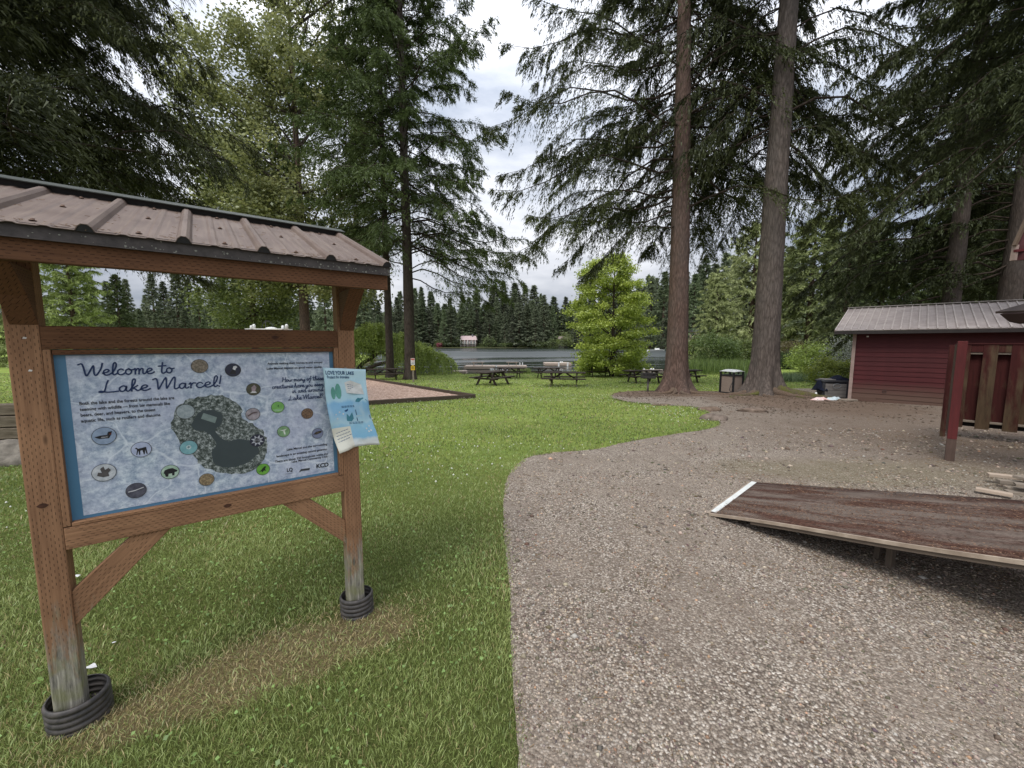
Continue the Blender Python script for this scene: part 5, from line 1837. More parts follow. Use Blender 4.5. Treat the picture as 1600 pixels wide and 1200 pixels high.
V, F = [], []
for j in range(FHh + 1):
    for i_ in range(FW + 1):
        V.append(tuple(fpos(i_ / FW, j / FHh)))
for j in range(FHh):
    for i_ in range(FW):
        a0 = j * (FW + 1) + i_
        F.append((a0, a0 + FW + 1, a0 + FW + 2, a0 + 1))
me = npmesh('paper', V, F, smooth_=True)
uv = me.uv_layers.new(name='UVMap')
for li, lp in enumerate(me.loops):
    vi = lp.vertex_index
    uv.data[li].uv = ((vi % (FW + 1)) / FW, 1 - (vi // (FW + 1)) / FHh)
m, nt, out = newmat('flyer_print')
t = NT(nt)
tc = t.n('ShaderNodeTexCoord')
uvx, uvy = t.sep(tc.outputs['UV'])[0:2]
nn_ = t.noise(tc.outputs['UV'], 5.0, 4)
yw = t.math('ADD', uvy, t.math('MULTIPLY', t.math('SUBTRACT', nn_, 0.5), 0.10))
col = t.ramp(yw, [(0.03, (0.74, 0.76, 0.74)), (0.10, (0.66, 0.72, 0.72)), (0.14, (0.24, 0.50, 0.70)), (0.30, (0.32, 0.58, 0.74)), (0.34, (0.44, 0.66, 0.76)), (0.46, (0.28, 0.52, 0.72)), (0.58, (0.25, 0.50, 0.72)), (0.62, (0.45, 0.68, 0.78)), (0.85, (0.50, 0.72, 0.80)), (1.0, (0.54, 0.74, 0.80))])
col = t.mix(t.ramp(t.noise(tc.outputs['UV'], 3.0, 3), [(0.5, 0.0), (0.7, 0.4)]), col, (0.62, 0.76, 0.80))
left = t.math('MULTIPLY', t.math('LESS_THAN', uvx, 0.42), t.math('LESS_THAN', uvy, 0.30))
col = t.mix(t.math('MULTIPLY', t.math('LESS_THAN', t.math('ADD', uvx, t.math('MULTIPLY', nn_, 0.05)), 0.44), t.math('LESS_THAN', uvy, 0.29)), col, (0.74, 0.73, 0.62))
t.bsdf(out, col, 0.75, 0.2, t.noise(tc.outputs['UV'], 14.0, 4), 0.35, 0.006)
o = link('paper', me, m, flyer)
sm_ = o.modifiers.new('thick', 'SOLIDIFY'); sm_.thickness = 0.0005


def fshape(name, uvs, mat, lift=0.0012, sub=1):
    mb = MB()
    c = (sum(p[0] for p in uvs) / len(uvs), sum(p[1] for p in uvs) / len(uvs))
    n = len(uvs)
    for i_ in range(n):
        a_, b2_ = uvs[i_], uvs[(i_ + 1) % n]
        mb.poly([fpos(c[0], c[1], lift), fpos(a_[0], a_[1], lift), fpos(b2_[0], b2_[1], lift)])
    return mb.build(name, mat, flyer)


Mg1 = simple('flyer_green', (0.16, 0.42, 0.34), (0.12, 0.34, 0.28), 20, 0.75)
Mg2 = simple('flyer_teal', (0.08, 0.28, 0.36), None, 20, 0.75)
Mw1 = simple('flyer_white', (0.80, 0.80, 0.76), None, 20, 0.75)
Mc1 = simple('flyer_cream', (0.74, 0.72, 0.58), None, 20, 0.75)
Mb1 = simple('flyer_navy', (0.02, 0.08, 0.20), None, 20, 0.75)
fshape('tree_print', circ(0.17, 0.295, 0.052, 0.075, 10), Mg1)
fshape('tree_print', circ(0.285, 0.275, 0.068, 0.095, 10), Mg1)
fshape('text_box_print', [(0.45, 0.17), (0.60, 0.145), (0.86, 0.19), (0.90, 0.315), (0.46, 0.30)], Mw1)
fshape('hill_print', [(0.66, 0.385), (0.72, 0.36), (0.78, 0.365), (0.85, 0.355), (0.95, 0.39), (0.98, 0.425), (0.72, 0.415), (0.64, 0.41)], Mg2)
for uu, vv in ((0.16, 0.55), (0.24, 0.525), (0.31, 0.55), (0.17, 0.60)):
    fshape('flower_print', circ(uu, vv, 0.018, 0.010, 6), Mw1)
for uu, vv in ((0.78, 0.76), (0.86, 0.73), (0.88, 0.79), (0.82, 0.80)):
    fshape('flower_print', circ(uu, vv, 0.02, 0.012, 6), Mw1)
fshape('reed_print', [(0.36, 0.64), (0.38, 0.55), (0.42, 0.60), (0.50, 0.54), (0.52, 0.62), (0.46, 0.655)], Mg2)
fshape('bird_print', [(0.34, 0.515), (0.40, 0.50), (0.43, 0.49), (0.42, 0.515), (0.37, 0.53)], Mb1)
fshape('post_print', [(0.595, 0.51), (0.612, 0.51), (0.618, 0.58), (0.60, 0.58)], Mb1)
fshape('post_print', [(0.595, 0.61), (0.612, 0.61), (0.616, 0.655), (0.598, 0.655)], Mb1)
fshape('post_print', [(0.955, 0.59), (0.972, 0.59), (0.975, 0.64), (0.958, 0.64)], Mb1)
fshape('dock_print', [(0.60, 0.588), (0.96, 0.59), (0.96, 0.596), (0.60, 0.594)], Mw1)


def ftext(body, u, v, width, size, mat, bold=0.0004):
    p = fpos(u, v, 0.0035)
    q = fpos(min(u + 0.45, 1.0), v, 0.0035)
    x = (q - p).normalized()
    y = (fpos(u, max(v - 0.05, 0)) - fpos(u, v)).normalized()
    z = x.cross(y).normalized(); y = z.cross(x)
    pw = 0.25
    return text('text_line', body, None, size, mat, flyer, 'LEFT', bold, width, lambda a_, b2_: fpos(u + a_ / pw, v - b2_ / 0.51, 0.0018))


ftext('LOVE YOUR LAKE', 0.04, 0.075, 0.168, 0.030, Mb1, 0.0009)
ftext('Protect the shoreline', 0.06, 0.120, 0.130, 0.025, Mb1)
for k in range(4):
    mb = MB()
    for (u0, u1, v0, s_) in ((0.50, 0.82 - 0.03 * (k % 2), 0.190 + 0.024 * k, 0.03), (0.07, 0.36 + 0.03 * (k % 3), 0.775 + 0.035 * k, -0.04), (0.30, 0.60, 0.455 + 0.014 * k, 0) if k < 2 else (0.40, 0.75, 0.665 + 0.014 * (k - 2), 0)):
        for q in range(5):
            ua, ub = u0 + (u1 - u0) * q / 5, u0 + (u1 - u0) * (q + 0.8) / 5
            va, vb = v0 + s_ * q / 5, v0 + s_ * (q + 0.8) / 5
            mb.poly([fpos(ua, va + 0.006, 0.0016), fpos(ub, vb + 0.006, 0.0016), fpos(ub, vb, 0.0016), fpos(ua, va, 0.0016)])
    mb.build('small_print', Mb1, flyer)['kind'] = 'stuff'
mb = MB()
mb.box(S(1.235, 0.008, 1.648), (0.012, 0.003, 0.004), None)
mb.box(S(1.29, 0.012, 1.645), (0.012, 0.003, 0.004), None)
mb.build('staple', simple('staple_steel', (0.4, 0.4, 0.4), None, 20, 0.3, metal=1.0), flyer)

# ---- corrugated pipe collars round the post feet
def collar(label, c, r, h, tilt, n=5):
    root = thing('pipe_collar', label, 'pipe collar', c)
    T_ = Matrix.Translation(Vector(c)) @ Matrix.Rotation(tilt[1], 4, Vector((math.cos(tilt[0]), math.sin(tilt[0]), 0)))
    prof = []
    pitch = h / n
    for k in range(n):
        z = k * pitch
        for q in range(7):
            a_ = q / 7
            prof.append((r + 0.0085 * math.sin(math.pi * a_) ** 0.8, z + pitch * a_))
    prof.append((r, h))
    inner = [(rr_ - 0.006, zz_) for rr_, zz_ in prof[::-1]]
    mb = MB()
    full = prof + inner
    nseg = 44
    base = 0
    for rr_, zz_ in full:
        for k in range(nseg):
            a_ = 6.2832 * k / nseg
            mb.v.append(tuple(T_ @ Vector((rr_ * math.cos(a_), rr_ * math.sin(a_) * 0.96, zz_ - 0.012))))
    m2 = len(full)
    for i_ in range(m2):
        j = (i_ + 1) % m2
        for k in range(nseg):
            k2 = (k + 1) % nseg
            mb.f.append([i_ * nseg + k, i_ * nseg + k2, j * nseg + k2, j * nseg + k]); mb.sm.append(True)
    mb.build('pipe_wall', M_pipe, root)
    return root


M_pipe = simple('corrugated_pipe', (0.085, 0.075, 0.068), (0.026, 0.025, 0.026), 22, 0.55, 0.4, 0.15)
collar('black corrugated pipe collar round the foot of the left sign post', S(-0.03, -0.070, 0.0), 0.108, 0.150, (0.3, 0.05), 5)
collar('black corrugated pipe collar round the foot of the right sign post', S(W_ + 0.062, -0.055, 0.0), 0.098, 0.140, (1.0, -0.04), 5)

# ------------------------------------------------------------------ play area border timbers
M_edge = simple('dark_edge_timber', (0.11, 0.085, 0.065), (0.045, 0.034, 0.027), 9, 0.9, 0.1, 0.5, (1, 8, 8), 0.01)
border = thing('play_area_border', 'dark square timbers laid round the wood-chip play area', 'edging', (pg_c[0], pg_c[1], gz(*pg_c)))


def timbers(p0, p1, step):
    a, b_ = np.array(p0), np.array(p1)
    L = np.linalg.norm(b_ - a)
    k = int(math.ceil(L / step))
    for i_ in range(k):
        q0, q1 = a + (b_ - a) * i_ * step / L, a + (b_ - a) * min((i_ + 1) * step - 0.02, L) / L
        z0_, z1_ = gz(*q0) + 0.03 + rnd.uniform(-0.01, 0.01), gz(*q1) + 0.03
        timber('timber', (q0[0], q0[1], z0_), (q1[0], q1[1], z1_), 0.14, 0.24, M_edge, border, bevel=0.01)


timbers(chips[0], chips[3], 2.4)
timbers(chips[0], chips[1], 2.4)

# playground: white-domed climber with posts and a black hoop
M_wp = simple('white_play_plastic', (0.82, 0.82, 0.80), (0.74, 0.74, 0.72), 8, 0.45, 0.4, 0)
pc = AT(430, 513, 21)
pz = gz(pc.x, pc.y)
play = thing('play_climber', 'playground climber with white post caps, white dome and black hoop', 'playground', (pc.x, pc.y, pz))
topz = pc.z
for px_i, dy in ((393, -0.5), (397, 0.5), (442, 0.5), (448, -0.5)):
    q = AT(px_i, 512, 21 + dy)
    ztop = z_at(507 if px_i in (397, 448) else 509, 21 + dy)
    mb = MB().tube([(q.x, q.y, pz - 0.2), (q.x, q.y, ztop - 0.28)], 0.06, 10)
    mb.build('post', M_black, play)
    mb = MB().lathe([(0.07, -0.30), (0.075, -0.05), (0.06, 0.0), (0.02, 0.02)], (q.x, q.y, ztop), 12)
    mb.build('post_cap', M_wp, play)
mb = MB()
prof_ = [(1.0 * math.cos(a_), 0.30 * math.sin(a_)) for a_ in np.linspace(0, 1.5, 8)]
mb.lathe([(0.30 * math.cos(a_) + 0.001, 0.12 * math.sin(a_)) for a_ in np.linspace(0, 1.55, 7)], (AT(424, 514, 21).x, 21, z_at(514.5, 21)), 18)
mb.build('dome', M_wp, play)
mb = MB()
hc = AT(418, 512, 21.2)
mb.tube([(hc.x + 0.30 * math.cos(a_), 21.2, z_at(514, 21) + 0.42 * math.sin(a_)) for a_ in np.linspace(0, math.pi, 15)], 0.018, 6)
mb.tube([(hc.x - 0.09, 21.2, pz), (hc.x - 0.09, 21.2, z_at(500, 21))], 0.016, 6)
mb.tube([(hc.x + 0.30, 21.2, pz), (hc.x + 0.30, 21.2, z_at(514, 21))], 0.018, 6)
mb.tube([(hc.x - 0.30, 21.2, pz), (hc.x - 0.30, 21.2, z_at(514, 21))], 0.018, 6)
mb.build('hoop', M_black, play)
mb = MB().box(((AT(393, 512, 21).x + AT(448, 512, 21).x) / 2, 21, z_at(514.5, 21)), (1.9, 1.0, 0.05))
mb.build('deck_panel', M_wp, play)

# ------------------------------------------------------------------ picnic tables
def make_table(label, loc, rz, L=2.4):
    r = thing('picnic_table', label, 'picnic table', loc, rz, 'picnic tables on the lawn')
    M0 = WM[r.name]

    def t(name, a, b_, w, h, up=(0, 0, 1)):
        p0, p1 = Vector(a), Vector(b_)
        x = (p1 - p0); Ln = x.length; x.normalize()
        z = Vector(up); y = z.cross(x).normalized(); z = x.cross(y)
        return MB().box((0, 0, 0), (Ln, w, h)).build(name, M_table, r, M0 @ basis((p0 + p1) / 2, x, y, z), 0.004)
    for k in range(5):
        y = (k - 2) * 0.150
        t('top_board', (-L / 2, y, 0.735), (L / 2, y, 0.735), 0.146, 0.05)
    for sgn in (-1, 1):
        for k in range(2):
            y = sgn * (0.63 + k * 0.150)
            t('seat_board', (-L / 2, y, 0.445), (L / 2, y, 0.445), 0.146, 0.055)
    for sx in (-1, 1):
        x0 = sx * (L / 2 - 0.42)
        t('cross_beam', (x0, -0.80, 0.385), (x0, 0.80, 0.385), 0.045, 0.09)
        t('top_bearer', (x0, -0.36, 0.675), (x0, 0.36, 0.675), 0.045, 0.08)
        for sy in (-1, 1):
            t('leg', (x0 - sx * 0.046, sy * 0.66, 0.0), (x0 - sx * 0.046, sy * 0.26, 0.71), 0.12, 0.05, (1, 0, 0))
        t('diagonal_brace', (x0 - sx * 0.1, 0.0, 0.40), (sx * 0.12, 0.0, 0.69), 0.04, 0.08)
    return r


tab = [('near dark picnic table left of the lawn middle, seen end-on at an angle', 770, 601, 0.62 + math.pi / 2 * 0),
       ('dark picnic table left of the maple, long side facing, nearest of its group', 881, 603, -0.16),
       ('dark picnic table partly hidden behind the one seen end-on', 796, 590.5, -0.2),
       ('dark picnic table right behind the one left of the maple', 857, 590.5, 0.15),
       ('dark picnic table under the bright green maple', 936, 588.5, 0.05),
       ('large dark picnic table behind the charcoal grill and the reddish fir trunk', 1005, 598, 0.10),
       ('dark picnic table in the shade under the weeping tree by the pair of firs', 603, 593.5, 0.35)]
protos = None
for k, (lb, px, py, rz) in enumerate(tab):
    g = G(px, py)
    if k == 0:
        protos = make_table(lb, g, 1.02, 2.2)
        kids(protos)
    else:
        c = copy_tree(protos, Matrix.Translation(g) @ Matrix.Rotation(rz, 4, 'Z') @ Matrix.Diagonal((1.05 if k != 5 else 1.1, 1, 1, 1)))
        c['label'] = lb
g = G(1066, 597)
c = copy_tree(protos, Matrix.Translation(g) @ Matrix.Rotation(0.1, 4, 'Z'))
c['label'] = 'dark picnic table of which one end shows right of the reddish fir trunk'

# white posts (swim buoys or post tops) of the dock railing
# ------------------------------------------------------------------ charcoal grill on a post
g = G(1012, 612)
gr = thing('charcoal_grill', 'dark park grill on a thin steel post left of the reddish fir trunk', 'grill', g)
M_steel = simple('weathered_steel', (0.20, 0.18, 0.16), (0.09, 0.08, 0.07), 12, 0.6, 0.4, 0.2)
M_soot = simple('sooty_steel', (0.055, 0.05, 0.047), (0.025, 0.023, 0.022), 12, 0.7, 0.3, 0.2)
MB().tube([(g.x, g.y, g.z - 0.1), (g.x, g.y, g.z + 0.62)], 0.045, 10).build('post', M_steel, gr)
mb = MB()
bx, by, bz = g.x, g.y, g.z + 0.62
mb.box((bx, by, bz + 0.01), (0.56, 0.40, 0.02)).box((bx - 0.28, by, bz + 0.12), (0.015, 0.40, 0.22)).box((bx + 0.28, by, bz + 0.12), (0.015, 0.40, 0.22)).box((bx, by + 0.2, bz + 0.13), (0.56, 0.015, 0.24)).box((bx, by - 0.2, bz + 0.06), (0.56, 0.015, 0.10))
mb.build('firebox', M_soot, gr)
for k in range(9):
    MB().tube([(bx - 0.26 + k * 0.065, by - 0.21, bz + 0.215), (bx - 0.26 + k * 0.065, by + 0.2, bz + 0.215)], 0.006, 5).build('grate_bar', M_soot, gr)
MB().tube([(bx - 0.30, by - 0.2, bz + 0.215), (bx + 0.36, by - 0.2, bz + 0.215)], 0.009, 6).build('grate_handle', M_soot, gr)

# ------------------------------------------------------------------ trash can
g = Vector((T2.x - 1.05, T2.y + 0.6, 0)); g.z = gz(g.x, g.y)
tc_ = thing('trash_can', 'square trash can with pebbled beige panels, black frame and pale domed lid', 'trash can', g, 0.45)
M_peb = simple('pebble_panel', (0.34, 0.27, 0.22), (0.17, 0.13, 0.105), 120, 0.8, 0.2, 0.4)
M_lid = simple('pale_grey_lid', (0.62, 0.64, 0.63), (0.52, 0.54, 0.54), 10, 0.4, 0.5, 0)
M_frame = simple('black_frame', (0.022, 0.022, 0.024), None, 20, 0.45, 0.5, 0)
M0 = WM[tc_.name]


def lb(name, c, s, mat, bev=0.004, root=tc_, M0=M0, rot=None):
    return MB().box((0, 0, 0), s).build(name, mat, root, M0 @ Matrix.Translation(Vector(c)) @ (rot or Matrix.Identity(4)), bev)


hw, H_ = 0.31, 1.02
for sx in (-1, 1):
    lb('side_panel', (sx * (hw - 0.01), 0, 0.41), (0.02, 2 * hw - 0.10, 0.72), M_peb)
    lb('side_panel', (0, sx * (hw - 0.01), 0.41), (2 * hw - 0.10, 0.02, 0.72), M_peb)
    for sy in (-1, 1):
        lb('corner_post', (sx * hw, sy * hw, 0.49), (0.065, 0.065, 0.94), M_frame)
for sx in (-1, 1):
    lb('frame_rail', (0, sx * hw, 0.795), (2 * hw - 0.066, 0.05, 0.05), M_frame)
    lb('frame_rail', (sx * hw, 0, 0.795), (0.05, 2 * hw - 0.066, 0.05), M_frame)
    lb('frame_rail', (0, sx * hw, 0.035), (2 * hw - 0.066, 0.05, 0.05), M_frame)
    lb('frame_rail', (sx * hw, 0, 0.035), (0.05, 2 * hw - 0.066, 0.05), M_frame)
    lb('hood_strip', (0, sx * hw, 0.93), (0.12, 0.02, 0.12), M_frame)
mb = MB()
gx_ = np.linspace(-0.36, 0.36, 9)
for i_ in range(8):
    for j in range(8):
        q = []
        for a_, b2_ in ((i_, j), (i_ + 1, j), (i_ + 1, j + 1), (i_, j + 1)):
            x_, y_ = gx_[a_], gx_[b2_]
            q.append((x_, y_, 0.972 + 0.085 * (1 - (x_ / 0.36) ** 2) * (1 - (y_ / 0.36) ** 4) ** 0.5))
        mb.poly(q, True)
me = mb.mesh('lid')
o = link('lid', me, M_lid, tc_, M0)
s_ = o.modifiers.new('thick', 'SOLIDIFY'); s_.thickness = 0.02
lb('inner_bin', (0, 0, 0.42), (0.5, 0.5, 0.80), M_frame)
mb = MB().tube([M0 @ Vector(p) for p in catmull([(-0.33, -0.30, 0.62), (-0.42, -0.33, 0.50), (-0.56, -0.36, 0.34), (-0.60, -0.36, 0.20), (-0.52, -0.36, 0.12), (-0.40, -0.34, 0.12)], 4)], 0.013, 6)
mb.build('bent_black_tube', M_black, tc_)

# ------------------------------------------------------------------ notice post in front of the right-hand fir of the pair
g = G(646, 597)
np_ = thing('notice_post', 'small post with a red and white notice above a yellow one, before the right-hand fir', 'sign', g)
timber('post', (g.x, g.y, g.z - 0.1), (g.x, g.y, g.z + 1.5), 0.09, 0.09, M_board_old, np_, up=(0, -1, 0))
M_yel = simple('yellow_notice', (0.75, 0.50, 0.04), (0.65, 0.42, 0.03), 20, 0.5)
M_wht = simple('white_notice', (0.80, 0.80, 0.78), None, 20, 0.5)
M_redn = simple('red_notice', (0.55, 0.06, 0.03), None, 20, 0.5)
yq = g.y - 0.052
o = MB().box((g.x, yq, g.z + 1.28), (0.24, 0.008, 0.42)).build('white_notice', M_wht, np_)
MB().box((g.x, yq - 0.006, g.z + 1.43), (0.22, 0.003, 0.07)).build('red_band', M_redn, o)
MB().tube([(g.x + 0.06 * math.cos(a_), yq - 0.007, g.z + 1.32 + 0.06 * math.sin(a_)) for a_ in np.linspace(0, 6.2832, 13)], 0.008, 5).build('red_ring', M_redn, o)
mb = MB()
for k in range(3):
    mb.box((g.x, yq - 0.006, g.z + 1.21 - 0.035 * k), (0.17, 0.003, 0.012))
mb.build('notice_lines', M_ink, o)
o = MB().box((g.x, yq, g.z + 0.88), (0.25, 0.008, 0.26)).build('yellow_notice', M_yel, np_)
mb = MB()
for k in range(4):
    mb.box((g.x, yq - 0.006, g.z + 0.96 - 0.045 * k), (0.18, 0.003, 0.016))
mb.build('notice_lines', M_ink, o)
o = MB().box((g.x, yq, g.z + 1.035), (0.12, 0.008, 0.05)).build('small_yellow_tag', M_yel, np_)

# ------------------------------------------------------------------ docks
M_dockw = simple('pale_dock_wood', (0.50, 0.41, 0.33), (0.36, 0.29, 0.235), 6, 0.8, 0.2, 0.3, (1, 8, 8))
M_float = simple('dark_float', (0.05, 0.05, 0.055), None, 12, 0.7)


def dock(label, x0, x1, Y, dep, ztop, benches=(), posts=(), n=18):
    r = thing('floating_dock', label, 'dock', ((x0 + x1) / 2, Y, LAKE_Z))
    wd = (x1 - x0) / n
    for k in range(n):
        MB().box((x0 + (k + 0.5) * wd, Y + dep / 2, ztop - 0.02), (wd - 0.012, dep, 0.04)).build('deck_board', M_dockw, r)
    MB().box(((x0 + x1) / 2, Y - 0.02, ztop - 0.17), (x1 - x0, 0.04, 0.30)).build('side_board', M_dockw, r)
    MB().box((x0 - 0.022, Y + dep / 2, ztop - 0.17), (0.04, dep - 0.1, 0.30)).build('side_board', M_dockw, r)
    MB().box((x1 + 0.022, Y + dep / 2, ztop - 0.17), (0.04, dep - 0.1, 0.30)).build('side_board', M_dockw, r)
    MB().box(((x0 + x1) / 2, Y + dep / 2, (ztop - 0.33 + LAKE_Z - 0.3) / 2), (x1 - x0 - 0.5, dep - 0.3, ztop - 0.33 - LAKE_Z + 0.28)).build('float', M_float, r)
    for bx0, bx1 in benches:
        b = MB().box(((bx0 + bx1) / 2, Y + 0.7, ztop + 0.45), (bx1 - bx0, 0.42, 0.06)).build('bench_seat', M_dockw, r)
        for q in (bx0 + 0.25, bx1 - 0.25):
            MB().box((q, Y + 0.7, ztop + 0.21), (0.08, 0.34, 0.42)).build('bench_leg', M_dockw, b)
    return r


def XY(px, Y):
    return ray(px, 560)[0] * Y / ray(px, 560)[1]


Yd = 47.0
zt = z_at(572.3, Yd)
dk = dock('long pale wooden swimming dock with two benches, out on the near water', XY(725, Yd), XY(823, Yd), Yd, 2.6, zt, ((XY(736, Yd), XY(756, Yd)), (XY(791, Yd), XY(810, Yd))))
for px in (812.5, 816.5):
    MB().tube([(XY(px, Yd), Yd + 0.4, zt - 0.2), (XY(px, Yd), Yd + 0.4, zt + 0.42)], 0.05, 8).build('ladder_rail', M_wp, dk)
Yd2 = 54.0
zt2 = z_at(567.5, Yd2)
dk2 = dock('smaller pale wooden dock with white ladder rails, left of the maple', XY(852, Yd2), XY(893, Yd2), Yd2, 3.0, zt2, n=12)
for px in (873, 887):
    mb = MB().box((XY(px, Yd2), Yd2 - 0.06, zt2 - 0.35), (0.22, 0.06, 0.95))
    mb.build('white_ladder', M_wp, dk2)
for px in (877, 879.5):
    MB().tube([(XY(px, Yd2), Yd2 + 0.6, zt2 - 0.1), (XY(px, Yd2), Yd2 + 0.6, zt2 + 0.2)], 0.09, 8).build('post_cap', M_wp, dk2)
Yd3 = 43.5
zt3 = z_at(578.5, Yd3)
dk3 = dock('grey dock by the shore seen behind the grill and picnic table', XY(990, Yd3), XY(1045, Yd3), Yd3, 2.0, zt3 - 0.05, n=12)
for px in (993.5, 1008, 1019, 1022.5):
    MB().lathe([(0.10, 0), (0.10, 0.20), (0.05, 0.26)], (XY(px, Yd3), Yd3 + 0.2, zt3 - 0.05), 10).build('white_post_cap', M_wp, dk3)
# white shore things near the end-on table
Yb = 38.6
sb = thing('lake_gangway', 'white gangway panels and post caps at the shore behind the end-on picnic table', 'gangway', (XY(785, Yb), Yb, LAKE_Z))
zb_ = z_at(581, Yb)
mb = MB().prism([(XY(779, Yb), zb_), (XY(789, Yb), zb_), (XY(782.5, Yb), z_at(574, Yb)), (XY(779, Yb), z_at(573.6, Yb))], basis((0, Yb, 0), (1, 0, 0), (0, 0, 1), (0, -1, 0)), 0.5)
mb.build('sloping_panel', M_wp, sb)
for px, top in ((767, 575.5), (770.5, 575.5), (775, 570.8), (791.5, 576)):
    MB().lathe([(0.10, -0.9), (0.10, -0.10), (0.07, 0)], (XY(px, Yb), Yb + 0.1, z_at(top, Yb)), 10).build('post_cap', M_wp, sb)
MB().box((XY(779, Yb), Yb + 0.7, z_at(580, Yb)), (1.6, 1.0, 0.10)).build('landing', M_dockw, sb)
# grey float at the left
fl = tag(dock('low grey swim float left of the long pale dock', XY(706, 40), XY(727, 40), 40.0, 1.6, LAKE_Z + 0.28, n=6), None)

# boat
bp_ = AT(1024, 551, 150)
bt = thing('white_boat', 'small white boat lying far off on the water left of the reddish fir trunk', 'boat', (bp_.x, 150, LAKE_Z))
mb = MB()
prof_ = [(-3.2, 0.05, 0.75), (-2.6, 0.85, 0.70), (0.5, 1.1, 0.60), (3.2, 0.9, 0.60)]
for i_ in range(3):
    (xa, wa, ha), (xb, wb, hb) = prof_[i_], prof_[i_ + 1]
    for s0 in (-1, 1):
        mb.poly([(bp_.x + xa, 150 + s0 * wa * 0.5, LAKE_Z - 0.1), (bp_.x + xb, 150 + s0 * wb * 0.5, LAKE_Z - 0.1), (bp_.x + xb, 150 + s0 * wb, LAKE_Z + hb), (bp_.x + xa, 150 + s0 * wa, LAKE_Z + ha)])
    mb.poly([(bp_.x + xa, 150 - wa, LAKE_Z + ha - 0.1), (bp_.x + xb, 150 - wb, LAKE_Z + hb - 0.1), (bp_.x + xb, 150 + wb, LAKE_Z + hb - 0.1), (bp_.x + xa, 150 + wa, LAKE_Z + ha - 0.1)])
mb.poly([(bp_.x + 3.2, 149.5, LAKE_Z - 0.1), (bp_.x + 3.2, 150.5, LAKE_Z - 0.1), (bp_.x + 3.2, 150.9, LAKE_Z + 0.6), (bp_.x + 3.2, 149.1, LAKE_Z + 0.6)])
mb.build('hull', M_wp, bt)
MB().box((bp_.x + 0.6, 150, LAKE_Z + 0.85), (1.4, 1.2, 0.6)).build('cabin', M_wp, bt, bevel=0.1)

# ------------------------------------------------------------------ houses across the lake
M_hw1 = simple('pinkish_house_wall', (0.36, 0.27, 0.25), (0.30, 0.22, 0.20), 2, 0.8)
M_hroof = simple('house_roof', (0.30, 0.24, 0.23), (0.22, 0.17, 0.16), 3, 0.8)
M_hglass = simple('house_glass', (0.05, 0.06, 0.07), None, 3, 0.15, 0.5, 0)
M_trim = simple('house_trim', (0.70, 0.68, 0.64), None, 3, 0.7)
M_hw2 = simple('beige_house_wall', (0.52, 0.42, 0.30), (0.46, 0.37, 0.26), 2, 0.8)
M_hr2 = simple('grey_house_roof', (0.22, 0.21, 0.23), (0.15, 0.145, 0.16), 3, 0.8)


def house(label, px0, px1, pybase, pyeave, pyridge, Y, depth, wall, roof, nwin=4, storeys=2):
    x0, x1 = XY(px0, Y), XY(px1, Y)
    zb0, ze, zr = z_at(pybase, Y), z_at(pyeave, Y), z_at(pyridge, Y)
    r = thing('house', label, 'house', ((x0 + x1) / 2, Y, zb0))
    w_ = x1 - x0
    xm = (x0 + x1) / 2
    MB().box((xm, Y + depth / 2, (zb0 - 3 + ze) / 2), (w_, depth, ze - zb0 + 3)).build('wall', wall, r)
    mb = MB()
    ov = 0.6
    a = [(x0 - ov, Y - ov, ze - 0.1), (x1 + ov, Y - ov, ze - 0.1), (x1 + ov - 1.0, Y + depth / 2, zr), (x0 - ov + 1.0, Y + depth / 2, zr)]
    b2 = [(x0 - ov, Y + depth + ov, ze - 0.1), (x1 + ov, Y + depth + ov, ze - 0.1)]
    mb.poly(a); mb.poly([b2[1], b2[0], a[3], a[2]]); mb.poly([a[1], b2[1], a[2]]); mb.poly([b2[0], a[0], a[3]])
    ro = mb.build('roof', roof, r)
    MB().box((x1 - w_ * 0.25, Y + depth * 0.4, zr + 0.2), (0.8, 0.8, 1.6)).build('chimney', M_hr2, ro)
    sh = (ze - zb0) / storeys
    for s0 in range(storeys):
        for k in range(nwin):
            cx = x0 + w_ * (k + 0.5) / nwin
            cz = zb0 + sh * (s0 + 0.5)
            wf = MB().box((cx, Y - 0.03, cz), (w_ / nwin * 0.66, 0.06, sh * 0.62)).build('window', M_trim, r)
            MB().box((cx, Y - 0.075, cz), (w_ / nwin * 0.56, 0.03, sh * 0.50)).build('pane', M_hglass, wf)
    return r


hs = house('distant house with a long pinkish roof and deck posts on the far shore', 719, 744, 541, 531, 524.5, 268, 9, M_hw1, simple('pink_roof', (0.50, 0.38, 0.37), (0.40, 0.30, 0.29), 3, 0.8), 5, 1)
for px in (720, 726, 731, 738, 743):
    MB().tube([(XY(px, 266), 266, z_at(544, 266)), (XY(px, 266), 266, z_at(531, 266))], 0.14, 6).build('deck_post', M_trim, hs)
MB().box((XY(731.5, 266.6), 266.8, z_at(536, 266)), (11, 1.4, 0.3)).build('deck', M_trim, hs)
house('small dark cabin with white gables low on the far shore left of the maple', 873, 889, 536, 530, 525, 266, 6, simple('grey_cabin_wall', (0.25, 0.25, 0.25), None, 3), M_hroof, 3, 1)
house('beige house with a grey roof on the slope right of the reddish fir trunk', 1062, 1092, 530, 518, 511, 148, 9, M_hw2, M_hr2, 4, 1)

# ------------------------------------------------------------------ the red shed
DS = Vector((math.cos(math.radians(-45)), math.sin(math.radians(-45)), 0))   # along the wall, to the right
NS = Vector((-DS.y * -1, -DS.x, 0)) * 1.0
NS = Vector((DS.y, -DS.x, 0))                                              # out of the wall, to the viewer
corner = G(1327, 626)
cz = corner.z


def SH(s, off, z):
    return Vector((corner.x, corner.y, 0)) + DS * s + NS * off + UP * (cz + z)


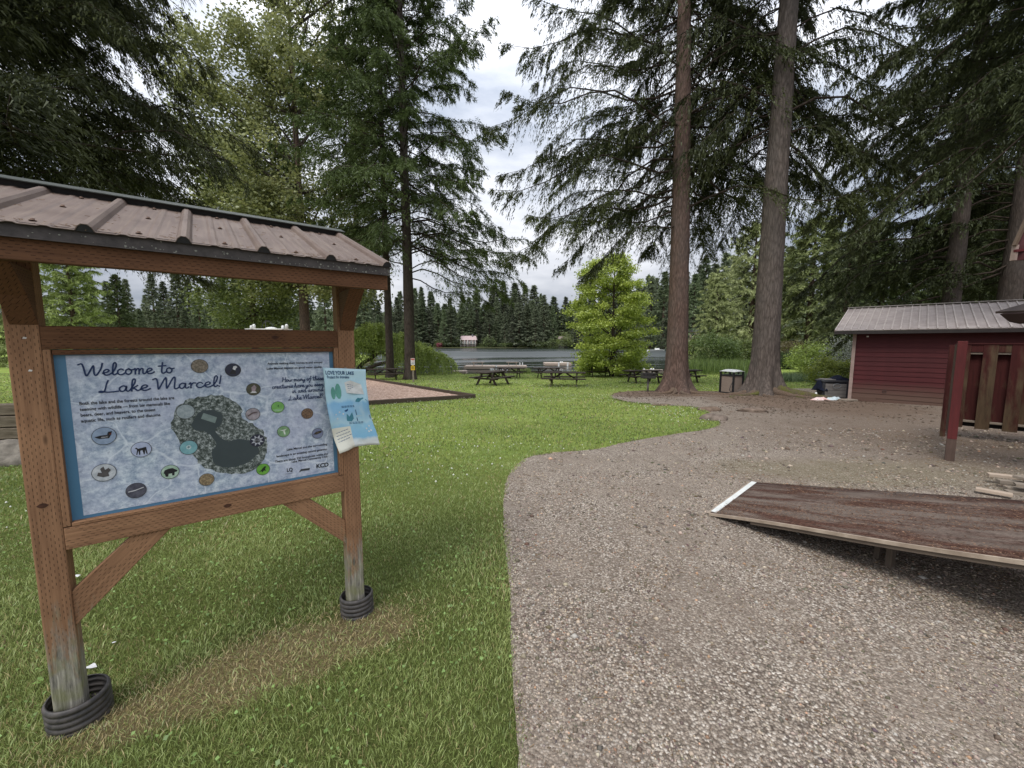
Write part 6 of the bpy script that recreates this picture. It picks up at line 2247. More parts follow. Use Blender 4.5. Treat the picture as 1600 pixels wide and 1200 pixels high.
LSH = 9.0
shed = thing('red_shed', 'long dark red shed with lapped siding and a ribbed metal roof', 'shed', SH(3, 0, 0), math.radians(-45))
m, nt, out = newmat('red_siding')
t = NT(nt)
oc = t.coord('Object', (1, 6, 6))
n1 = t.noise(oc, 4.0, 6, 0.65)
wz = t.sep(t.world())[2]
inf0 = t.n('ShaderNodeObjectInfo')
col = t.ramp(n1, [(0.3, (0.055, 0.011, 0.013)), (0.7, (0.090, 0.019, 0.020))])
col = t.mix(t.math('MULTIPLY', inf0.outputs['Random'], 0.35), col, (0.045, 0.012, 0.013))
lvl = t.math('ADD', wz, t.math('MULTIPLY', t.math('SUBTRACT', n1, 0.5), 0.25))
col = t.mix(t.ramp(t.math('ADD', t.math('MULTIPLY', lvl, 1.0), 0.5), [(0.42, 0.85), (0.95, 0.0)]), col, (0.12, 0.075, 0.055))
t.bsdf(out, col, 0.7, 0.25, n1, 0.2, 0.003)
M_red = m
wall_h = 2.46
MB().box(SH(LSH / 2, -2.0, wall_h / 2 - 0.15), (LSH - 0.1, 3.9, wall_h + 0.25), Matrix.Rotation(math.radians(-45), 3, 'Z')).build('wall_core', simple('shed_dark_board', (0.06, 0.015, 0.015), None, 3), shed)
nb_ = 15
bh = wall_h / nb_
for k in range(nb_):
    z = (k + 0.5) * bh
    # lapped board leaning out at its foot
    mb = MB()
    p = [SH(0.05, 0.004, z - bh / 2 - 0.004), SH(LSH, 0.004, z - bh / 2 - 0.004)]
    for s0, s1 in ((0.05, 4.6), (4.605, LSH)):
        fr = basis(SH(s0, 0, z), NS, UP, DS * 1.0)
        L = s1 - s0
        mb.prism([(-0.028, -bh / 2), (0.026, -bh / 2 - 0.006), (0.010, bh / 2), (-0.028, bh / 2)], fr, L)
    me = mb.mesh('siding_board')
    Mb_ = basis(SH(LSH / 2, 0, z), DS, UP.cross(DS), UP)
    me.transform(Mb_.inverted())
    link('siding_board', me, M_red, shed, Mb_)
# gable end boards
M_shtrim = simple('weathered_trim', (0.36, 0.27, 0.235), (0.27, 0.20, 0.17), 6, 0.8, 0.2, 0.2)
timber('corner_trim', SH(0.0, 0.018, -0.12), SH(0.0, 0.018, wall_h), 0.10, 0.075, M_shtrim, shed, up=NS)
MB().box(SH(0.35, 0.035, wall_h - 0.11), (0.06, 0.08, 0.05), Matrix.Rotation(math.radians(-45), 3, 'Z')).build('floodlight', M_trim, shed, bevel=0.01)
mb = MB().tube([SH(0.92 + 0.05 * math.cos(a_), 0.04, 0.42 + 0.04 * math.sin(a_)) for a_ in np.linspace(0, 6.28, 14)], 0.006, 6)
mb.build('wire_loop', M_black, shed)
timber('access_hatch', SH(0.08, 0.038, 0.10), SH(0.72, 0.038, 0.10), 0.02, 0.17, M_red, shed, up=UP)
# roof
O_ = Vector((0, 0, CAM_H))


def shed_plane(x, y, off):
    r = Vector(ray(x, y)); q = ((SH(0, 0, 0) - O_).dot(NS) + off) / r.dot(NS)
    P = O_ + r * q
    return (P - SH(0, 0, 0)).dot(DS), P.z - cz


es, ez = shed_plane(1304, 516.5, 0.38)
# ridge: where the gable-end verge meets it
r = Vector(ray(1326, 482.5)); q = ((SH(es, 0, 0) - O_).dot(DS)) / r.dot(DS)
Pr = O_ + r * q
r_off, r_z = (Pr - SH(0, 0, 0)).dot(NS), Pr.z - cz
eo = 0.38
m, nt, out = newmat('shed_roof_metal')
t = NT(nt)
n1 = t.noise(t.coord('Object', (1, 1, 1)), 3.0, 6, 0.7)
n2 = t.noise(t.coord('Object'), 24.0, 5, 0.7)
col = t.ramp(n1, [(0.3, (0.27, 0.225, 0.21)), (0.7, (0.42, 0.37, 0.35))])
col = t.mix(t.ramp(n2, [(0.55, 0.0), (0.7, 0.5)]), col, (0.16, 0.12, 0.10))
t.bsdf(out, col, 0.5, 0.4, n2, 0.1, 0.004)
M_sroof = m
M_srib = simple('roof_rib_metal', (0.50, 0.45, 0.42), (0.36, 0.31, 0.29), 6, 0.45, 0.4, 0.1)
print('SHED ROOF', es, ez, r_off, r_z)
ex_ = LSH
E0_, E1_ = SH(es, eo, ez), SH(ex_, eo, ez)
R0_, R1_ = SH(es, r_off, r_z), SH(ex_, r_off, r_z)
B0_, B1_ = SH(es, 2 * r_off - eo, ez), SH(ex_, 2 * r_off - eo, ez)
nf = (E1_ - E0_).cross(R0_ - E0_).normalized()
if nf.z < 0: nf = -nf
for nm, (a, b_, c_, d_) in (('roof_sheet', (E0_, E1_, R1_, R0_)), ('roof_sheet', (R0_, R1_, B1_, B0_))):
    mb = MB(); mb.poly([a, b_, c_, d_])
    o = mb.build(nm, M_sroof, shed)
    s_ = o.modifiers.new('t', 'SOLIDIFY'); s_.thickness = 0.02
nr_ = int((ex_ - es) / 0.214)
for k in range(nr_ + 1):
    s0 = es + 0.02 + k * 0.214
    mb = MB().beam(SH(s0, eo, ez) + nf * 0.014, SH(s0, r_off, r_z) + nf * 0.014, 0.036, 0.030, nf)
    mb.build('roof_rib', M_srib, shed)
MB().beam(R0_ + nf * 0.04 - DS * 0.02, R1_ + nf * 0.04, 0.24, 0.02, UP).build('ridge_cap', M_srib, shed)
MB().beam(SH(es, eo - 0.015, ez - 0.085), SH(ex_, eo - 0.015, ez - 0.085), 0.09, 0.10).build('gutter', simple('dark_gutter', (0.035, 0.028, 0.026), None, 5, 0.5), shed)
MB().beam(SH(es, 0.15, ez - 0.09), SH(ex_, 0.15, ez - 0.09), 0.36, 0.02).build('soffit', simple('dark_soffit', (0.06, 0.035, 0.03), None, 5), shed)
# gable triangle
mb = MB(); mb.poly([SH(0.03, 0.0, wall_h), SH(0.03, 2 * r_off, wall_h), SH(0.03, r_off, r_z - 0.06)])
o = mb.build('gable', M_red, shed)
MB().beam(SH(es + 0.01, eo, ez - 0.06), SH(es + 0.01, r_off, r_z - 0.06), 0.02, 0.12, UP).build('verge_board', M_shtrim, shed)
# splash pan
mb = MB().prism([(-0.22, -0.14), (0.20, -0.12), (0.26, 0.10), (-0.16, 0.14)], basis(SH(-0.12, 0.22, 0.01), DS, NS.cross(DS).cross(DS), UP), 0.05)
g = SH(-0.02, 0.22, 0)
sp = thing('splash_block', 'small grey splash block under the corner of the shed', 'splash block', g)
MB().box((g.x, g.y, g.z + 0.045), (0.52, 0.30, 0.07), Matrix.Rotation(0.1, 3, 'Z')).build('block', M_board_old, sp, bevel=0.02)

# ------------------------------------------------------------------ storage bin with a jacket, and clutter
g = G(1298, 621.5)
bn = thing('storage_bin', 'grey two-tone deck storage bin beside the shed corner', 'storage bin', g, math.radians(-12))
M0b = WM[bn.name]
M_bin = simple('grey_bin_panel', (0.20, 0.185, 0.175), (0.15, 0.14, 0.13), 8, 0.6, 0.3, 0.1)
M_bind = simple('dark_bin_frame', (0.045, 0.047, 0.052), (0.03, 0.03, 0.033), 8, 0.5, 0.3, 0)


def lb2(name, c, s, mat, bev=0.012):
    return MB().box((0, 0, 0), s).build(name, mat, bn, M0b @ Matrix.Translation(Vector(c)), bev)


for k in range(4):
    lb2('slat_panel', (0, -0.27, 0.11 + k * 0.135), (0.72, 0.03, 0.125), M_bin, 0.006)
lb2('body', (0, 0.0, 0.33), (0.80, 0.50, 0.58), M_bind)
for sx in (-1, 1):
    lb2('corner_post', (sx * 0.40, -0.265, 0.33), (0.09, 0.06, 0.62), M_bind)
lb2('lid', (0, 0, 0.67), (0.92, 0.62, 0.09), M_bind, 0.03)
lb2('lid_top', (-0.15, 0, 0.73), (0.45, 0.5, 0.04), M_bin, 0.02)
g2 = M0b @ Vector((0.22, -0.05, 0.72))


def cloth_blob(name, label, cat, c, sx, sy, sz, mat, seed, rz=0.0, drape=None):
    rg = np.random.default_rng(seed)
    n1_, n2_ = 26, 18
    V = []
    for j in range(n2_):
        for i_ in range(n1_):
            u, v = i_ / (n1_ - 1) * 2 - 1, j / (n2_ - 1) * 2 - 1
            z = sz * (1 - abs(u) ** 2.4) * (1 - abs(v) ** 2.4) * (0.55 + 0.9 * vn(np.array([u * 2.2]), np.array([v * 2.2]), 1.6, seed)[0])
            x = sx * u * (1 + 0.18 * math.sin(v * 5 + seed)); y = sy * v * (1 + 0.2 * math.sin(u * 4 + seed))
            if drape and v < -0.45:
                z -= (-0.45 - v) * drape
                y = -sy * 0.55 - (-0.45 - v) * 0.03
            V.append((x, y, z))
    F_ = [(j * n1_ + i_, j * n1_ + i_ + 1, (j + 1) * n1_ + i_ + 1, (j + 1) * n1_ + i_) for j in range(n2_ - 1) for i_ in range(n1_ - 1)]
    me = npmesh(name, V, F_, smooth_=True)
    o = link(name, me, mat, None, Matrix.Translation(Vector(c)) @ Matrix.Rotation(rz, 4, 'Z'))
    s_ = o.modifiers.new('t', 'SOLIDIFY'); s_.thickness = 0.006
    return tag(o, label, cat)


M_navyc = simple('navy_cloth', (0.018, 0.022, 0.040), (0.010, 0.012, 0.02), 12, 0.9, 0.1, 0.3)
cloth_blob('navy_jacket', 'navy jacket thrown over the lid of the storage bin', 'jacket', g2, 0.30, 0.36, 0.14, M_navyc, 3, -0.2, 0.9)
bd_ = M0b @ Vector((0.02, -0.315, 0.50))
cloth_blob('dark_bag', 'dark bag hanging at the left end of the storage bin', 'bag', M0b @ Vector((-0.46, -0.10, 0.30)), 0.10, 0.24, 0.34, M_navyc, 5, 0.2)
o = MB().tube([bd_ + Vector((0.15 * math.cos(a_), 0, 0.085 * math.sin(a_))) for a_ in np.linspace(0, 6.2832, 17)], 0.010, 6).build('round_badge', simple('badge_grey', (0.30, 0.32, 0.34), None, 10), bn)
g3 = G(1284, 625)
cloth_blob('beach_towel', 'pink and white towel lying on the gravel before the storage bin', 'towel', (g3.x - 0.05, g3.y, g3.z), 0.34, 0.16, 0.10, simple('pink_towel', (0.70, 0.36, 0.33), (0.75, 0.70, 0.68), 7, 0.9), 7, 0.1)
g3 = G(1302, 625)
cloth_blob('blue_towel', 'pale blue crumpled cloth on the gravel before the storage bin', 'towel', (g3.x, g3.y, g3.z), 0.28, 0.14, 0.11, simple('blue_towel', (0.42, 0.55, 0.60), (0.62, 0.66, 0.68), 9, 0.9), 9, -0.1)
g3 = G(1274.5, 621.5)
bt_ = thing('white_bottle', 'white upright container at the left of the clothes by the bin', 'bottle', g3)
MB().lathe([(0.045, 0), (0.05, 0.02), (0.05, 0.16), (0.03, 0.19), (0.028, 0.23)], g3, 12).build('body', M_wp, bt_)
MB().lathe([(0.03, 0.23), (0.03, 0.25)], g3, 12).build('cap', M_black, bt_)

# ------------------------------------------------------------------ fenced enclosure
pf = G(1483, 720)
pb = G(1472, 682)
DB = DS.copy()
enc = thing('red_fence', 'red and bare-wood board fence enclosure with a tall square corner post', 'fence', pb, math.radians(-45))
m, nt, out = newmat('faded_red_board')
t = NT(nt)
oc = t.coord('Object', (1, 1, 1))
n1 = t.noise(t.coord('Object', (0.8, 9, 9)), 3.0, 6, 0.7)
n2 = t.noise(t.coord('Object', (0.5, 2.5, 2.5)), 2.2, 5, 0.7)
inf = t.n('ShaderNodeObjectInfo')
redc = t.ramp(n1, [(0.3, (0.040, 0.010, 0.009)), (0.7, (0.075, 0.018, 0.016))])
bare = t.ramp(n1, [(0.3, (0.060, 0.040, 0.024)), (0.7, (0.125, 0.085, 0.050))])
wz = t.sep(t.world())[2]
f = t.math('ADD', t.math('MULTIPLY', n2, 1.5), t.math('ADD', t.math('MULTIPLY', inf.outputs['Random'], 0.75), t.math('MULTIPLY', wz, -0.22)))
col = t.mix(t.ramp(f, [(0.88, 0.0), (1.0, 0.95)]) if False else t.ramp(t.math('MULTIPLY', f, 0.6), [(0.56, 0.0), (0.72, 0.95)]), redc, bare)
t.bsdf(out, col, 0.8, 0.2, n1, 0.4, 0.003)
M_fade = m
M_redp = simple('red_post_paint', (0.125, 0.022, 0.022), (0.09, 0.017, 0.017), 7, 0.65, 0.3, 0.2, (0.4, 3, 3))
zf0 = pb.z
htop = 1.80
# front tall post, with its grey foot
timber('post', (pf.x, pf.y, pf.z + 0.36), (pf.x, pf.y, 1.83), 0.105, 0.105, M_redp, enc, up=NS, bevel=0.004)
timber('post_foot', (pf.x, pf.y, pf.z - 0.1), (pf.x, pf.y, pf.z + 0.358), 0.106, 0.106, simple('grey_post_foot', (0.13, 0.085, 0.068), (0.08, 0.055, 0.045), 7, 0.9, 0.2, 0.3, (0.4, 3, 3)), enc, up=NS, bevel=0.004)
timber('post', (pb.x, pb.y, zf0 - 0.1), (pb.x, pb.y, htop - 0.04), 0.08, 0.08, M_fade, enc, up=NS)


def FB(s, off, z):
    return Vector((pb.x, pb.y, 0)) + DB * s + NS * off + UP * z


Lf = 2.6
z_lo, z_hi = zf0 + 0.24, htop - 0.03
for k in range(8):
    s0 = 0.16 + k * 0.345
    timber('fence_board', FB(s0, 0.055, z_lo), FB(s0, 0.055, z_hi), 0.185, 0.022, M_fade, enc, up=NS, bevel=0.002)
    # recessed board between two proud ones
    s1 = s0 + 0.1725
    timber('fence_board', FB(s1, -0.055, z_lo + 0.14), FB(s1, -0.055, z_hi - 0.15), 0.185, 0.022, M_fade, enc, up=NS, bevel=0.002)
    timber('filler_block', FB(s1, 0.045, z_hi - 0.15), FB(s1, 0.045, z_hi - 0.002), 0.158, 0.022, M_fade, enc, up=NS, bevel=0.002)
timber('rail', FB(0.05, 0.0, z_hi - 0.17), FB(Lf + 0.2, 0.0, z_hi - 0.17), 0.085, 0.038, M_board_old, enc)
timber('rail', FB(0.05, 0.0, z_lo + 0.13), FB(Lf + 0.2, 0.0, z_lo + 0.13), 0.085, 0.038, M_board_old, enc)
timber('cap_rail', FB(0.06, 0.02, htop - 0.012), FB(Lf + 0.2, 0.02, htop - 0.012), 0.12, 0.022, M_fade, enc)
MB().beam(FB(0.1, -0.12, 0.91), FB(Lf, -0.12, 0.91), 0.01, 1.56).build('interior_shade_sheet', simple('interior_shade_black', (0.012, 0.010, 0.010), None, 5), enc)  # added black sheet, stands for the dark interior seen through the gaps
# side wall between the two posts, edge-on to the viewer
M_sideb = simple('side_board', (0.12, 0.085, 0.06), (0.06, 0.04, 0.03), 5, 0.85, 0.2, 0.3, (0.5, 5, 5))
sd_ = (Vector((pb.x, pb.y, 0)) - Vector((pf.x, pf.y, 0)))
Ls = sd_.length; sd_.normalize()
sn_ = Vector((-sd_.y, sd_.x, 0))
for k in range(int(Ls / 0.16)):
    c = Vector((pf.x, pf.y, 0)) + sd_ * (0.14 + k * 0.1505) - sn_ * 0.035
    timber('fence_board', c + UP * (zf0 + 0.20), c + UP * (htop - 0.03), 0.150, 0.02, M_sideb, enc, up=sn_, bevel=0.002)

# top beam running right from the front post
# ------------------------------------------------------------------ ramp
A_ = G(1109, 806); B_ = G(1175, 758)
ed = (B_ - A_); ed.z = 0; wR = ed.length; ed.normalize()
TH_R = math.radians(-60)
dR = Vector((math.cos(TH_R), math.sin(TH_R), 0))
nR = Vector((-dR.y, dR.x, 0))


def edge_s(P0, x, y):
    """where the sight line (x, y) crosses the upright plane through P0 along dR"""
    r = Vector(ray(x, y)); q = (P0 - O_).dot(nR) / r.dot(nR)
    P = O_ + r * q
    return (P - P0).dot(dR), P.z


sA, zA = edge_s(A_, 1600, 875)
sB, zB = edge_s(B_, 1600, 784)
kA, kB = (zA - 0.02) / sA, (zB - 0.0) / sB
print('RAMP', sA, zA, sB, zB, kA, kB)
LR = 3.4
ramp = thing('access_ramp', 'weathered plywood access ramp with mesh grip surface and a white edge strip', 'ramp', (A_ + B_) / 2, TH_R)
m, nt, out = newmat('ramp_surface')
t = NT(nt)
oc = t.coord('Object')
ox, oy, oz = t.sep(oc)[0:3]
n1 = t.noise(t.coord('Object', (1, 2.2, 1)), 2.2, 6, 0.65)
n2 = t.noise(oc, 34.0, 9, 0.85)
n3 = t.noise(t.coord('Object', (1, 5, 1)), 1.3, 4)
col = t.ramp(n1, [(0.32, (0.105, 0.078, 0.062)), (0.68, (0.215, 0.175, 0.145))])
needles = t.ramp(n2, [(0.42, (0.035, 0.018, 0.012)), (0.58, (0.115, 0.052, 0.035)), (0.70, (0.27, 0.17, 0.12))])
bar_ = t.ramp(t.math('ADD', n3, t.math('MULTIPLY', t.math('SUBTRACT', n2, 0.5), 0.5)), [(0.44, 1.0), (0.60, 0.15)])
col = t.mix(bar_, col, needles)
mesh_ = t.vor(t.coord('Object', (1, 1, 1)), 55.0, 'Distance', 'DISTANCE_TO_EDGE')
wx_ = t.math('ABSOLUTE', t.math('SUBTRACT', t.math('FRACT', t.math('DIVIDE', t.math('ADD', ox, oy), 0.026)), 0.5))
wy_ = t.math('ABSOLUTE', t.math('SUBTRACT', t.math('FRACT', t.math('DIVIDE', t.math('SUBTRACT', ox, oy), 0.026)), 0.5))
wire = t.math('MAXIMUM', t.math('LESS_THAN', wx_, 0.07), t.math('LESS_THAN', wy_, 0.07))
col = t.mix(t.math('MULTIPLY', wire, 0.55), col, (0.035, 0.025, 0.022))
t.bsdf(out, col, 0.88, 0.2, t.math('ADD', n2, wire), 0.5, 0.004)
M_ramp = m


def RP(s, w, lift=0.0):
    """w 0 at the near edge, 1 at the far edge"""
    P = A_ * (1 - w) + B_ * w
    z0_ = 0.02 * (1 - w) + 0.012 * w
    k_ = kA * (1 - w) + kB * w
    flap = 0.16
    z_ = z0_ + k_ * s + 0.008 * math.sin(s * 3.0) * (1 - w)
    Q = P + dR * s
    return Vector((Q.x, Q.y, z_ + lift))


mb = MB()
th_ = 0.03
ns, nw = 26, 6
g_ = [[RP(LR * i_ / ns, j / nw) for j in range(nw + 1)] for i_ in range(ns + 1)]
for i_ in range(ns):
    for j in range(nw):
        mb.poly([g_[i_][j], g_[i_ + 1][j], g_[i_ + 1][j + 1], g_[i_][j + 1]], True)
me = mb.mesh('deck_sheet')
MR = basis((A_ + B_) / 2, dR, nR, UP)
me.transform(MR.inverted())
import bmesh
bm = bmesh.new(); bm.from_mesh(me); bmesh.ops.remove_doubles(bm, verts=bm.verts, dist=1e-4); bm.to_mesh(me); bm.free()
o = link('deck_sheet', me, M_ramp, ramp, MR)
s_ = o.modifiers.new('t', 'SOLIDIFY'); s_.thickness = 0.019; s_.offset = -1
M_rampw = lumber('ramp_timber', (0.16, 0.125, 0.095), (0.075, 0.058, 0.045), incised=False, weather=0)
for w, s0 in ((0.012, 0.42), (0.5, 0.5), (0.985, 0.42)):
    mb = MB()
    hj = 0.040
    for i_ in range(10):
        sa, sb_ = s0 + (LR - s0) * i_ / 10, s0 + (LR - s0) * (i_ + 1) / 10
        ha, hb = min(hj, max(RP(sa, w).z - 0.03, 0.01)), min(hj, max(RP(sb_, w).z - 0.03, 0.01))
        a1, b1 = RP(sa, w, -0.021), RP(sb_, w, -0.021)
        dn = nR * 0.019
        mb.poly([a1 - dn, b1 - dn, b1 - dn - UP * hb, a1 - dn - UP * ha][::-1])
        mb.poly([a1 + dn, b1 + dn, b1 + dn - UP * hb, a1 + dn - UP * ha])
        mb.poly([a1 - dn - UP * ha, b1 - dn - UP * hb, b1 + dn - UP * hb, a1 + dn - UP * ha])
        mb.poly([a1 - dn, b1 - dn, b1 + dn, a1 + dn])
    me = mb.mesh('joist'); me.transform(MR.inverted())
    link('joist', me, M_rampw, ramp, MR)
# light worn edge lip, white strip, feet
mb = MB()
for i_ in range(16):
    a1, b1 = RP(LR * i_ / 16, 0.0), RP(LR * (i_ + 1) / 16, 0.0)
    mb.beam(a1 - nR * 0.010 - UP * 0.012, b1 - nR * 0.010 - UP * 0.012, 0.016, 0.028)
mb.build('edge_lip', simple('bleached_edge', (0.44, 0.36, 0.28), (0.26, 0.20, 0.15), 9, 0.9), ramp)
a1, b1 = RP(0.03, 0.02, 0.007), RP(0.03, 0.985, 0.007)
MB().beam(a1, b1, 0.055, 0.004).build('white_strip', simple('white_aluminium_strip', (0.70, 0.71, 0.68), (0.58, 0.59, 0.56), 12, 0.45), ramp)
mb = MB(); mb.poly([RP(0, 0, -0.002), RP(0, 0, -0.002) - dR * 0.05 - UP * 0.02, RP(0, 0.98, -0.002) - dR * 0.04 - UP * 0.012, RP(0, 0.98, -0.002)][::-1])
mb.build('threshold_flap', simple('bleached_flap', (0.40, 0.33, 0.26), (0.28, 0.22, 0.17), 9, 0.9), ramp)
gL = G(1412, 893)
sL = (gL - A_).dot(dR)
wL = (gL - A_).dot(nR) / (B_ - A_).dot(nR)
print('LEG', sL, wL)
for s0, w in ((sL, wL), (sL + 0.02, 0.5), (sL + 0.02, 0.93), (2.9, 0.08), (2.9, 0.93)):
    p = RP(s0, w)
    timber('leg', (p.x, p.y, -0.05), (p.x, p.y, p.z - 0.03), 0.085, 0.04, M_rampw, ramp, up=dR)
timber('leg', (RP(sL - 0.09, wL + 0.05).x, RP(sL - 0.09, wL + 0.05).y, -0.02), tuple(RP(sL - 0.07, wL + 0.05) - UP * 0.05), 0.04, 0.04, M_rampw, ramp, up=dR)

# reddish needle litter on the ramp and over the gravel
rg = np.random.default_rng(91)
n = 11000
sx_, wx2 = rg.random(n) ** 1.1 * LR, rg.random(n)
k = vn(sx_, wx2 * 2.2, 1.6, 50) + 0.5 * vn(sx_, wx2 * 4, 4.0, 51) > 0.62
sx_, wx2 = sx_[k], wx2[k]
P = np.array([RP(a, b, 0.004) for a, b in zip(sx_, wx2)])
D = rg.normal(0, 1, (len(P), 3)); D[:, 2] *= 0.06
tone = rg.random((len(P), 1)) ** 1.6
c = np.array([0.09, 0.040, 0.025]) * (1 - tone) + np.array([0.40, 0.24, 0.15]) * tone
V, F, Cc = slivers(P, D, rg.uniform(0.010, 0.030, len(P)), np.full(len(P), 0.0042), c, rg=rg)
M_litter = simple('needle_litter', (1, 1, 1)) if False else M_stone
tag(link('needle_litter', npmesh('needle_litter', V, F, Cc), M_litter), 'reddish-brown fallen needles lying on the ramp', 'needles', kind='stuff')
x, y = scatter(1.0, 12.0, 170)
k = inside(x, y, gravel_poly) & (vn(x, y, 0.8, 52) + 0.3 * vn(x, y, 3, 53) > 0.58) & (R.random(len(x)) < np.clip(2.5 / y, 0.15, 1))
x, y = x[k], y[k]
n = len(x)
P = np.column_stack([x, y, ter(x, y) + 0.014])
D = rg.normal(0, 1, (n, 3)); D[:, 2] *= 0.08
tone = rg.random((n, 1))
c = np.array([0.10, 0.055, 0.03]) * (1 - tone) + np.array([0.34, 0.22, 0.12]) * tone
V, F, Cc = slivers(P, D, rg.uniform(0.012, 0.045, n) * (0.8 + 0.1 * y), 0.004 * (0.7 + 0.25 * y), c, rg=rg)
tag(link('twig_litter', npmesh('twig_litter', V, F, Cc), M_litter), 'brown twigs and needles scattered over the gravel', 'litter', kind='stuff')

rg = np.random.default_rng(95)
n = 15000
x = rg.uniform(2.5, 16, n); y = rg.uniform(9.5, 18.5, n)
k = inside(x, y, gravel_poly)
dd = np.minimum(((x - T2.x + 0.3) / 4.2) ** 2 + ((y - T2.y + 2.2) / 5.0) ** 2, ((x - T1.x + 0.8) / 4.8) ** 2 + ((y - T1.y) / 3.0) ** 2)
k &= rg.random(n) < np.clip(1.5 - dd, 0.12, 1) * np.clip(vn(x, y, 0.9, 60) * 1.8 - 0.3, 0.1, 1)
x, y = x[k], y[k]
P = np.column_stack([x, y, ter(x, y) + 0.015])
D = rg.normal(0, 1, (len(x), 3)); D[:, 2] *= 0.15
tone = rg.random((len(x), 1)) ** 1.5
c = np.array([0.045, 0.028, 0.018]) * (1 - tone) + np.array([0.33, 0.25, 0.19]) * tone
V, F, Cc = slivers(P, D, rg.uniform(0.03, 0.11, len(x)), rg.uniform(0.012, 0.035, len(x)), c, kite=True, rg=rg)
tag(link('bark_litter', npmesh('bark_litter', V, F, Cc), M_litter), 'bark flakes, cones and twigs on the packed earth round the two big firs', 'litter', kind='stuff')

# ------------------------------------------------------------------ scrap lumber pile
M_scrap = lumber('pale_scrap_wood', (0.50, 0.40, 0.31), (0.34, 0.27, 0.21), incised=False, weather=0)
lum = [((1543, 743), (1640, 754), 0.10, 0.035, 0.10), ((1559, 754), (1640, 762), 0.085, 0.04, 0.06), ((1570, 764), (1640, 771), 0.09, 0.035, 0.02), ((1524, 766), (1582, 776), 0.085, 0.035, 0.035),
       ((1590, 748), (1650, 745), 0.10, 0.03, 0.15), ((1572, 770), (1640, 778), 0.12, 0.03, 0.0), ((1585, 758), (1650, 767), 0.12, 0.03, 0.10)]
names = ['scrap board on top of the lumber pile, pale and longest', 'dark scrap board under the top one of the pile', 'short thin scrap board low in the lumber pile', 'pale scrap board lying apart, nearest the ramp',
         'scrap board at the back of the pile, cut by the frame', 'flat scrap board at the bottom of the pile next to the ramp', 'scrap board crossing the middle of the pile at the frame edge']
for (a, b_, w, h, lift), nm in zip(lum, names):
    p0, p1 = G(*a, dz=lift), G(*b_, dz=lift)
    p0.z += h / 2; p1.z += h / 2
    o = timber('scrap_board', p0, p1, w, h, M_scrap if ('pale' in nm) else M_board_old, None, bevel=0.002)
    tag(o, nm, 'board', 'scrap boards behind the ramp')

# ------------------------------------------------------------------ roots and stones
def root_obj(label, pts, rad, mat, parent_label=None):
    ps = []
    for p in catmull(pts, 5):
        x, y, l = p
        ps.append(Vector((x, y, gz(x, y) + l * 0.9 - 0.005)))
    rr_ = np.interp(np.linspace(0, 1, len(ps)), np.linspace(0, 1, len(rad)), rad) * (1 + 0.12 * R.normal(0, 1, len(ps)))
    mb = MB().tube(ps, list(rr_), 10)
    return mb


troot = [o for o in bpy.data.objects if o.get('label', '').startswith('thick grey-barked')][0]
t1root = [o for o in bpy.data.objects if o.get('label', '').startswith('tall reddish-barked')][0]
rt = [(troot, [(T2.x + 0.30, T2.y - 0.45, 0.30), (T2.x + 0.70, T2.y - 0.80, 0.13), (T2.x + 1.05, T2.y - 1.35, 0.07), (T2.x + 1.45, T2.y - 1.9, 0.0), (T2.x + 1.7, T2.y - 2.3, -0.06)], (0.26, 0.19, 0.14, 0.09, 0.04), M_root_moss),
      (troot, [(T2.x + 0.50, T2.y - 0.1, 0.22), (T2.x + 1.1, T2.y - 0.35, 0.06), (T2.x + 1.9, T2.y - 0.8, 0.0), (T2.x + 2.6, T2.y - 1.3, -0.07)], (0.22, 0.12, 0.07, 0.03), M_root)]
rgr = random.Random(21)
for k in range(11):      # surface roots snaking out over the packed earth
    a_ = math.radians(178 + k * 17.5 + rgr.uniform(-6, 6))
    L_ = rgr.uniform(1.6, 3.6)
    pts = []
    for q in range(6):
        u = q / 5
        rr_ = 0.42 + L_ * u
        aa = a_ + 0.22 * math.sin(u * 5 + k)
        pts.append((T2.x + rr_ * math.cos(aa), T2.y + rr_ * math.sin(aa), [0.20, 0.055, 0.015 + 0.02 * (k % 2), 0.02 * math.sin(k * 2.0), 0.01, -0.05][q]))
    w_ = rgr.uniform(0.6, 1.1)
    rt.append((troot, pts, tuple(w_ * v for v in (0.20, 0.095, 0.065, 0.055, 0.045, 0.02)), M_root_moss if k in (2, 7) else M_root))
for k in range(8):
    a_ = math.radians(185 + k * 24 + rgr.uniform(-7, 7))
    L_ = rgr.uniform(0.9, 2.0)
    pts = []
    for q in range(5):
        u = q / 4
        rr_ = 0.38 + L_ * u
        aa = a_ + 0.2 * math.sin(u * 4 + k)
        pts.append((T1.x + rr_ * math.cos(aa), T1.y + rr_ * math.sin(aa), [0.18, 0.05, 0.015, 0.0, -0.05][q]))
    rt.append((t1root, pts, (0.17, 0.08, 0.05, 0.04, 0.02), M_root))
for par, pts, rad, mat in rt:
    root_obj('', pts, rad, mat).build('root', mat, par)


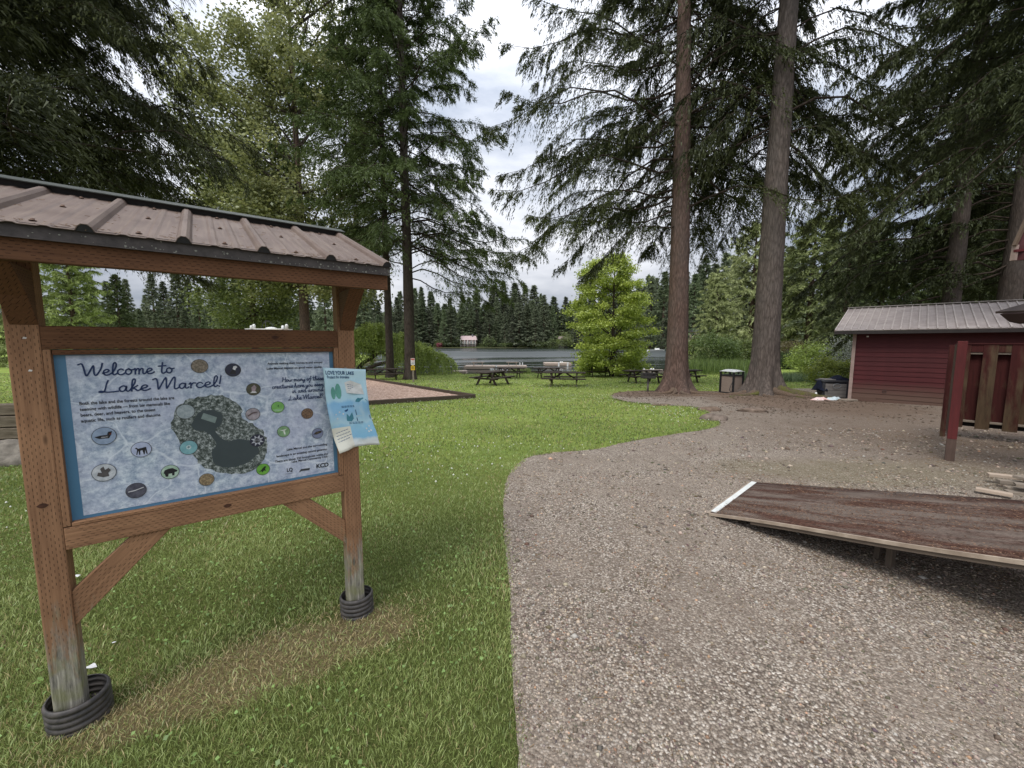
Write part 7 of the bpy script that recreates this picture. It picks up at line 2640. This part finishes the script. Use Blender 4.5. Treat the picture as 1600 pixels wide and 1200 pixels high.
def rock(label, px, py, sx, sy, sz, col, seed, rz=0.0, name='rock', mat=None, at=None):
    g = at or G(px, py)
    rg = np.random.default_rng(seed)
    V, F_ = [], []
    nu, nv = 16, 10
    for j in range(nv + 1):
        ph = math.pi * j / nv
        for i_ in range(nu):
            a_ = 6.2832 * i_ / nu
            d = np.array([math.sin(ph) * math.cos(a_), math.sin(ph) * math.sin(a_), math.cos(ph)])
            k_ = 0.78 + 0.5 * float(vn(d[0] * 1.6 + seed, d[1] * 1.6 + d[2] * 2.1, 1.0, seed)) + 0.14 * float(vn(d[0] * 5 + seed, d[1] * 5 + d[2] * 4, 1.0, seed + 1))
            V.append((d[0] * sx * k_, d[1] * sy * k_, max(d[2] * sz * k_, -0.3 * sz)))
    for j in range(nv):
        for i_ in range(nu):
            F_.append((j * nu + i_, (j + 1) * nu + i_, (j + 1) * nu + (i_ + 1) % nu, j * nu + (i_ + 1) % nu))
    o = link(name, npmesh(name, V, F_, smooth_=True), mat or simple('rock_surface', col, tuple(v * 0.45 for v in col), 9, 0.9, 0.2, 0.7, (1, 1, 1), 0.03), None, Matrix.Translation(g) @ Matrix.Rotation(rz, 4, 'Z'))
    return tag(o, label, 'rock')


rock('grey-brown rock at the corner of lawn and gravel below the roots', 1116, 656, 0.30, 0.20, 0.15, (0.24, 0.19, 0.155), 31, -0.6)
rock('low rough rock just above the one at the lawn corner', 1108, 641, 0.34, 0.26, 0.12, (0.21, 0.15, 0.11), 32, 0.3)
rock('half-buried pale rock in the earth below the thick fir', 1176, 643, 0.38, 0.30, 0.12, (0.24, 0.18, 0.14), 33, 0.2)
rock('small half-buried stone at the lawn edge below the reddish fir', 1032, 633, 0.30, 0.14, 0.05, (0.20, 0.15, 0.11), 34, 0.1)

# timber wall with boulder at the far left, behind the left sign post
tw0 = AT(-60, 690, 6.2); 
wallr = thing('timber_retaining_wall', 'low wall of stacked weathered timbers behind the left sign post', 'wall', (-9.0, 6.6, gz(-9, 6.6)), 0.2)
for k in range(4):
    zz = gz(-9, 6.6) + 0.10 + k * 0.205
    timber('wall_timber', (-12.0, 6.3 + 0.03 * k, zz), (-7.55 - 0.05 * (k % 2), 7.1 + 0.03 * k, zz), 0.2, 0.19, simple('pale_weathered_timber', (0.27, 0.22, 0.16), (0.12, 0.095, 0.065), 4, 0.9, 0.2, 0.5, (1, 6, 6), 0.01), wallr, bevel=0.015)
rock('rough grey boulder at the foot of the timber wall behind the left sign post', 0, 0, 0.55, 0.35, 0.28, (0.26, 0.23, 0.19), 41, 0.3, at=Vector((-7.7, 6.2, gz(-7.7, 6.2) + 0.05)))

# small white scraps lying in the grass
M_pap = simple('crumpled_paper', (0.78, 0.78, 0.78), None, 30, 0.8)
for px, py, s, lab in ((143, 1041, 0.024, 'white paper scrap in the grass right of the left post'), (178, 1004, 0.012, 'tiny white paper scrap further up in the grass by the left post'), (121, 900, 0.018, 'small white petals in the grass behind the left post')):
    g = G(px, py, dz=0.035)
    rg_ = random.Random(px)
    mb = MB()
    k = 7
    pts = [(g.x + s * rg_.uniform(0.6, 1.3) * math.cos(6.28 * j / k), g.y + 0.8 * s * rg_.uniform(0.6, 1.3) * math.sin(6.28 * j / k), g.z + rg_.uniform(-0.004, 0.008)) for j in range(k)]
    for j in range(k):
        mb.poly([(g.x, g.y, g.z + 0.006), pts[j], pts[(j + 1) % k]])
    o = mb.build('paper_scrap', M_pap)
    s_ = o.modifiers.new('t', 'SOLIDIFY'); s_.thickness = 0.001
    tag(o, lab, 'scrap')

# ------------------------------------------------------------------ building at the right, only its eaves reach into view
bz0 = AT(1555, 487, 5.6)
lodge = thing('red_building', 'red building at the right whose two dark eaves poke into the picture', 'building', (9.5, 3.2, 0), math.radians(-45))
# lower canopy: its left corner at picture (1555, 487)
ca_, cb_ = AT(1555, 487, 5.4), AT(1680, 452, 5.0)
dn_ = Vector((0.75, 0.1, 0.0))
mb = MB()
p0 = AT(1555, 487, 5.4); p1 = AT(1700, 446, 5.0)
q = Vector((1.2, -2.4, 0.0))
mb.poly([p0, p0 + q, p1 + q, p1])
o = mb.build('canopy_roof', simple('canopy_roof_metal', (0.10, 0.075, 0.065), (0.06, 0.045, 0.04), 6), lodge); s_ = o.modifiers.new('t', 'SOLIDIFY'); s_.thickness = 0.03
lowp = [AT(1562, 491, 5.36), AT(1577, 503, 5.34), AT(1592, 506, 5.3), AT(1700, 497, 4.98), AT(1700, 452, 4.98)]
fr = None
mb = MB()
n_ = len(lowp)
bk = [p + Vector((0.9, -1.8, 0)) for p in lowp]
mb.poly(lowp); mb.poly(bk[::-1])
for i_ in range(n_):
    j = (i_ + 1) % n_
    mb.poly([lowp[i_], bk[i_], bk[j], lowp[j]])
mb.build('canopy_frame', simple('canopy_dark_wood', (0.05, 0.03, 0.028), None, 6), lodge)
# upper gable corner
u0 = AT(1583, 405, 5.0)
top = [AT(1583, 407, 5.0), AT(1584, 398, 5.0), AT(1588, 384, 5.0), AT(1650, 246, 5.0), AT(1700, 260, 5.0), AT(1700, 405, 5.0)]
mb = MB()
bk = [p + Vector((1.8, -1.4, 0)) for p in top]
mb.poly(top); mb.poly(bk[::-1])
for i_ in range(len(top)):
    j = (i_ + 1) % len(top)
    mb.poly([top[i_], bk[i_], bk[j], top[j]])
mb.build('gable_wall', simple('dark_red_gable', (0.07, 0.014, 0.016), None, 6), lodge)
MB().beam(AT(1583, 407, 4.98), AT(1587, 383, 4.98), 0.03, 0.05, (0, -1, 0)).build('fascia_end', M_shtrim, lodge)
MB().beam(AT(1585, 384, 4.97), AT(1655, 232, 4.97), 0.03, 0.035, (0, -1, 0)).build('verge_board', simple('brown_verge', (0.13, 0.09, 0.06), (0.08, 0.055, 0.04), 6), lodge)
MB().beam(AT(1586, 392, 4.96), AT(1700, 380, 4.96), 0.03, 0.03, (0, -1, 0)).build('fascia_line', simple('dark_red_fascia', (0.12, 0.02, 0.024), None, 6), lodge)
MB().box((10.4, 2.7, 2.0), (5.4, 3.6, 4.2)).build('wall', M_red, lodge)
